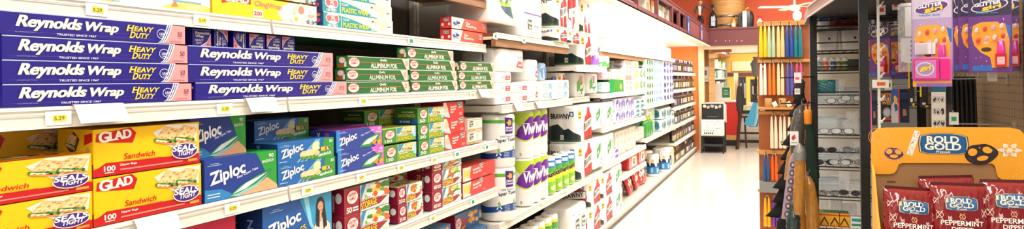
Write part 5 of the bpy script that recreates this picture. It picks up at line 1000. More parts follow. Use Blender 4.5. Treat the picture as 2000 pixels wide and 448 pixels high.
# signs standing on the counter
for (p0, p1, q0, q1, col, nm) in ((1383, 1408, 163, 198, 'f4f1ea', 'plain white sign board standing on the red counter'), (1409, 1427, 170, 197, '117a50', 'green sign with small white print beside the white board')):
    A, B = Q(p0, q1, 14.45), Q(p1, q0, 14.45); m = MB(); m.box(A.x, B.x, 14.44, 14.46, zt_, B.z, 'f4f1ea'); F = Flat((A.x, 14.44, zt_), (1, 0, 0), (0, 0, 1), (0, -1, 0)); w, h = B.x - A.x, B.z - zt_
    if col != 'f4f1ea': m.rect(F, .015, h * .22, w - .03, h * .74, col, 1); m.rect(F, w * .3, h * .7, w * .4, h * .05, 'e9f2ec', 2); m.rect(F, w * .2, h * .55, w * .6, h * .03, 'e9f2ec', 2); m.rect(F, w * .25, h * .45, w * .5, h * .03, 'e9f2ec', 2)
    tag(link('counter_sign', m), nm, 'sign')
# rolling cart with printed bags
p = Q(1393, 295, 13.0); c = thing('rolling_stool', 'black wheeled metal stool in front of the red counter', 'stool', (p.x, 13.0, 0)); w = .2
m = MB(); m.box(-w, w, -.15, .15, .30, .325, DARK); link('seat', m, c); m = MB(); m.box(-w * .95, w * .95, -.14, .14, .13, .17, M('2a2a2c', .5)); link('lower_shelf', m, c)
for sx in (-1, 1):
    for sy in (-1, 1):
        m = MB(); m.tube([(sx * w * .95, sy * .13, .3), (sx * w * .98, sy * .14, .05)], .012, DARK); g = link('leg', m, c); k = MB(); k.lathe([(.001, -.012), (.025, -.012), (.025, .012), (.001, .012)], '141416', 12); o = link('wheel', k, g, (sx * w * .98, sy * .14, .026), rot=(HALF, 0, HALF))
m = MB(); m.box(-.2, .2, -.1, .12, 0, .3, 'f0ede6'); F = Flat((-.2, -.1, 0), (1, 0, 0), (0, 0, 1), (0, -1, 0)); R = random.Random(5)
for i in range(14): x_, y_ = R.uniform(.05, .3), R.uniform(.1, .26); m.poly(F, [(x_, y_), (x_ + .07, y_ + .02), (x_ + .09, y_ + .015), (x_ + .07, y_ + .027)], '6a6866', 1)
m.text(F, 'BOWERY', .04, .07, .2, .035, '2c2a2a', 1) if False else None
for i in range(5): m.rect(F, .05 + .035 * i, .03, .022, .03, '3a3838', 1); m.rect(F, .05 + .04 * i, .08, .012, .02, '3a3838', 1)
tag(link('shopping_bag', m, None, (p.x, 13.0, .3255)), 'white bag with line drawing sitting on the black wheeled stool', 'bag')
m = MB(); m.box(-.19, .19, -.09, .11, 0, .29, '15171b'); F = Flat((-.19, -.09, 0), (1, 0, 0), (0, 0, 1), (0, -1, 0))
for i in range(5): m.blob(F, .05 + .07 * i, .25 - .02 * (i % 2), .03, .035, ['d9cfc4', 'c7a98c', 'a9a4a0'][i % 3], 1 + i * .1, i, jag=.4)
m.rect(F, .1, .05, .18, .006, '8a8a8a', 1)
tag(link('shopping_bag', m, None, (p.x, 13.0, .6265)), 'black bag with pale leaf shapes, on top of the white bag', 'bag')
m = MB(); q = [(-.2, 0, 0), (-.2, 0, .33), (-.16, 0, .37), (.16, 0, .37), (.2, 0, .33), (.2, 0, 0)]; m.tube([(x, 0, z) for x, y, z in q], .012, 'e6e2da')
m.box(-.19, .19, -.006, .006, .02, .36, M('f2efe8', .5)); tag(link('white_board', m, None, (p.x + .02, 13.2, .62)), 'white rounded board propped behind the bags', 'board').location.z = .56
m = MB(); m.box(-.2, .2, -.02, .02, 0, .56, DARK); link('board_stand', m, bpy.data.objects['white_board'], (0, 0, -.56))
# tall wooden chair back
p = Q(1443, 288, 13.7); c = thing('bar_chair', 'dark brown wooden chair with black padded back beside the red counter', 'chair', (p.x, 13.7, 0))
m = MB(); m.tube([(-.03, 0, 0), (.0, 0, .35), (.04, 0, .7), (.05, .0, .95)], [.035, .032, .03, .028], wood_mat('4a2618', '2f1810')); link('leg', m, c)
m = MB(); m.rings([[(x + .03, y, z) for x, y in rrprof(.11 + .03 * math.sin(k), .05, .02)] for k, z in enumerate((.75, .85, .98, 1.1, 1.2, 1.24))], '141315'); link('backrest', m, c)
m = MB(); m.box(.05, .42, -.02, .3, .62, .66, DARK); link('seat', m, c)
for a in (.1, .38): m = MB(); m.tube([(a, .27, .62), (a + .03, .29, 0)], .018, wood_mat('4a2618', '2f1810')); link('leg', m, c)
# desk clutter
for i, (px, py, w, h, col, nm) in enumerate(((1453, 210, .14, .1, 'cfe0a0', 'small pale green carton on the black desk top'), (1466, 214, .12, .16, 'f0ece4', 'white paper stack on the black desk top'))):
    p = Q(px, py, 14.5); m = MB(); m.box(-w / 2, w / 2, -.05, .05, 0, h, col); F = faces(w, .1, h)[0]; m.box(-w / 2 + .02, w / 2 - .02, -.052, -.05, h * .3, h * .6, 'f7d0a0'); tag(link('desk_item', m, None, (p.x, 14.5, zt2)), nm, 'carton')
for i in range(4):
    p = Q(1474 + 3 * i, 200 + 2 * i, 13.2); m = MB(); m.rings([[(x, y, 0) for x, y in rrprof(.05, .02, .008)], [(x - .06, y, -.25) for x, y in rrprof(.12, .03, .01)], [(x - .12, y, -.42) for x, y in rrprof(.16, .03, .01)]], ('2f86a8', '5aa4c4', '9cc4d4', '26688a')[i]); m.tube([(0, 0, 0), (.1, .0, .1)], .006, DARK)
    tag(link('feather_duster', m, None, (p.x, 13.2 + .08 * i, p.z)), ('blue', 'light blue', 'pale blue', 'deep blue')[i] + ' cloth duster hanging left of the candle board', 'duster', 'hanging blue dusters')
m = MB(); p0 = Q(1476, 195, 13.45); m.tube([(p0.x - .05, 13.15, p0.z + .1), (p0.x + .45, 13.5, p0.z + .1)], .012, DARK); m.tube([(p0.x + .4, 13.5, 0), (p0.x + .4, 13.5, p0.z + .1)], .02, DARK); tag(link('duster_stand', m), 'thin dark metal stand carrying the blue dusters', 'stand')
# far mirrored aisle: white shelving with small goods
c = thing('far_shelving', 'white shelving full of small goods beyond the red counter', 'shelving', (-1.28, 15.2, 0)); m = MB(); m.box(-.5, -.45, 0, 3.8, 0, 2.0, 'e9e4da'); link('back_panel', m, c)
m = MB(); m.box(-.45, .02, 3.78, 3.82, 0, 1.86, 'a8a6a2'); link('end_panel', m, c)
for z_ in (.9, 1.15, 1.4, 1.65): m = MB(); m.box(-.45, 0, 0, 3.78, z_ - .03, z_, SHELFW); link('shelf', m, c)
R = random.Random(9); GC = ['f2f0ea', '2f8a4a', 'd8e6e8', '1c1c20', 'f0d89a', 'a9cfe0', '3a9a6a', 'e6e0d4']
for s_, z_ in enumerate((.9, 1.15, 1.4, 1.65)):
    for i in range(12):
        w, h = R.uniform(.14, .24), R.uniform(.12, .2); k = R.choice(GC); m = MB(); m.box(0, w, 0, .2, 0, h, k); F = faces(w, .2, h)[0]; m.rect(F, w * .2, h * .3, w * .6, h * .4, R.choice(GC), 1)
        tag(link('small_carton', m, None, (-1.29, 15.24 + i * .3, z_ + .001), HALF), 'small far carton on the white shelving beyond the counter, ' + ('lowest', 'second', 'third', 'top')[s_] + ' shelf, ' + ORD[i] + ' from near end', 'carton', 'far cartons')
m = MB(); m.box(-1.9, -1.2, 15.0, 19.2, 2.0, 2.3, M('e9e2d6', .5))
for i in range(5): m.box(-1.198, -1.19, 15.3 + i * .75, 15.8 + i * .75, 2.04, 2.26, M('4a2c2c', .5))
struct('trim_6', m)
m = MB(); slab(m, 1415, 1500, 141, 149, 19.25, .04, MAR); slab(m, 1430, 1500, 119, 139, 19.25, .04, 'f9ecc0'); slab(m, 1425, 1500, 90, 104, 19.2, .04, 'f3e6d0'); struct('trim_7', m)
for i, (p0, p1, q0, q1, Y, col, nm) in enumerate(((1443, 1456, 150, 215, 17.5, '20242c', 'dark rack of clothes beyond the counter'), (1434, 1441, 143, 200, 17.8, 'e8c890', 'column of cream goods beyond the counter'), (1466, 1479, 155, 200, 16.8, '1c1c20', 'black display right of the dark clothes rack'))):
    A, B = Q(p0, q1, Y), Q(p1, q0, Y); m = MB(); c = thing('far_rack', nm, 'rack', ((A.x + B.x) / 2, Y, 0)); w = B.x - A.x; m.box(-w / 2, w / 2, -.02, .3, 0.05, B.z, col); link('body', m, c)
    for j in range(5): g = MB(); g.box(-w / 2 + .02 + j * w / 5.5, -w / 2 + .02 + (j + .7) * w / 5.5, -.06, -.022, .9 + .1 * (j % 2), B.z - .08 * (j % 3 + 1), ['3a4252', 'c8b8a0', '22262e'][j % 3] if i != 1 else ['f4e4c4', 'c89a5a', 'e0b070'][j % 3]); link('garment' if i != 1 else 'goods', g, c)
    g = MB(); g.box(-w / 2, w / 2, 0, .3, 0, .05, DARK); link('foot', g, c)
# hanging carved letters under the header, plush hat
c = thing('hanging_sign_garland', 'garland of brown cut-out letters hanging under the cream header', 'garland', (Q(1408, 92, 13.6).x, 13.6, 1.96)); gx = c.location.x
m = MB(); m.box(Q(1389, 92, 13.6).x - gx, Q(1429, 92, 13.6).x - gx, -.004, .004, -.06, 0, wood_mat('b8683c', '9a5430')); link('rail', m, c)
for i, (px, ch) in enumerate(((1387, 'O'), (1393, 'O'), (1399, 'O'), (1405, 'P'), (1413, 'W'), (1421, 'G'))):
    m = MB(); F = Flat((Q(px - 3, 100, 13.6).x - gx, -.006, -.19), (1, 0, 0), (0, 0, 1), (0, -1, 0)); col = 'e9c08a' if i < 3 else 'b8683c'; m.text(F, ch, 0, .03, .05, .07, col, 1, bold=.04); m.text(Flat(F.O + Vector((.075, .008, 0)), (-1, 0, 0), (0, 0, 1), (0, 1, 0)), ch, 0, .03, .05, .07, col, 1, bold=.04); link('letter', m, c)
p = Q(1476, 130, 14.6); c = thing('plush_hat', 'grey fuzzy hat on a display behind the candle board edge', 'hat', (p.x, 14.6, zt2)); m = MB(); m.lathe([(.03, p.z - zt2 - .22), (.08, p.z - zt2 - .1), (.09, p.z - zt2), (.11, p.z - zt2 + .05), (.04, p.z - zt2 + .16), (.07, p.z - zt2 + .2)], M('7a7c80', .9, bump=1, scale=40), 14); link('hat', m, c); m = MB(); m.tube([(0, 0, 0), (0, 0, p.z - zt2 - .2)], .02, DARK); link('stand', m, c)
for nm, px in (('red capped bottle with white label at the right end of the high ledge', 1484),):
    t = thing('ledge_bottle', nm, 'bottle', (ledge(px, 13.4), 13.38, ZL), 0); b = MB(); b.lathe([(.05, 0), (.055, .02), (.055, .09), (.02, .14), (.018, .17)], 'f0e6dc', 14); link('bottle_body', b, t); b = MB(); b.lathe([(.02, .15), (.022, .2), (.001, .21)], 'b01c22', 12); link('cap', b, t)
# ceiling fan with lamp
p = Q(1552, 14, 9.5); c = thing('ceiling_fan', 'white ceiling fan with a glowing lamp against the coral wall', 'ceiling fan', (p.x, 9.5, 3.7)); dz = p.z - 3.7
m = MB(); m.tube([(0, 0, 0), (0, 0, dz)], .012, 'f6efe2'); m.lathe([(.05, -.03), (.05, 0)], 'f6efe2', 12); link('rod', m, c); m = MB(); m.lathe([(.03, dz + .03), (.07, dz + .02), (.07, dz - .03), (.03, dz - .05)], 'f8f2e6', 16); link('motor', m, c)
for a in range(4): m = MB(); m.box(.06, .46, -.045, .045, -.004, .004, 'faf4e8'); link('blade', m, c, (0, 0, dz + .005), rot=(.12, 0, a * HALF + .35))
m = MB(); m.lathe([(.02, dz - .05), (.05, dz - .08), (.055, dz - .13), (.03, dz - .17), (.001, dz - .175)], M('fff2d8', .4, emit=3), 14, .03, 0); link('lamp_bulb', m, c)

# ---------------------------------------------------------------- candle board
YB_ = 4.9; pw = wood_mat('ad5f2c', '9c5226', 2, .55); rail_w = wood_mat('dca45e', 'c48a46', 5)
c = thing('candle_display_board', 'tall brown board with wooden rails for hanging taper candles', 'display board', (Q(1532, 100, YB_).x, YB_, 0)); bx = c.location.x
def bl(px, py, Y=YB_): v = Q(px, py, Y); return v.x - bx, v.z
m = MB(); x0 = bl(1481, 200)[0]; x1 = bl(1584, 200)[0]; zt3 = bl(1532, 44)[1]; m.box(x0, x1, .012, .04, 0, zt3, pw, {'l': rail_w}); link('panel', m, c)
def rail(y0, y1, nm='rail', d=.035, a=1480, b=1584):
    m = MB(); zz = bl(1532, y1)[1], bl(1532, y0)[1]; m.box(bl(a, y1)[0], bl(b, y1)[0], -d + .012, .0115, *zz, rail_w); return link(nm, m, c)
rail(41, 50); rail(116, 122); rail(209, 213, 'shelf', .11); rail(218, 224, 'rail', .02); rail(294, 301); rail(372, 377, 'rail', .02)
m = MB(); A, B = bl(1484, 373), bl(1532, 355); m.box(A[0], B[0], -.07, .011, A[1], B[1], M('8a8a86', .5, vary=.12)); link('tray', m, c)
m = MB()
for z_, y_ in ((120, 0), (205, 0), (290, 0)): m.box(bl(1484, z_)[0], bl(1494, z_)[0], -.002 - .0, .011, bl(1484, z_ + 4)[1] - .03, bl(1484, z_)[1] - .03, 'e9e4da')
link('price_label', m, c)
def candles(pxc, y0, y1, col, nm, sp=5.6, wpx=5.6, back=.021):
    p = Q(pxc, y0, YB_ - .04); t = thing('taper_candle_pair', nm, 'candles', (p.x, YB_ - .045, p.z)); L = p.z - Q(pxc, y1, YB_ - .04).z; s = .0036; R_ = wpx * s / 2
    m = MB(); m.tube([(0, back, .0), (0, -.012, .002), (0, -.016, .012)], .004, '7a4a22'); link('peg', m, t)
    for sg in (-1, 1):
        m = MB(); x = sg * sp * s / 2; m.lathe([(R_ * .05, -.018), (R_ * .5, -.024), (R_ * .72, -.06), (R_ * .98, -L * .6), (R_ * 1.02, -L + .006), (R_ * .85, -L)], M(col, .35, vary=.03, coat=.2), 14, x * (1.15 if sg else 1)); link('candle', m, t)
    m = MB(); m.tube([(-sp * s / 2 * 1.15, 0, -.022), (-sp * s / 4, -.004, -.004), (0, -.008, .006), (sp * s / 4, -.004, -.004), (sp * s / 2 * 1.15, 0, -.022)], .0016, 'efe6d0', 6); link('wick', m, t)
    return t
rows = [(46, 112, [(1490, 'f6cf12', 'yellow'), (1506, 'b9d2a8', 'sage green'), (1524, 'f2d08a', 'pale amber'), (1541, '2a4fa0', 'royal blue'), (1558, '0f7a8a', 'teal')], 'top row', 6.4, 7.4),
        (119, 186, [(1490, 'f4efe4', 'white'), (1507, 'f08228', 'orange'), (1524, 'f4e0b0', 'cream'), (1542, '5a5ab4', 'periwinkle'), (1560, 'd8488c', 'magenta')], 'second row', 6, 6.4),
        (222, 290, [(1511, 'f3e8cc', 'ivory'), (1528, 'f6ecd4', 'ivory'), (1545, 'f3e8cc', 'ivory')], 'third row', 6, 6.4),
        (299, 353.5, [(1496, '1f5a96', 'dark blue'), (1512, 'f0641c', 'deep orange')], 'fourth row', 5.6, 6.0), (381, 443, [(1498, 'f4b414', 'golden yellow'), (1514, '7a30a8', 'violet')], 'bottom row', 5.6, 6.4)]
for y0, y1, L_, rn, sp, wp in rows:
    for i, (px, col, cn) in enumerate(L_):
        extra = '' if cn != 'ivory' else (', left', ', middle', ', right')[i]
        candles(px, y0, y1, col, cn + ' taper candle pair hanging by its wick, ' + rn + extra, sp, wp, .033 if rn in ('third row', 'bottom row') else .019)
for i, (px, nm) in enumerate(((1501, 'left'), (1528, 'right'))):
    a, z0 = bl(px - 6, 209), bl(px, 209)[1]; p = Q(px, 209, YB_ - .05); t = thing('pillar_candle', 'short tan pillar candle on the board shelf, ' + nm + ' one', 'candle', (p.x, YB_ - .055, z0)); m = MB(); m.lathe([(.022, 0), (.024, .004), (.0235, .056), (.018, .062), (.004, .058)], M('c8995a', .5), 16); link('candle', m, t); m = MB(); m.tube([(0, 0, .055), (.002, 0, .07)], .0015, '2a2018', 6); link('wick', m, t)
    m = MB(); q = .03; m.poly(Flat((0, 0, 0), (1, 0, 0), (0, 0, 1), (0, -1, 0)), [(0, .0), (.026, .012), (.012, .044), (-.014, .03)], 'f2ece0', 1); m.poly(Flat((0, .001, 0), (1, 0, 0), (0, 0, 1), (0, 1, 0)), [(0, .0), (.026, .012), (.012, .044), (-.014, .03)], 'f2ece0', 1); tag(link('paper_tag', m, None, (p.x + .03 + .004, YB_ - .085, z0)), 'folded white tag leaning beside the ' + nm + ' pillar candle', 'tag')

# ---------------------------------------------------------------- dark wire rack
BLK = M('020203', .65, vary=.1); YL, YR = 3.3, 2.3
A, B = Q(1590, 200, YL), Q(1688, 200, YR); LX, RX = A.x, B.x; topz = Q(1585, 33, YL).z
rk = thing('wire_display_rack', 'tall black wire rack with two square posts, shelves and a dark canopy board', 'rack', (LX, YL, 0))
def post(x, y, s=.0165):
    m = MB(); m.box(-s, s, -s, s, 0, topz, BLK)
    for i in range(60): m.box(-s - .0006, s + .0006, -s - .0006, s + .0006, .02 + i * .028, .0215 + i * .028, M('060607', .6))
    m.lathe([(s, 0), (s * 1.3, .0), (s * 1.3, .015), (s, .02)], BLK, 12); link('post', m, rk, (x - LX, y - YL, 0))
post(LX, YL, .0145); post(RX, YR, .0125); post(.62, YL + .42)
m = MB(); P = [(LX - .02, YL - .0), (RX - .026, YR - .1), (.30, YR - .1), (.66, YL + .46), (LX - .02, YL + .46)]
m.face([(x - LX, y - YL, topz) for x, y in P][::-1], M('121316', .6)); m.face([(x - LX, y - YL, topz + .05) for x, y in P], M('121316', .6))
for i in range(5):
    a, b = P[i], P[(i + 1) % 5]; m.face([(a[0] - LX, a[1] - YL, topz), (b[0] - LX, b[1] - YL, topz), (b[0] - LX, b[1] - YL, topz + .05), (a[0] - LX, a[1] - YL, topz + .05)], M('a87e7c', .5))
link('canopy_board', m, rk)
m = MB(); a, b = P[0], P[1]
for z_ in (topz - .002, topz + .044): m.tube([(a[0] - LX - .004, a[1] - YL, z_), (b[0] - LX - .004, b[1] - YL, z_)], .004, M('d8c6bc', .4))
link('canopy_edge', m, rk)
WX = .62
def wires(py, dep=.34, double=True, zig=False):
    z = Q(1640, py, YL).z; m = MB(); m.tube([(0, 0, z), (WX - LX, 0, z)], .0032, BLK, 6)
    if double: m.tube([(0, 0, z - .014), (WX - LX, 0, z - .014)], .0022, BLK, 6)
    if zig:
        n = 16; m.tube([((WX - LX) * i / n, 0, z - (.026 if i % 2 else 0)) for i in range(n + 1)], .0022, BLK, 6); m.tube([(0, 0, z - .028), (WX - LX, 0, z - .028)], .0028, BLK, 6)
    if dep:
        for i in range(15): x = (WX - LX) * (i + .5) / 15; m.tube([(x, 0, z), (x, dep, z)], .0015, BLK, 5)
        m.tube([(0, dep, z), (WX - LX, dep, z)], .0032, BLK, 6)
    link('wire_shelf', m, rk); return z
zs = {}
for py, kw in ((27, dict(zig=True, dep=0)), (50, {}), (83, dict(dep=0, double=False)), (99, dict()), (130, dict(dep=0, double=False)), (137, {}), (180, dict(dep=0)), (205, {}), (264, {}), (298, dict(dep=0, double=False)), (327, {}), (385, {}), (449, {})): zs[py] = wires(py, **kw)
m = MB(); m.box(0, WX - LX, .38, .39, .1, topz - .01, M('d3d8d9', .35, alpha=.72, vary=.2, scale=6)); link('pale_backing_sheet', m, rk)  # added translucent sheet, its paleness stands in for light through the open rack
# hooks on the left face of the rear post, for the hanging things
m = MB()
for z_ in (Q(1585, 150, YL).z, Q(1585, 200, YL).z, Q(1585, 280, YL).z): m.tube([(.0, -.0165, z_), (0, -.06, z_), (-.14, -.06, z_ - .004), (-.14, -.06, z_ + .012)], .003, BLK, 6)
link('hook', m, rk)
CL = M('dfe6e8', .12, 0, .38, 0, .05, 12, .4); CL2 = M('f2f5f6', .1, 0, .28, 0, .05, 12, .3)
def fx(px, py=200, Y=3.38): return Q(px, py, Y).x
# row of things on the rack
t = thing('woven_basket', 'dark red woven basket on the top shelf of the wire rack', 'basket', (fx(1655), YL + .2, zs[50] + .004)); m = MB(); wv = M('8e1420', .6, bump=1, scale=60)
for i in range(5):
    n = 28; m.tube([((.062 + .004 * i) * math.cos(2 * math.pi * j / n), (.062 + .004 * i) * math.sin(2 * math.pi * j / n), .008 + i * .011 + .003 * (-1) ** (j + i)) for j in range(n + 1)], .0055, wv, 6)
t.scale = (1, 1, .52); link('basket_wall', m, t); m = MB(); m.lathe([(.001, .002), (.06, .002), (.06, .008), (.001, .008)], wv, 20); link('basket_base', m, t)
m = MB(); R = random.Random(2)
for i in range(14): a = R.uniform(0, 6.28); r = R.uniform(0, .045); m.lathe([(.001, 0), (.012, .008), (.001, .018)], ('c9a23a', 'c8452a', '7a2016')[i % 3], 8, r * math.cos(a), r * math.sin(a), .052)
link('potpourri', m, t)
t = thing('mesh_glove', 'small white and blue mesh bag beside the red basket', 'bag', (fx(1612), YL + .12, zs[50] + .004)); m, F = sack(.05, .05, .01, M('e8eef4', .5), .002, 4); link('bag_body', m, t); m = MB(); m.box(-.02, .02, -.017, -.013, .03, .045, '2c6ab8'); link('blue_label', m, t)
t = thing('frosted_bin', 'frosted white double bin with dark curved rim on the wire rack', 'bin', (fx(1642), YL + .12, zs[99] + .004)); w = .1
for s_ in (-1, 1): m = MB(); m.rings([[(s_ * .051 + x * k, y * k, z) for x, y in rrprof(.096, .1, .015)] for z, k in ((0, .9), (.09, 1.0), (.09, .96), (.004, .86))], M('f0efeb', .25, alpha=.93)); link('bin_cell', m, t)
m = MB()
for y_ in (-.052, .05): m.tube([(-.102 + .0204 * i, y_, .09 + .008 * math.sin(math.pi * i / 10)) for i in range(11)], .0045, '33363b', 6)
for x_ in (-.045, .06): m.lathe([(.001, -.006), (.006, 0), (.001, .006)], '1a1a1c', 8, x_, -.052, .055)
link('rim', m, t)
for i, (px, col, nm) in enumerate(((1601, '8f9ea0', 'grey'), (1613, 'e8641e', 'orange'), (1627, '3a5a9a', 'blue'), (1638, '8a7a2a', 'olive'), (1650, '5a7a2a', 'green'))):
    t = thing('paint_bottle', 'small ' + nm + ' bottle with white domed cap on the wire rack', 'bottle', (fx(px), YL + .05, zs[137] + .004), 0, 'small coloured bottles'); m = MB(); m.lathe([(.011, 0), (.0125, .004), (.0125, .032), (.008, .036)], M(col, .3, coat=.3), 14); link('bottle_body', m, t)
    m = MB(); m.lathe([(.012, .036), (.013, .04), (.011, .05), (.004, .056), (.001, .057)], M('ecece6', .3), 14); link('cap', m, t); m = MB(); m.rings([[(.0127 * math.cos(2 * math.pi * j / 14), .0127 * math.sin(2 * math.pi * j / 14), z) for j in range(14)] for z in (.014, .02)], 'e6e2d6', False); link('label', m, t)
m = MB(); pk = M('2a3238', .2, alpha=.8); m.rings([[(x * k, y, z) for x, y in rrprof(.07, .04, .01)] for z, k in ((0, .95), (.03, 1), (.045, .9))], pk); tag(link('dark_tray', m, None, (fx(1668), YL + .08, zs[137] + .004)), 'smoky dark plastic tray right of the small bottles', 'tray')
t = thing('teal_pouch', 'teal pouch with green price tag in a clear sleeve on the wire rack', 'pouch', (fx(1615), YL + .06, zs[205] + .03), 0); m, F = sack(.098, .062, .01, M('12707a', .3, coat=.5), .002, 9); link('pouch_body', m, t, (0, 0, .02)); m = MB(); m.box(-.03, .0, -.016, -.013, .072, .08, '1fa050'); link('price_tag', m, t)
m = MB(); m.box(-.05, .05, -.012, .012, -.026, .02, CL); link('clear_sleeve', m, t)
# clear clamshell trays with eyeglasses hooked on their front
def tray(px, py_s, w, h, nm, tint=CL):
    t = thing('clear_tray', 'clear plastic tray ' + nm, 'tray', (fx(px), YL + .11, zs[py_s] + .004))
    m = MB(); m.rings([[(x * k, y * k, z) for x, y in rrprof(w, .13, .02)] for z, k in ((0, .78), (h * .55, .93), (h, 1.0), (h, .97), (.006, .74))], tint); link('tray_body', m, t)
    for q in (-1, 1): m = MB(); m.tube([(-w / 2, q * .06, h), (w / 2, q * .06, h)], .003, M('c2ccd0', .2, alpha=.8), 6); link('tray_rim', m, t)
    return t
GL = {}
def glasses(px, py, py_ref, frame, lens, nm, ang=0, sc=1):
    p = Q(px, py, YL - .05); t = thing('eyeglasses', nm, 'eyeglasses', (p.x, YL - .05, p.z), ang)
    W = .033 * sc; fr = M(frame, .3, coat=.4); m = MB()
    for s_ in (-1, 1):
        n = 18; pts = [(s_ * W * 1.08 + W * .85 * math.copysign(abs(math.cos(a)) ** .8, math.cos(a)), -.006, W * .55 * math.copysign(abs(math.sin(a)) ** .8, math.sin(a))) for a in [2 * math.pi * i / n for i in range(n + 1)]]; m.tube(pts, .0013, fr, 6)
    m.tube([(-W * .25, -.006, .004), (0, -.008, .008), (W * .25, -.006, .004)], .0016, fr, 6); link('frame', m, t)
    m = MB()
    for s_ in (-1, 1): m.face([(s_ * W * 1.08 + W * .8 * math.cos(2 * math.pi * i / 18), -.006, W * .5 * math.sin(2 * math.pi * i / 18)) for i in range(18)], M(lens, .08, alpha=.55 if lens != '101418' else .95))
    link('lens', m, t)
    for s_ in (-1, 1): m = MB(); m.tube([(s_ * W * 1.95, -.006, .004), (s_ * W * 1.9, .03, .004), (s_ * W * .6, .04, -.002), (s_ * W * .2, .04, -.012)], .0015, fr, 6); link('temple', m, t)
for i, (px, ps, w, h, nm) in enumerate(((1617, 264, .1, .07, 'nearest the rear post, upper row'), (1662, 264, .09, .06, 'at the right, upper row'), (1617, 327, .1, .035, 'nearest the rear post, middle row'), (1662, 327, .09, .04, 'at the right, middle row'), (1619, 385, .11, .06, 'nearest the rear post, lower row'), (1664, 385, .08, .05, 'at the right, lower row'), (1660, 205, .09, .07, 'at the right, top row'))):
    tray(px, ps, w, h, nm, CL if i % 2 == 0 else CL2)
for i, (px, py, fr, ln, nm, a) in enumerate(((1633, 197, '2a2a2e', 'dfe8ec', 'half hidden clear eyeglasses under the teal pouch', .3), (1620, 256, '5a5a5e', 'e6edf0', 'thin grey eyeglasses, left one of the upper row', .2), (1646, 256, '17181b', 'eef2f4', 'black rimmed eyeglasses, right one of the upper row', -.2), (1613, 293, '141518', '101418', 'dark sunglasses above the middle row', .1), (1668, 293, '33405a', '2a3a5a', 'blue tinted sunglasses at the right above the middle row', -.3), (1610, 317, '121316', '101418', 'black sunglasses, left one of the middle row', .2), (1640, 317, '222428', 'dfe6ea', 'black framed clear eyeglasses, centre of the middle row', -.1), (1668, 317, '101216', '3a4048', 'black eyeglasses at the right of the middle row', -.3), (1618, 377, '15171a', '3a444c', 'smoky eyeglasses, left one of the lower row', .1), (1660, 377, '15171a', '101418', 'dark sunglasses, right one of the lower row', -.2), (1664, 192, '3a3a3e', 'dfe8ec', 'thin eyeglasses at the right above the upper row', -.1))): glasses(px, py, 0, fr, ln, nm, a, .66)
for i, px in enumerate((1640, 1662, 1672, 1645)):
    m, F = sack((.04, .05, .035, .045)[i], (.11, .1, .11, .11)[i], .008, CL2, .004, i * 3); ps = (205, 264, 327, 385)[i]
    tag(link('clear_sleeve', m, None, (fx(px), YL + .03, zs[ps] + .004), .2 * (-1) ** i), 'crumpled clear plastic sleeve, ' + ('highest', 'second highest', 'third highest', 'lowest')[i] + ' on the wire rack', 'plastic sleeve')
for i, px in enumerate((1610, 1630, 1649)):
    t = thing('yellow_box', 'small yellow box with black chevron at the foot of the rack view, ' + ('left', 'middle', 'right')[i], 'box', (fx(px, 440, YL + .03) - .02, YL + .03, zs[449] + .004), 0, 'small yellow boxes'); w = .042; m = MB(); m.box(0, w, 0, .08, 0, .062, 'f2b21c', {'t': '3a7a4a', 'l': 'd8641c'}); F, L, T = faces(w, .08, .062)
    m.poly(F, [(.004, .004), (w / 2, .034), (w - .004, .004), (w - .004, .014), (w / 2, .046), (.004, .014)], '1a1a18', 1); m.rect(F, 0, .05, w, .006, 'd8341c', 2); m.rect(F, 0, .002, w, .004, 'd8341c', 2)
    for k in range(3): m.poly(T, [(.004 + k * .013, .01), (.01 + k * .013, .01), (.016 + k * .013, .07), (.01 + k * .013, .07)], '14301c', 1)
    link('box_body', m, t)
m = MB(); m.box(0, .05, 0, .02, 0, .05, 'e9efe9'); F = faces(.05, .02, .05)[0]; m.rect(F, .005, .03, .04, .014, '1f9aa0', 1); m.rect(F, .005, .01, .04, .01, '2f8a5a', 1); tag(link('small_carton', m, None, (fx(1661, 430, YL + .03), YL + .03, zs[449] + .004)), 'white and teal card at the right of the small yellow boxes', 'card')

for i, (px, ps, w, h, rz) in enumerate(((1608, 205, .07, .05, .3), (1650, 264, .08, .075, -.4), (1606, 264, .07, .06, .5), (1604, 327, .06, .055, .2), (1628, 327, .07, .06, -.3), (1652, 327, .06, .07, .4), (1606, 385, .08, .06, .1), (1634, 385, .08, .065, -.5), (1658, 449, .07, .09, .3), (1605, 449, .05, .1, .1), (1634, 449, .05, .11, -.2))):
    m, F = sack(w, h, .012, (CL, CL2)[i % 2], .006, i * 7 + 1); tag(link('clear_pouch', m, None, (fx(px), YL + .20 if i < 8 else YL + .15, zs[ps] + .005), rz), 'crumpled clear pouch standing among the trays, ' + ORD[i] + ' from the top', 'pouch', 'clear pouches on the wire rack')
# ---------------------------------------------------------------- things hung left of the rear post
def wrap(pts, mat, Y, seed=0, flat=.7, n=16, rough=.12, name='x', z_step=26):
    # pts: (px, py, half-width px) down the thing; gives its origin and crumpled skin
    o = Q(pts[0][0], pts[0][1], Y); K = []
    for px, py, hw in pts: p = Q(px, py, Y); q = Q(px + hw, py, Y); K.append((p.x - o.x, p.z - o.z, q.x - p.x))
    rs = []; N = z_step
    for i in range(N + 1):
        t = i / N * (len(K) - 1); a = min(int(t), len(K) - 2); f = t - a; cx, cz, r = [K[a][j] * (1 - f) + K[a + 1][j] * f for j in range(3)]; ring = []
        for j in range(n):
            th = 2 * math.pi * j / n; rr = r * (1 + rough * math.sin(3 * th + i * 1.3 + seed) * math.sin(i * .9 + j + seed)); ring.append((cx + rr * math.cos(th), rr * flat * math.sin(th), cz))
        rs.append(ring)
    m = MB(); m.rings(rs, mat, True, True); return o, m
FILM = dict(coat=.8, bump=1.0, scale=45)
MUS = M('b0782a', .28, vary=.35, **FILM); YH = 3.22
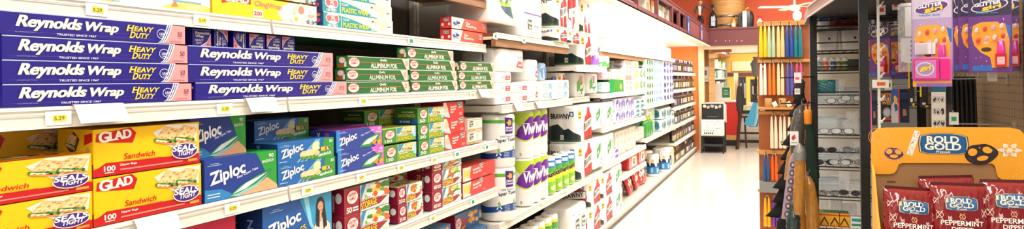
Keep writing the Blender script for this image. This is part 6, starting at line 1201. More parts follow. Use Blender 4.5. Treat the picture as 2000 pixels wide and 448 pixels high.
def hang(nm, lab, cat, pts, mat, Y, seed=0, parts=(), **kw):
    o, m = wrap(pts, mat, Y, seed, **kw); t = thing(nm, lab, cat, tuple(o)); link('body', m, t)
    h = MB(); h.tube([(0, 0, 0), (0, .0, .02), (.006, .0, .028), (.01, 0, .02)], .0018, M('9a9a98', .3, .8), 6); link('hanger', h, t)
    return t
pts = [(1568, 168, 3)]
for i in range(9):
    cx = 1566 - i * 5.2; y0 = 178 + i * 28; pts += [(cx - 2, y0, 5 + i * .3), (cx - 5, y0 + 22, 15 + i * .6), (cx - 4, y0 + 24, 6 + i * .3)]
hang('tulle_garland', 'black layered ruffle garland with ragged edge hanging beside the candle board', 'garland', pts, M('08080a', .9, bump=1, scale=30), 3.42, 1, flat=.5, n=18, rough=.3, z_step=27 * 3)
t = hang('pocket_pouch', 'small black pouch with white barcode hanging above the ruffle garland', 'pouch', [(1566, 155, 2), (1564, 160, 9), (1560, 175, 11), (1557, 189, 9), (1556, 192, 4)], M('141416', .6), 3.16, 2, flat=.3)
m = MB(); m.box(-.03, -.008, -.024, -.021, -.065, -.04, 'f2efe8')
for k in range(5): m.box(-.028 + k * .004, -.0265 + k * .004, -.0245, -.0241, -.06, -.045, '1a1a1c')
link('barcode', m, t)
m = MB(); m.box(-.014, .014, -.001, .001, -.045, 0, 'f2e2e0'); m.box(-.01, .006, -.0015, .0015, -.03, -.02, 'd8487a'); m.tube([(0, 0, 0), (0, .01, .02), (.004, 0, .03)], .0012, '8a8a88', 5); p = Q(1558, 142, 3.15); tag(link('price_tag', m, None, tuple(p)), 'pink and white paper tag hanging left of the rack post', 'tag')
hang('grey_wrapped_roll', 'dark grey cloth roll in shiny film hanging in front of the ruffle garland', 'roll', [(1566, 205, 4), (1562, 215, 11), (1558, 250, 14), (1556, 290, 14), (1554, 303, 10)], M('4c4742', .3, **FILM), 3.2, 3)
m, F = MB(), None; m.box(-.017, .017, -.001, .001, -.06, 0, 'f1eee8'); F = Flat((-.017, -.0012, -.06), (1, 0, 0), (0, 0, 1), (0, -1, 0)); m.blob(F, .016, .036, .009, .014, 'c8305a', 1, 4, jag=.5); m.rect(F, .005, .01, .024, .003, '8a8a8a', 1); m.tube([(0, 0, 0), (.002, .0, .02)], .0012, '8a8a88', 5); p = Q(1551, 257, 3.12); tag(link('price_tag', m, None, tuple(p)), 'white tag with pink flower on the grey film roll', 'tag')
t = hang('folding_umbrella', 'dark green folded umbrella with orange handle hanging at the rack post', 'umbrella', [(1578, 242, 6), (1582, 262, 9), (1584, 300, 12), (1588, 345, 13), (1589, 366, 8)], M('05241a', .85), 3.18, 5, flat=.6)
m = MB(); m.lathe([(.013, -.002), (.016, .002), (.017, .05), (.015, .06), (.004, .062)], M('e88a22', .4), 16); link('handle', m, t); m = MB(); m.tube([(.0, 0, .06), (0, 0, .09), (.006, 0, .1)], .003, DARK, 6); link('strap', m, t)
t = hang('mustard_wrapped_roll', 'mustard yellow roll in clear film with silver mesh top, front one', 'roll', [(1562, 312, 10), (1562, 335, 11), (1561, 380, 11.5), (1560, 415, 11), (1560, 420, 8)], MUS, 3.08, 6, rough=.07)
m = MB(); m.rings([[(.0245 * k * math.cos(a) * (1 + .1 * math.sin(5 * a + z * 99)), .018 * k * math.sin(a), z) for a in [2 * math.pi * j / 16 for j in range(16)]] for z, k in ((-.003, 1), (.02, 1.05), (.04, .95), (.055, .6), (.07, .15))], M('8f8c86', .35, .4, bump=1, scale=60)); link('mesh_top', m, t)
hang('mustard_wrapped_roll', 'mustard yellow roll behind the lilac patterned one', 'roll', [(1549, 288, 5), (1546, 300, 8), (1541, 330, 8), (1537, 352, 6)], MUS, 3.26, 7, rough=.07)
hang('mustard_wrapped_roll', 'mustard yellow roll nearest the rack post, reaching lowest', 'roll', [(1578, 345, 5), (1581, 360, 11), (1586, 400, 13), (1588, 455, 13), (1588, 480, 10)], MUS, 3.14, 8, rough=.08)
hang('mustard_wrapped_roll', 'mustard orange roll hanging low under the front one', 'roll', [(1566, 400, 6), (1567, 425, 10), (1567, 470, 10), (1567, 490, 7)], M('c07a1e', .3, **FILM), 3.2, 12, rough=.07)
t = hang('patterned_scarf', 'lilac grey patterned scarf roll hanging by the candle board', 'scarf', [(1551, 300, 4), (1549, 312, 8), (1545, 350, 9), (1539, 400, 10), (1536, 428, 10)], M('a58e9c', .6), 3.14, 9, rough=.05, flat=.5)
o_ = Vector(t.location); m = MB()
for k in range(7):
    p = Q(1548.5 - k * 1.9, 322 + k * 16, 3.12); c_ = Vector((p.x, p.y - .012, p.z)) - o_
    F = Flat(c_, (1, 0, 0), (0, 0, 1), (0, -1, 0)); m.ring(F, 0, 0, .011, .013, .004, '3a2a3c', 1); m.ell(F, 0, 0, .004, .005, 'd8c4cc', 2)
link('printed_motif', m, t)
hang('teal_wrapped_roll', 'dark teal roll in film at the bottom of the hanging bunch', 'roll', [(1548, 400, 5), (1550, 425, 13), (1549, 460, 14), (1549, 490, 9)], M('1c3a3e', .3, **FILM), 3.1, 10, rough=.15)
hang('black_cloth_roll', 'black cloth bundle at the bottom left of the hanging bunch', 'roll', [(1533, 415, 5), (1530, 432, 12), (1530, 470, 13), (1532, 490, 8)], M('101012', .9), 3.3, 11)

# ---------------------------------------------------------------- pegboard side and its cards
pb = thing('pegboard', 'brown perforated pegboard on the right side, with metal hooks', 'pegboard', (.70, 2.46, 0)); m = MB(); PEG = M('7a6248', .6, vary=.12, scale=8)
m.box(0, .02, 0, 1.45, .3, 2.2, PEG, {'r': '3a2c20'}); m.box(-.004, .024, -.02, 0, .0, 2.2, DARK)
for zi in range(44):
    for yi in range(46):
        z_ = .95 + zi * .0254; y_ = .02 + yi * .0254
        if z_ < 1.12 or z_ > 1.66 or y_ > 1.1: continue
        m.face([(-.0004, y_ + .0032 * math.cos(a), z_ + .0032 * math.sin(a)) for a in [k * math.pi / 3 for k in range(6)]][::-1], M('1c140e', .9))
link('board', m, pb)
m = MB(); m.box(-.27, -.005, 1.42, 1.44, .0, 2.0, M('0d0d10', .8)); link('rear_panel', m, pb)
def hook(px0, px1, py, Y):
    z_ = min(Q(px1, py, Y).z, topz - .02); xa = Q(px0, py, Y).x; m = MB(); m.tube([(0, Y - 2.46, z_), (xa - .70, Y - 2.46, z_), (xa - .705, Y - 2.46, z_ + .012)], .0024, M('9a9a9c', .25, .9), 6); m.box(-.004, 0, Y - 2.47, Y - 2.45, z_ - .02, z_ + .012, M('b9b4a8', .3, .6)); link('hook', m, pb)
hook(1848, 1945, 153, 2.62); hook(1846, 1900, 140, 2.95); hook(1858, 1985, 243, 2.56); hook(1790, 1960, -8, 2.56); hook(1780, 1940, 6, 2.75); hook(1700, 1850, 45, 3.1); hook(1705, 1850, 62, 3.3); hook(1700, 1850, 165, 3.1); hook(1715, 1850, 178, 3.2)
def gcard(w, h, bright=False, seed=0, sig='girl'):
    t = thing('nail_set_card', 'x', 'card', (0, 0, -9)); pu = '9a7ab0' if bright else '5c2c74'; m = MB(); m.box(-w / 2, w / 2, 0, .003, -h, 0, pu, {'k': 'd8cfe0'}); F = Flat((-w / 2, 0, -h), (1, 0, 0), (0, 0, 1), (0, -1, 0)); R = random.Random(seed)
    m.rect(F, .002, .002, w - .004, h - .004, 'b49ac4' if bright else '6a3484', 1); m.rect(F, .002, h * .74, w - .004, h * .25, 'cbbcd6' if bright else '2e2244', 1.2)
    for i in range(40): m.blob(F, R.uniform(.06, .94) * w, R.uniform(.05, .7) * h, .0014, .0014, 'e6c8f0', 2, i)
    for i in range(5): m.poly(F, [(w * (.08 + .2 * i), h * .99), (w * (.1 + .2 * i), h * .99), (w * (.16 + .16 * i), h * .86)], 'd8d0e4', 1.6)
    m.ell(F, w * .5, h * .87, w * .43, h * .075, 'e6e4ec', 3, .18); m.ell(F, w * .5, h * .87, w * .4, h * .063, '6a3a86' if bright else '3a1f5a', 4, .18)
    m.text(F, 'GLITTER', w * .16, h * .862, w * .6, h * .042, 'f4f2f8', 6, rot=.12, bold=.04, sh=.1, out='2a1a40'); m.text(F, 'girl', w * .34, h * .805, w * .42, h * .06, 'f6d23a', 8, rot=.12, bold=.04, sh=.1, out='4a1a5a'); m.text(F, 'Nails Set', w * .2, h * .77, w * .5, h * .02, '4a8ad0', 6, bold=.02)
    m.rect(F, w * .1, h * .02, w * .45, h * .07, '2a6ac0', 2.2); m.poly(F, [(w * .6, h * .66), (w * .97, h * .6), (w * .97, h * .45), (w * .8, h * .4)], '2a6ac0', 2.2); m.poly(F, [(w * .08, h * .5), (w * .12, h * .62), (w * .3, h * .66), (w * .62, h * .66), (w * .86, h * .6), (w * .94, h * .42), (w * .92, h * .07), (w * .55, h * .06), (w * .5, h * .2), (w * .3, h * .26), (w * .14, h * .36)], 'f2a024' if not bright else 'f6a838', 2.6); m.ell(F, w * .42, h * .3, w * .12, h * .03, '4a2a10', 3); link('card', m, t)
    m = MB(); F = Flat((-w / 2, -.0005, -h), (1, 0, 0), (0, 0, 1), (0, -1, 0)); org = M('f4a428', .4)
    for r in range(2):
        for i in range(4):
            cx = w * (.2 + .19 * i + .03 * r); cz = h * (.55 + .015 * i - .13 * r); m.poly(F, [(cx - w * .07, cz - h * .06), (cx + w * .03, cz - h * .07), (cx + w * .1, cz + h * .03), (cx + w * .02, cz + h * .05)], M('e8822a', .4) if (i + r) % 2 else M('f7c48a', .4), 1 + r); m.rings([[(cx - w / 2 + k * w * .05 * math.cos(a) + d * .5, -.004 - d, cz - h + k * h * .03 * math.sin(a) + d) for a in [2 * math.pi * j / 10 for j in range(10)]] for d, k in ((0, 1), (.004, .8), (.006, .4))], ['f6dfe0', 'e8564a', 'f0b4c4'][(i + r) % 3])
    link('nails', m, t)
    m = MB(); m.box(w * .13, w * .38, -.02, 0, -h * .92, -h * .76, M('d0182c', .15, coat=.8)); m.rings([[(w * .255 + x, -.009 + y, z) for x, y in rrprof(.02 * k, .015 * k, .006)] for z, k in ((-h * .76, 1), (-h * .74, 1.05), (-h * .6, .9), (-h * .59, .7))], M('d92f9c', .25, coat=.5)); m.box(w * .17, w * .34, -.0205, -.0195, -h * .9, -h * .8, 'f0a8b4'); m.ring(Flat((w * .26, -.021, -h * .84), (1, 0, 0), (0, 0, 1), (0, -1, 0)), 0, 0, w * .08, h * .03, .0015, 'f7e6ea', 1); link('polish_bottle', m, t)
    if bright: m = MB(); m.box(-w * .4, w * .1, -.012, 0, -h * .7, -h * .56, 'f2e4ea'); m.box(-w * .38, -w * .1, -.014, -.011, -h * .69, -h * .57, 'cfc4d0'); link('file_set', m, t)
    m = MB(); m.box(-.006, .006, -.001, .004, -.004, .016, M('e6e4ea', .3, alpha=.6)); link('hang_tab', m, t); return t
g1, g2 = gcard(.11, .235, False, 3), gcard(.108, .25, True, 5)
def place(t, px, py, Y, rz, lab, first, group=None, sx=1):
    p = Q(px, py, Y); r = t if first else dup(t); r.location = p; r.rotation_euler = (0, 0, rz); r['label'] = lab; r.scale = (sx, 1, sx)
    if group: r['group'] = group
    return r
place(g2, 1819, -6, 2.36, -.35, 'pale violet glitter nail card with silver logo, the large front one', True)
place(g1, 1932, -8, 2.44, -.3, 'purple glitter nail card in full view in front of the pegboard', True)
place(g1, 1958, -6, 2.52, -.3, 'purple glitter nail card peeking out right of the full-view one', False)
for i in range(5): place(g1, 1911 - i * 15, -7 + (i % 2) * 3, 2.50 + i * .03, -.3, 'purple glitter nail card in the overlapping row, ' + ('first', 'second', 'third', 'fourth', 'fifth')[i] + ' left of the full-view one', False, 'overlapping nail cards')
# compact hanging below the pale violet card
t = thing('compact_card', 'pink blister card with compact hanging under the pale violet nail card', 'card', tuple(Q(1820, 112, 2.32)), -.3); m = MB(); w, h = .1, .088; m.box(-w / 2, w / 2, 0, .003, -h, 0, 'd87ab4'); F = Flat((-w / 2, 0, -h), (1, 0, 0), (0, 0, 1), (0, -1, 0)); m.rect(F, .0, 0, w, .016, 'f2a42a', 1); m.rect(F, w * .1, -.004 + .004, w * .9, .01, '8f6ac0', 2); link('card', m, t)
m = MB(); m.box(-w * .46, w * .2, -.014, 0, -.066, -.004, M('e02a8c', .25, coat=.6)); F = Flat((-w * .46, -.0142, -.066), (1, 0, 0), (0, 0, 1), (0, -1, 0)); m.rect(F, .004, .004, .054, .054, 'c87ab8', .6); m.ell(F, .03, .031, .024, .021, 'd8cce4', 1); m.ell(F, .03, .031, .02, .017, 'a48cc4', 2); m.text(F, 'girl', .017, .02, .026, .02, 'f6d23a', 3, sh=.2, rot=.1, bold=.05, out='5a1a5a'); link('compact', m, t)
m = MB(); m.box(w * .22, w * .46, -.01, 0, -.066, -.006, M('ea1f8a', .25, coat=.6)); link('case', m, t); m = MB(); m.tube([(0, .002, 0), (0, .003, .05)], .001, 'b9b4c0', 5); link('loop', m, t)
# clear bag with white and blue
t = thing('clear_accessory_bag', 'clear hanging bag with white card and blue bands left of the pale violet card', 'bag', tuple(Q(1778, 8, 2.6)), -.3)
m, F = sack(.075, .23, .012, CL2, .004, 4); link('film', m, t, (0, -.004, -.23)); m = MB(); m.box(-.016, .03, -.002, .002, -.11, -.01, 'f1eef2'); m.box(-.03, .03, -.002, .002, -.2, -.115, 'e9e6ee')
for k in range(5): m.box(.0, .03, -.006, -.002, -.195 + k * .016, -.186 + k * .016, '3a4aa8')
m.poly(Flat((0, -.0025, -.2), (1, 0, 0), (0, 0, 1), (0, -1, 0)), [(-.03, -.02), (-.01, .0), (-.028, .005)], '8e2a5a', 1); link('insert', m, t); m = MB(); m.box(-.03, .034, -.004, .004, -.006, .004, 'e6e6e8'); link('header', m, t)
# small nail cards farther in
for i, (px, py, Y) in enumerate(((1699, 45, 3.2), (1712, 50, 3.1), (1727, 52, 3.2), (1742, 48, 3.15), (1760, 56, 3.2))): place(g1, px + 6, py, Y, -.35 - .5 * (i % 2), 'small far nail card behind the white clip strip, ' + ('first', 'second', 'third', 'fourth', 'fifth')[i] + ' from the left', False, None, .9)
# white clip strip with tags
p = Q(1714.5, 0, 2.6); t = thing('clip_strip', 'white vertical clip strip with an orange price tag right of the black post', 'clip strip', (p.x, 2.6, 0)); zb = Q(1714, 300, 2.6).z; m = MB(); m.box(-.004, .004, -.002, .002, zb, topz - .003, M('e9e7e0', .4)); link('strip', m, t)
for i, py in enumerate((12, 68, 98, 118, 150, 195, 238)):
    z_ = Q(1714, py, 2.6).z; m = MB(); m.tube([(0, -.004, z_), (.008, -.01, z_ + .004), (.016, -.008, z_ + .014)], .0028, 'f1efe8', 6); m.box(.002, .01, -.006, -.002, z_ - .004, z_ + .006, 'f1efe8'); link('clip', m, t)
for (px, py, w, h, c1, c2, Y, lab) in ((1714, 164, .05, .026, 'f0ede6', 'f07a1c', 2.585, None),):
    m = MB(); z_ = Q(1714, py, 2.585).z; m.box(-.022, .028, -.0145, -.0125, z_ - .014, z_ + .014, c1); m.box(-.008, .018, -.0152, -.0146, z_ - .007, z_ + .006, c2); F = Flat((-.006, -.0153, z_ - .004), (1, 0, 0), (0, 0, 1), (0, -1, 0)); m.text(F, '5.49', 0, 0, .02, .007, 'b8440c', 1); o = link('price_tag', m, t)
for i, (px, py, c2, nm) in enumerate(((1722, 19, 'd8402a', 'small clear tag with red square hanging above the far nail cards, left'), (1750, 9, 'd8402a', 'small clear tag with red square hanging above the far nail cards, right'), (1735, 166, '2a8a4a', 'small white tag with green square beside the orange price tag'), (1938, 147, 'd8d4c8', 'little grey price plate on the pegboard hook'), (1863, 232, '1fa060', 'small white tag with green square by the lower pegboard hook'))):
    Y = (2.9, 2.9, 3.0, 2.58, 2.54)[i]; p = Q(px, py, Y); m = MB(); m.box(-.013, .013, -.001, .001, -.02, .02, 'e6e3dc'); m.box(-.007, .007, -.0018, -.001, -.008, .006, c2); m.tube([(0, .0, .02), (0, .012, .026), (0, .02, .02)], .001, '9a9a98', 5); tag(link('price_tag', m, None, tuple(p)), nm, 'tag')
# party cards, pins, tattoo sheet, dark blades
def flatcard(px0, px1, py0, py1, Y, base, deco, lab, cat, nm, rz=-.2):
    A, B = Q(px0, py1, Y), Q(px1, py0, Y); w, h = B.x - A.x, B.z - A.z; t = thing(nm, lab, cat, ((A.x + B.x) / 2, Y, B.z), rz); m = MB(); m.box(-w / 2, w / 2, 0, .004, -h, 0, base); deco(m, Flat((-w / 2, 0, -h), (1, 0, 0), (0, 0, 1), (0, -1, 0)), w, h); link('card', m, t)
    m = MB(); m.tube([(0, .002, -.004), (0, .004, .012), (0, .014, .014)], .0015, '9a9a98', 5); link('hang_loop', m, t); return t
def d_hall(m, F, w, h):
    m.rect(F, w * .05, h * .6, w * .9, h * .36, '5a1420', 1)
    for i in range(3): m.text(F, ('NITE', 'SKULL', 'WEB')[i], w * .08, h * (.82 - .13 * i), w * .8, h * .1, 'e8a03a' if i != 1 else 'e9dcc0', 2, bold=.04)
    m.ell(F, w * .5, h * .3, w * .36, h * .17, '8a98a8', 2); m.ell(F, w * .5, h * .3, w * .26, h * .12, 'c8d0d8', 3); m.rect(F, w * .3, h * .05, w * .5, h * .08, 'd8341c', 3)
def d_blue(m, F, w, h):
    m.poly(F, [(0, 0), (w, 0), (w, h * .5), (w * .5, h * .7), (0, h * .5)], 'c9ccd6', 1); m.blob(F, w * .5, h * .62, w * .3, h * .2, 'f2c22a', 2, 3, jag=.5); m.blob(F, w * .55, h * .45, w * .2, h * .1, '2c4fa8', 3, 5, jag=.5); m.rect(F, w * .84, 0, w * .16, h, 'c82030', 4)
def d_navy(m, F, w, h): m.rect(F, w * .1, h * .1, w * .8, h * .5, '1c2c5a', 1); m.blob(F, w * .5, h * .3, w * .25, h * .12, 'b98a5a', 2, 3); m.rect(F, w * .1, h * .7, w * .8, h * .2, '23406e', 1)
def d_pin(m, F, w, h):
    m.rect(F, 0, h * .4, w * .22, h * .6, 'f2d22a', 1); m.rect(F, w * .7, h * .02, w * .3, h * .05, 'f2d22a', 1)
    for i in range(4): m.ell(F, w * .6, h * (.5 + .12 * i), w * .2, h * .03, '3a3c42', 1)
    m.rect(F, w * .3, h * .1, w * .4, h * .08, 'e6e6e2', 2); m.poly(F, [(w * .4, h * .1), (w * .7, -h * .0), (w * .9, h * .0)], 'c8a83a', 2)
def d_tat(m, F, w, h):
    m.rect(F, 0, h * .72, w, h * .28, '1f6a86', 1); m.text(F, 'TATTOO', w * .08, h * .84, w * .84, h * .12, 'f6c42a', 3, bold=.05, out='7a2a10'); R = random.Random(3)
    for i in range(9):
        cx, cy = w * (.22 + .28 * (i % 3)), h * (.14 + .22 * (i // 3)); m.blob(F, cx, cy, w * .09, h * .05, '2a2c30', 2, i, jag=.9); m.ring(F, cx, cy, w * .12, h * .06, w * .02, '5a5c60', 2)
flatcard(1721, 1744, 178, 238, 3.05, '1c1416', d_hall, 'dark party card with orange letters and grey disc', 'card', 'party_card'); flatcard(1741, 1757, 174, 240, 3.0, '2a5ab0', d_blue, 'white and blue party card with yellow burst and red edge', 'card', 'party_card')
flatcard(1758, 1775, 174, 240, 3.15, '12183a', d_navy, 'navy card with tan shape hanging among the pins', 'card', 'party_card')
flatcard(1696.5, 1702, 178, 300, 2.75, 'e07aa8', lambda m, F, w, h: m.rect(F, w * .3, 0, w * .4, h, '5a1a2a', 1), 'narrow pink edged card right against the black post', 'card', 'party_card'); flatcard(1703, 1712, 176, 245, 3.2, '2a1a14', d_navy, 'dark brown card behind the clip strip', 'card', 'party_card')
flatcard(1775, 1785, 120, 208, 2.75, '15161a', d_pin, 'black and yellow pin card, left longer one', 'card', 'pin_card'); flatcard(1797, 1812, 158, 210, 2.7, '15161a', d_pin, 'black and yellow pin card, right shorter one', 'card', 'pin_card')
flatcard(1820, 1846, 150, 256, 2.62, 'efece4', d_tat, 'white tattoo sheet with teal header under the pink compact card', 'sheet', 'tattoo_sheet')
for i, px in enumerate((1854, 1863, 1872, 1881, 1890, 1899)):
    p = Q(px, 150, 2.8 + .02 * i); t = thing('dark_sleeve', 'dark sleeve with light edge hanging below the nail cards, ' + ORD[i] + ' from the left', 'sleeve', tuple(p), -.5, 'dark sleeves'); L_ = .24
    m = MB(); m.rings([[(x, y, z) for x, y in rrprof(.02 + .004 * k, .012, .004)] for k, z in enumerate((0, -.05, -L_ * .6, -L_))][::-1], M('15181e', .25, coat=.5)); link('sleeve', m, t); m = MB(); m.tube([(-.011, -.005, -.02), (-.013, -.006, -L_ + .01)], .0016, 'c8ccd2', 5); link('light_edge', m, t); m = MB(); m.tube([(0, 0, 0), (0, 0, .012), (.006, 0, .016)], .0015, '8a8a88', 5); link('hanger', m, t)

# ---------------------------------------------------------------- pretzel display
YD = 2.0; pd = thing('pretzel_display', 'yellow cardboard pretzel display with brown box and blue ROLD GOLD badge' if False else 'yellow cardboard pretzel display with blue badge on its header, at lower right', 'display', (Q(1850, 300, YD).x, YD, 0)); dx0 = pd.location.x
def D(px, py, Y=YD): v = Q(px, py, Y); return (v.x - dx0, v.z)
OY = M('f5a61c', .5, vary=.03); KR = M('a5794c', .75, vary=.06, scale=14); trayz = Q(1774, 370, 1.9).z - .205; FD_ = Flat((0, -.0005, 0), (1, 0, 0), (0, 0, 1), (0, -1, 0))
out = [(1702, 275), (1704, 262), (1712, 253), (1730, 250), (1860, 249), (1975, 250), (1992, 254), (2001, 263), (2004, 280), (2004, 346), (1998, 352), (1958, 352), (1949, 346), (1946, 336), (1944, 326), (1938, 320), (1850, 319), (1762, 319), (1755, 322), (1752, 332), (1746, 339), (1738, 341), (1712, 341), (1704, 336), (1702, 328)]
pts = [D(*p) for p in out]; m = MB(); n = len(pts); m.raw([(x, 0, z) for x, z in pts] + [(x, .006, z) for x, z in pts], [tuple(range(n)), tuple(range(2 * n - 1, n - 1, -1))] + [(i, i + n, (i + 1) % n + n, (i + 1) % n) for i in range(n)], OY)
m.f[-n - 2] = tuple(reversed(m.f[-n - 2])) if False else m.f[-n - 2]
R = random.Random(8); F = FD_
for i in range(150):
    side = R.random() < .5; px = R.uniform(1704, 1755) if side else R.uniform(1940, 2000); py = R.uniform(252, 338) if side else R.uniform(262, 348); x_, z_ = D(px, py); rr = R.uniform(.0004, .0011); m.poly(F, [(x_ + rr * math.cos(a), z_ + rr * math.sin(a)) for a in (0, 1.57, 3.14, 4.71)], 'ffe2a0', 1)
x_, z_ = D(1716, 268)
for k in range(5): m.ring(F, x_, z_, .006 + k * .0045, .006 + k * .0045, .0008, 'ffc860', 1, 0, 360)
link('header', m, pd)
s_ = D(1851, 0)[0] - D(1850, 0)[0]       # metres per pixel at the header
def badge_(m, F, cx, cz, S, k=2):        # blue badge with cream and gold outlines and serif lettering; S = metres per pixel of the large one
    def shp(f): return [(cx + S * x * f - (0), cz + S * z * f) for x, z in ((-47, 0), (-45, 17), (-30, 22), (-12, 24), (12, 24), (30, 22), (45, 17), (47, 0), (45, -18), (30, -22), (-30, -22), (-45, -18))]
    m.poly(F, shp(1.06), '17304e', k); m.poly(F, shp(1.02), 'e9cf8a', k + .5); m.poly(F, shp(.98), '0f4f86', k + 1); m.poly(F, shp(.9), '135a94', k + 1.5)
    for t_, x, z, w, h in (('ROLD', -32, 3, 62, 15), ('GOLD', -36, -13, 70, 15)):
        m.text(F, t_, cx + S * x, cz + S * z, S * w, S * h, 'f7f2e2', k + 3, bold=.035, out='0b2a4a', ob=.03)
    for x0, z0, wd in ((-33, 3, 7), (-22.5, 3, 5), (1, 3, 8), (1, 16.6, 4), (-33, 16.6, 5), (14, 3, 5), (14, 16.6, 5), (8, -13, 9), (18, -13, 5), (18, .6, 5), (-14, -4.5, 6)): m.rect(F, cx + S * x0, cz + S * z0, S * wd, S * 1.5, 'f7f2e2', k + 3.2)
    m.text(F, 'Pretzels', cx - S * 15, cz - S * 20.5, S * 28, S * 5.5, 'f7f2e2', k + 3, sh=.3, bold=.01)
x_, z_ = D(1842, 282); m = MB(); badge_(m, FD_, x_, z_, s_, 1); link('blue_badge', m, pd)
def pretz(m, F, cx, cz, S, col, hi, k, rot=0, edge=None):      # printed pretzel: knotted outline with three holes
    C, S_ = math.cos(rot), math.sin(rot); q = lambda x, z: (cx + C * x * S - S_ * z * S, cz + S_ * x * S + C * z * S)
    O = [(1.15 * math.cos(a) * (1 + .05 * math.cos(3 * a)), (.8 + .06 * math.cos(2 * a - 3.1) - .1 * math.exp(-((a - 1.57) / .35) ** 2)) * math.sin(a)) for a in [2 * math.pi * i / 40 for i in range(40)]]
    m.poly(F, [q(x, z) for x, z in O], edge or hi, k); m.poly(F, [q(x * .95, z * .93) for x, z in O], col, k + .5)
    for hx, hz, rx, rz_, ro in ((-.52, .2, .33, .3, .5), (.5, .26, .34, .27, -.4), (.08, -.36, .4, .2, .1), (-.0, .5, .06, .05, 0)):
        P = [(hx + math.cos(ro) * rx * math.cos(a) - math.sin(ro) * rz_ * math.sin(a), hz + math.sin(ro) * rx * math.cos(a) + math.cos(ro) * rz_ * math.sin(a)) for a in [2 * math.pi * i / 20 for i in range(20)]]
        m.poly(F, [q(hx + (x - hx) * 1.18, hz + (z - hz) * 1.2) for x, z in P], edge or hi, k + 1); m.poly(F, [q(x, z) for x, z in P], OY, k + 1.5)
    for a0, a1 in ((2.2, 2.9), (.3, .9), (3.6, 4.2)): m.ring(F, *q(0, 0), S * 1.0, S * .7, S * .05, hi, k + 2, math.degrees(a0), math.degrees(a1), 10)
m = MB(); x_, z_ = D(1745, 300); pretz(m, FD_, x_, z_, s_ * 18, '5a2a2e', 'c89090', 1, -.1, 'd8a8a4'); link('printed_pretzel', m, pd); m = MB(); x_, z_ = D(1915, 301); pretz(m, FD_, x_, z_, s_ * 28, '2c1d26', '564450', 1, .14, '1a1016')
link('printed_pretzel', m, pd); m = MB(); A = D(1776, 303); Bq = D(1792, 256); w = s_ * 6; nx, nz = w, w * .35; m.poly(FD_, [(A[0] - nx, A[1] + nz), (A[0] + nx, A[1] - nz), (Bq[0] + nx, Bq[1] - nz), (Bq[0] - nx, Bq[1] + nz)], 'f3ead8', 1); R = random.Random(4)
for i in range(26): t_ = R.random(); m.blob(FD_, A[0] + (Bq[0] - A[0]) * t_ + R.uniform(-.8, .8) * w, A[1] + (Bq[1] - A[1]) * t_, s_ * 1.1, s_ * 1, 'b08a6a', 2, i)
link('printed_stick', m, pd); m = MB(); x_, z_ = D(1972, 294); star = []
for i in range(24): a = 2 * math.pi * i / 24; r = s_ * (17 + 5 * math.cos(6 * a)); star.append((x_ + r * 1.1 * math.cos(a), z_ + r * .8 * math.sin(a)))
m.poly(FD_, star, 'f0e4cc', 1)
for i in range(6): a = math.pi / 3 * i + .5; m.ell(FD_, x_ + s_ * 9 * math.cos(a), z_ + s_ * 7 * math.sin(a), s_ * 3, s_ * 2.4, 'f5a61c', 2)
for i in range(30): m.blob(FD_, x_ + R.uniform(-15, 15) * s_, z_ + R.uniform(-10, 10) * s_, s_ * .8, s_ * .8, 'cdb48c', 3, i)
link('printed_star', m, pd)
m = MB(); a, b = D(1706, 400), D(2010, 319); m.box(a[0], b[0], .008, .014, .6, b[1], KR); m.box(a[0], b[0], -.17, .008, .6, trayz, KR); link('cardboard_back', m, pd)
m = MB(); q = D(1733, 357); m.box(q[0], q[0] + .02, .0065, .0078, q[1], q[1] + .003, '5a3a20'); link('slot', m, pd)
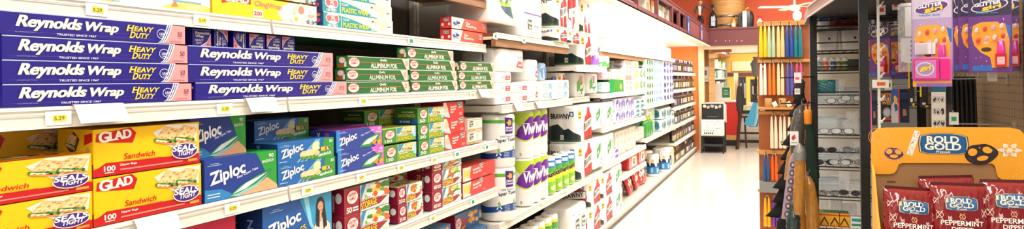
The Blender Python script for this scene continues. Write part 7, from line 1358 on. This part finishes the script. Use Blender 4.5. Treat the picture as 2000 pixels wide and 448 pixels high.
# side wall: swoops down and forward
P = [(0, D(1704, 322)[1]), (-.03, D(1704, 340)[1]), (-.06, D(1704, 375)[1]), (-.09, D(1704, 410)[1]), (-.13, D(1704, 440)[1]), (-.2, D(1704, 452)[1]), (-.2, .6), (0, .6)]; m = MB(); xa = D(1703, 380)[0]
m.raw([(xa, y, z) for y, z in P] + [(xa + .005, y, z) for y, z in P], [tuple(range(8)), tuple(range(15, 7, -1))] + [(i, (i + 1) % 8, (i + 1) % 8 + 8, i + 8) for i in range(8)], OY); link('side_panel', m, pd)
m = MB(); m.box(xa, b[0], -.2, .0, 0, .6, OY); m.box(xa + .005, b[0], -.2, -.194, .6, .86, OY); m.rect(Flat((xa, -.2, 0), (1, 0, 0), (0, 0, 1), (0, -1, 0)), .02, .1, .3, .4, 'e8901a', 1); link('base', m, pd)
def pbag():
    t = thing('pretzel_bag', 'x', 'snack bag', (0, 0, -9)); w, h = .121, .19; m, F = sack(w, h, .03, M('860d17', .14, coat=.9, vary=.15, scale=12, bump=.3), .0035, 2); link('bag_body', m, t)
    m = MB(); S = w / 130
    m.text(F, 'PEPPERMINT', -.043, h * .50, .086, .011, 'fbeee6', 2, bold=.02); m.text(F, 'DIPPED', -.022, h * .43, .044, .009, 'fbeee6', 2, bold=.02); m.text(F, 'Sweet', -.05, h * .27, .05, .018, 'fbeee6', 2, sh=.3, bold=.02); m.text(F, '& Salty', .005, h * .22, .05, .016, 'fbeee6', 2, sh=.3, bold=.02)
    for i, (u, v, r) in enumerate(((-.045, .62, .012), (.046, .66, .011), (-.05, .8, .009), (.05, .82, .008), (.0, .61, .01), (.03, .57, .006), (-.025, .58, .007))):
        for k in range(3): a = math.pi * k / 3; m.poly(F, [(u + r * math.cos(a) - .0008, v * h + r * math.sin(a)), (u + r * math.cos(a) + .0008, v * h + r * math.sin(a)), (u - r * math.cos(a) + .0008, v * h - r * math.sin(a)), (u - r * math.cos(a) - .0008, v * h - r * math.sin(a))], 'f4d8c8' if i != 4 else 'e8923a', 1)
        m.ring(F, u, v * h, r * .6, r * .6, .0009, 'f4d8c8', 1)
    link('print', m, t); m = MB(); badge_(m, F, 0, h * .77, w / 175, 2); link('blue_badge', m, t)
    m = MB(); m.box(-w / 2 * .97, w / 2 * .97, -.002, .002, h - .002, h + .005, M('5c0810', .2, coat=.6))
    for i in range(20): m.box(-w / 2 * .97 + i * w * .97 / 20, -w / 2 * .97 + i * w * .97 / 20 + .002, -.0023, .0023, h, h + .005, '4c060c')
    link('crimped_seal', m, t); return t
pbg = pbag()
for i, (px, py, Y, rz, rx, nm) in enumerate(((1774, 370, 1.90, .12, -.12, 'left one, badge half in glare'), (1873, 362, 1.90, 0, -.1, 'middle one in full view'), (1978, 356, 1.90, -.12, -.1, 'right one cut by the picture edge'), (1858, 347, 1.965, .05, -.08, 'darker one behind, only its top showing'))):
    p = Q(px, py, Y); r = pbg if i == 0 else dup(pbg); r.location = (p.x, Y - .01, p.z - .19); r.rotation_euler = (rx, (.05, 0, -.03, -.06, 0)[i], rz); r['label'] = 'glossy red peppermint pretzel bag in the yellow display, ' + nm; r['group'] = 'pretzel bags'
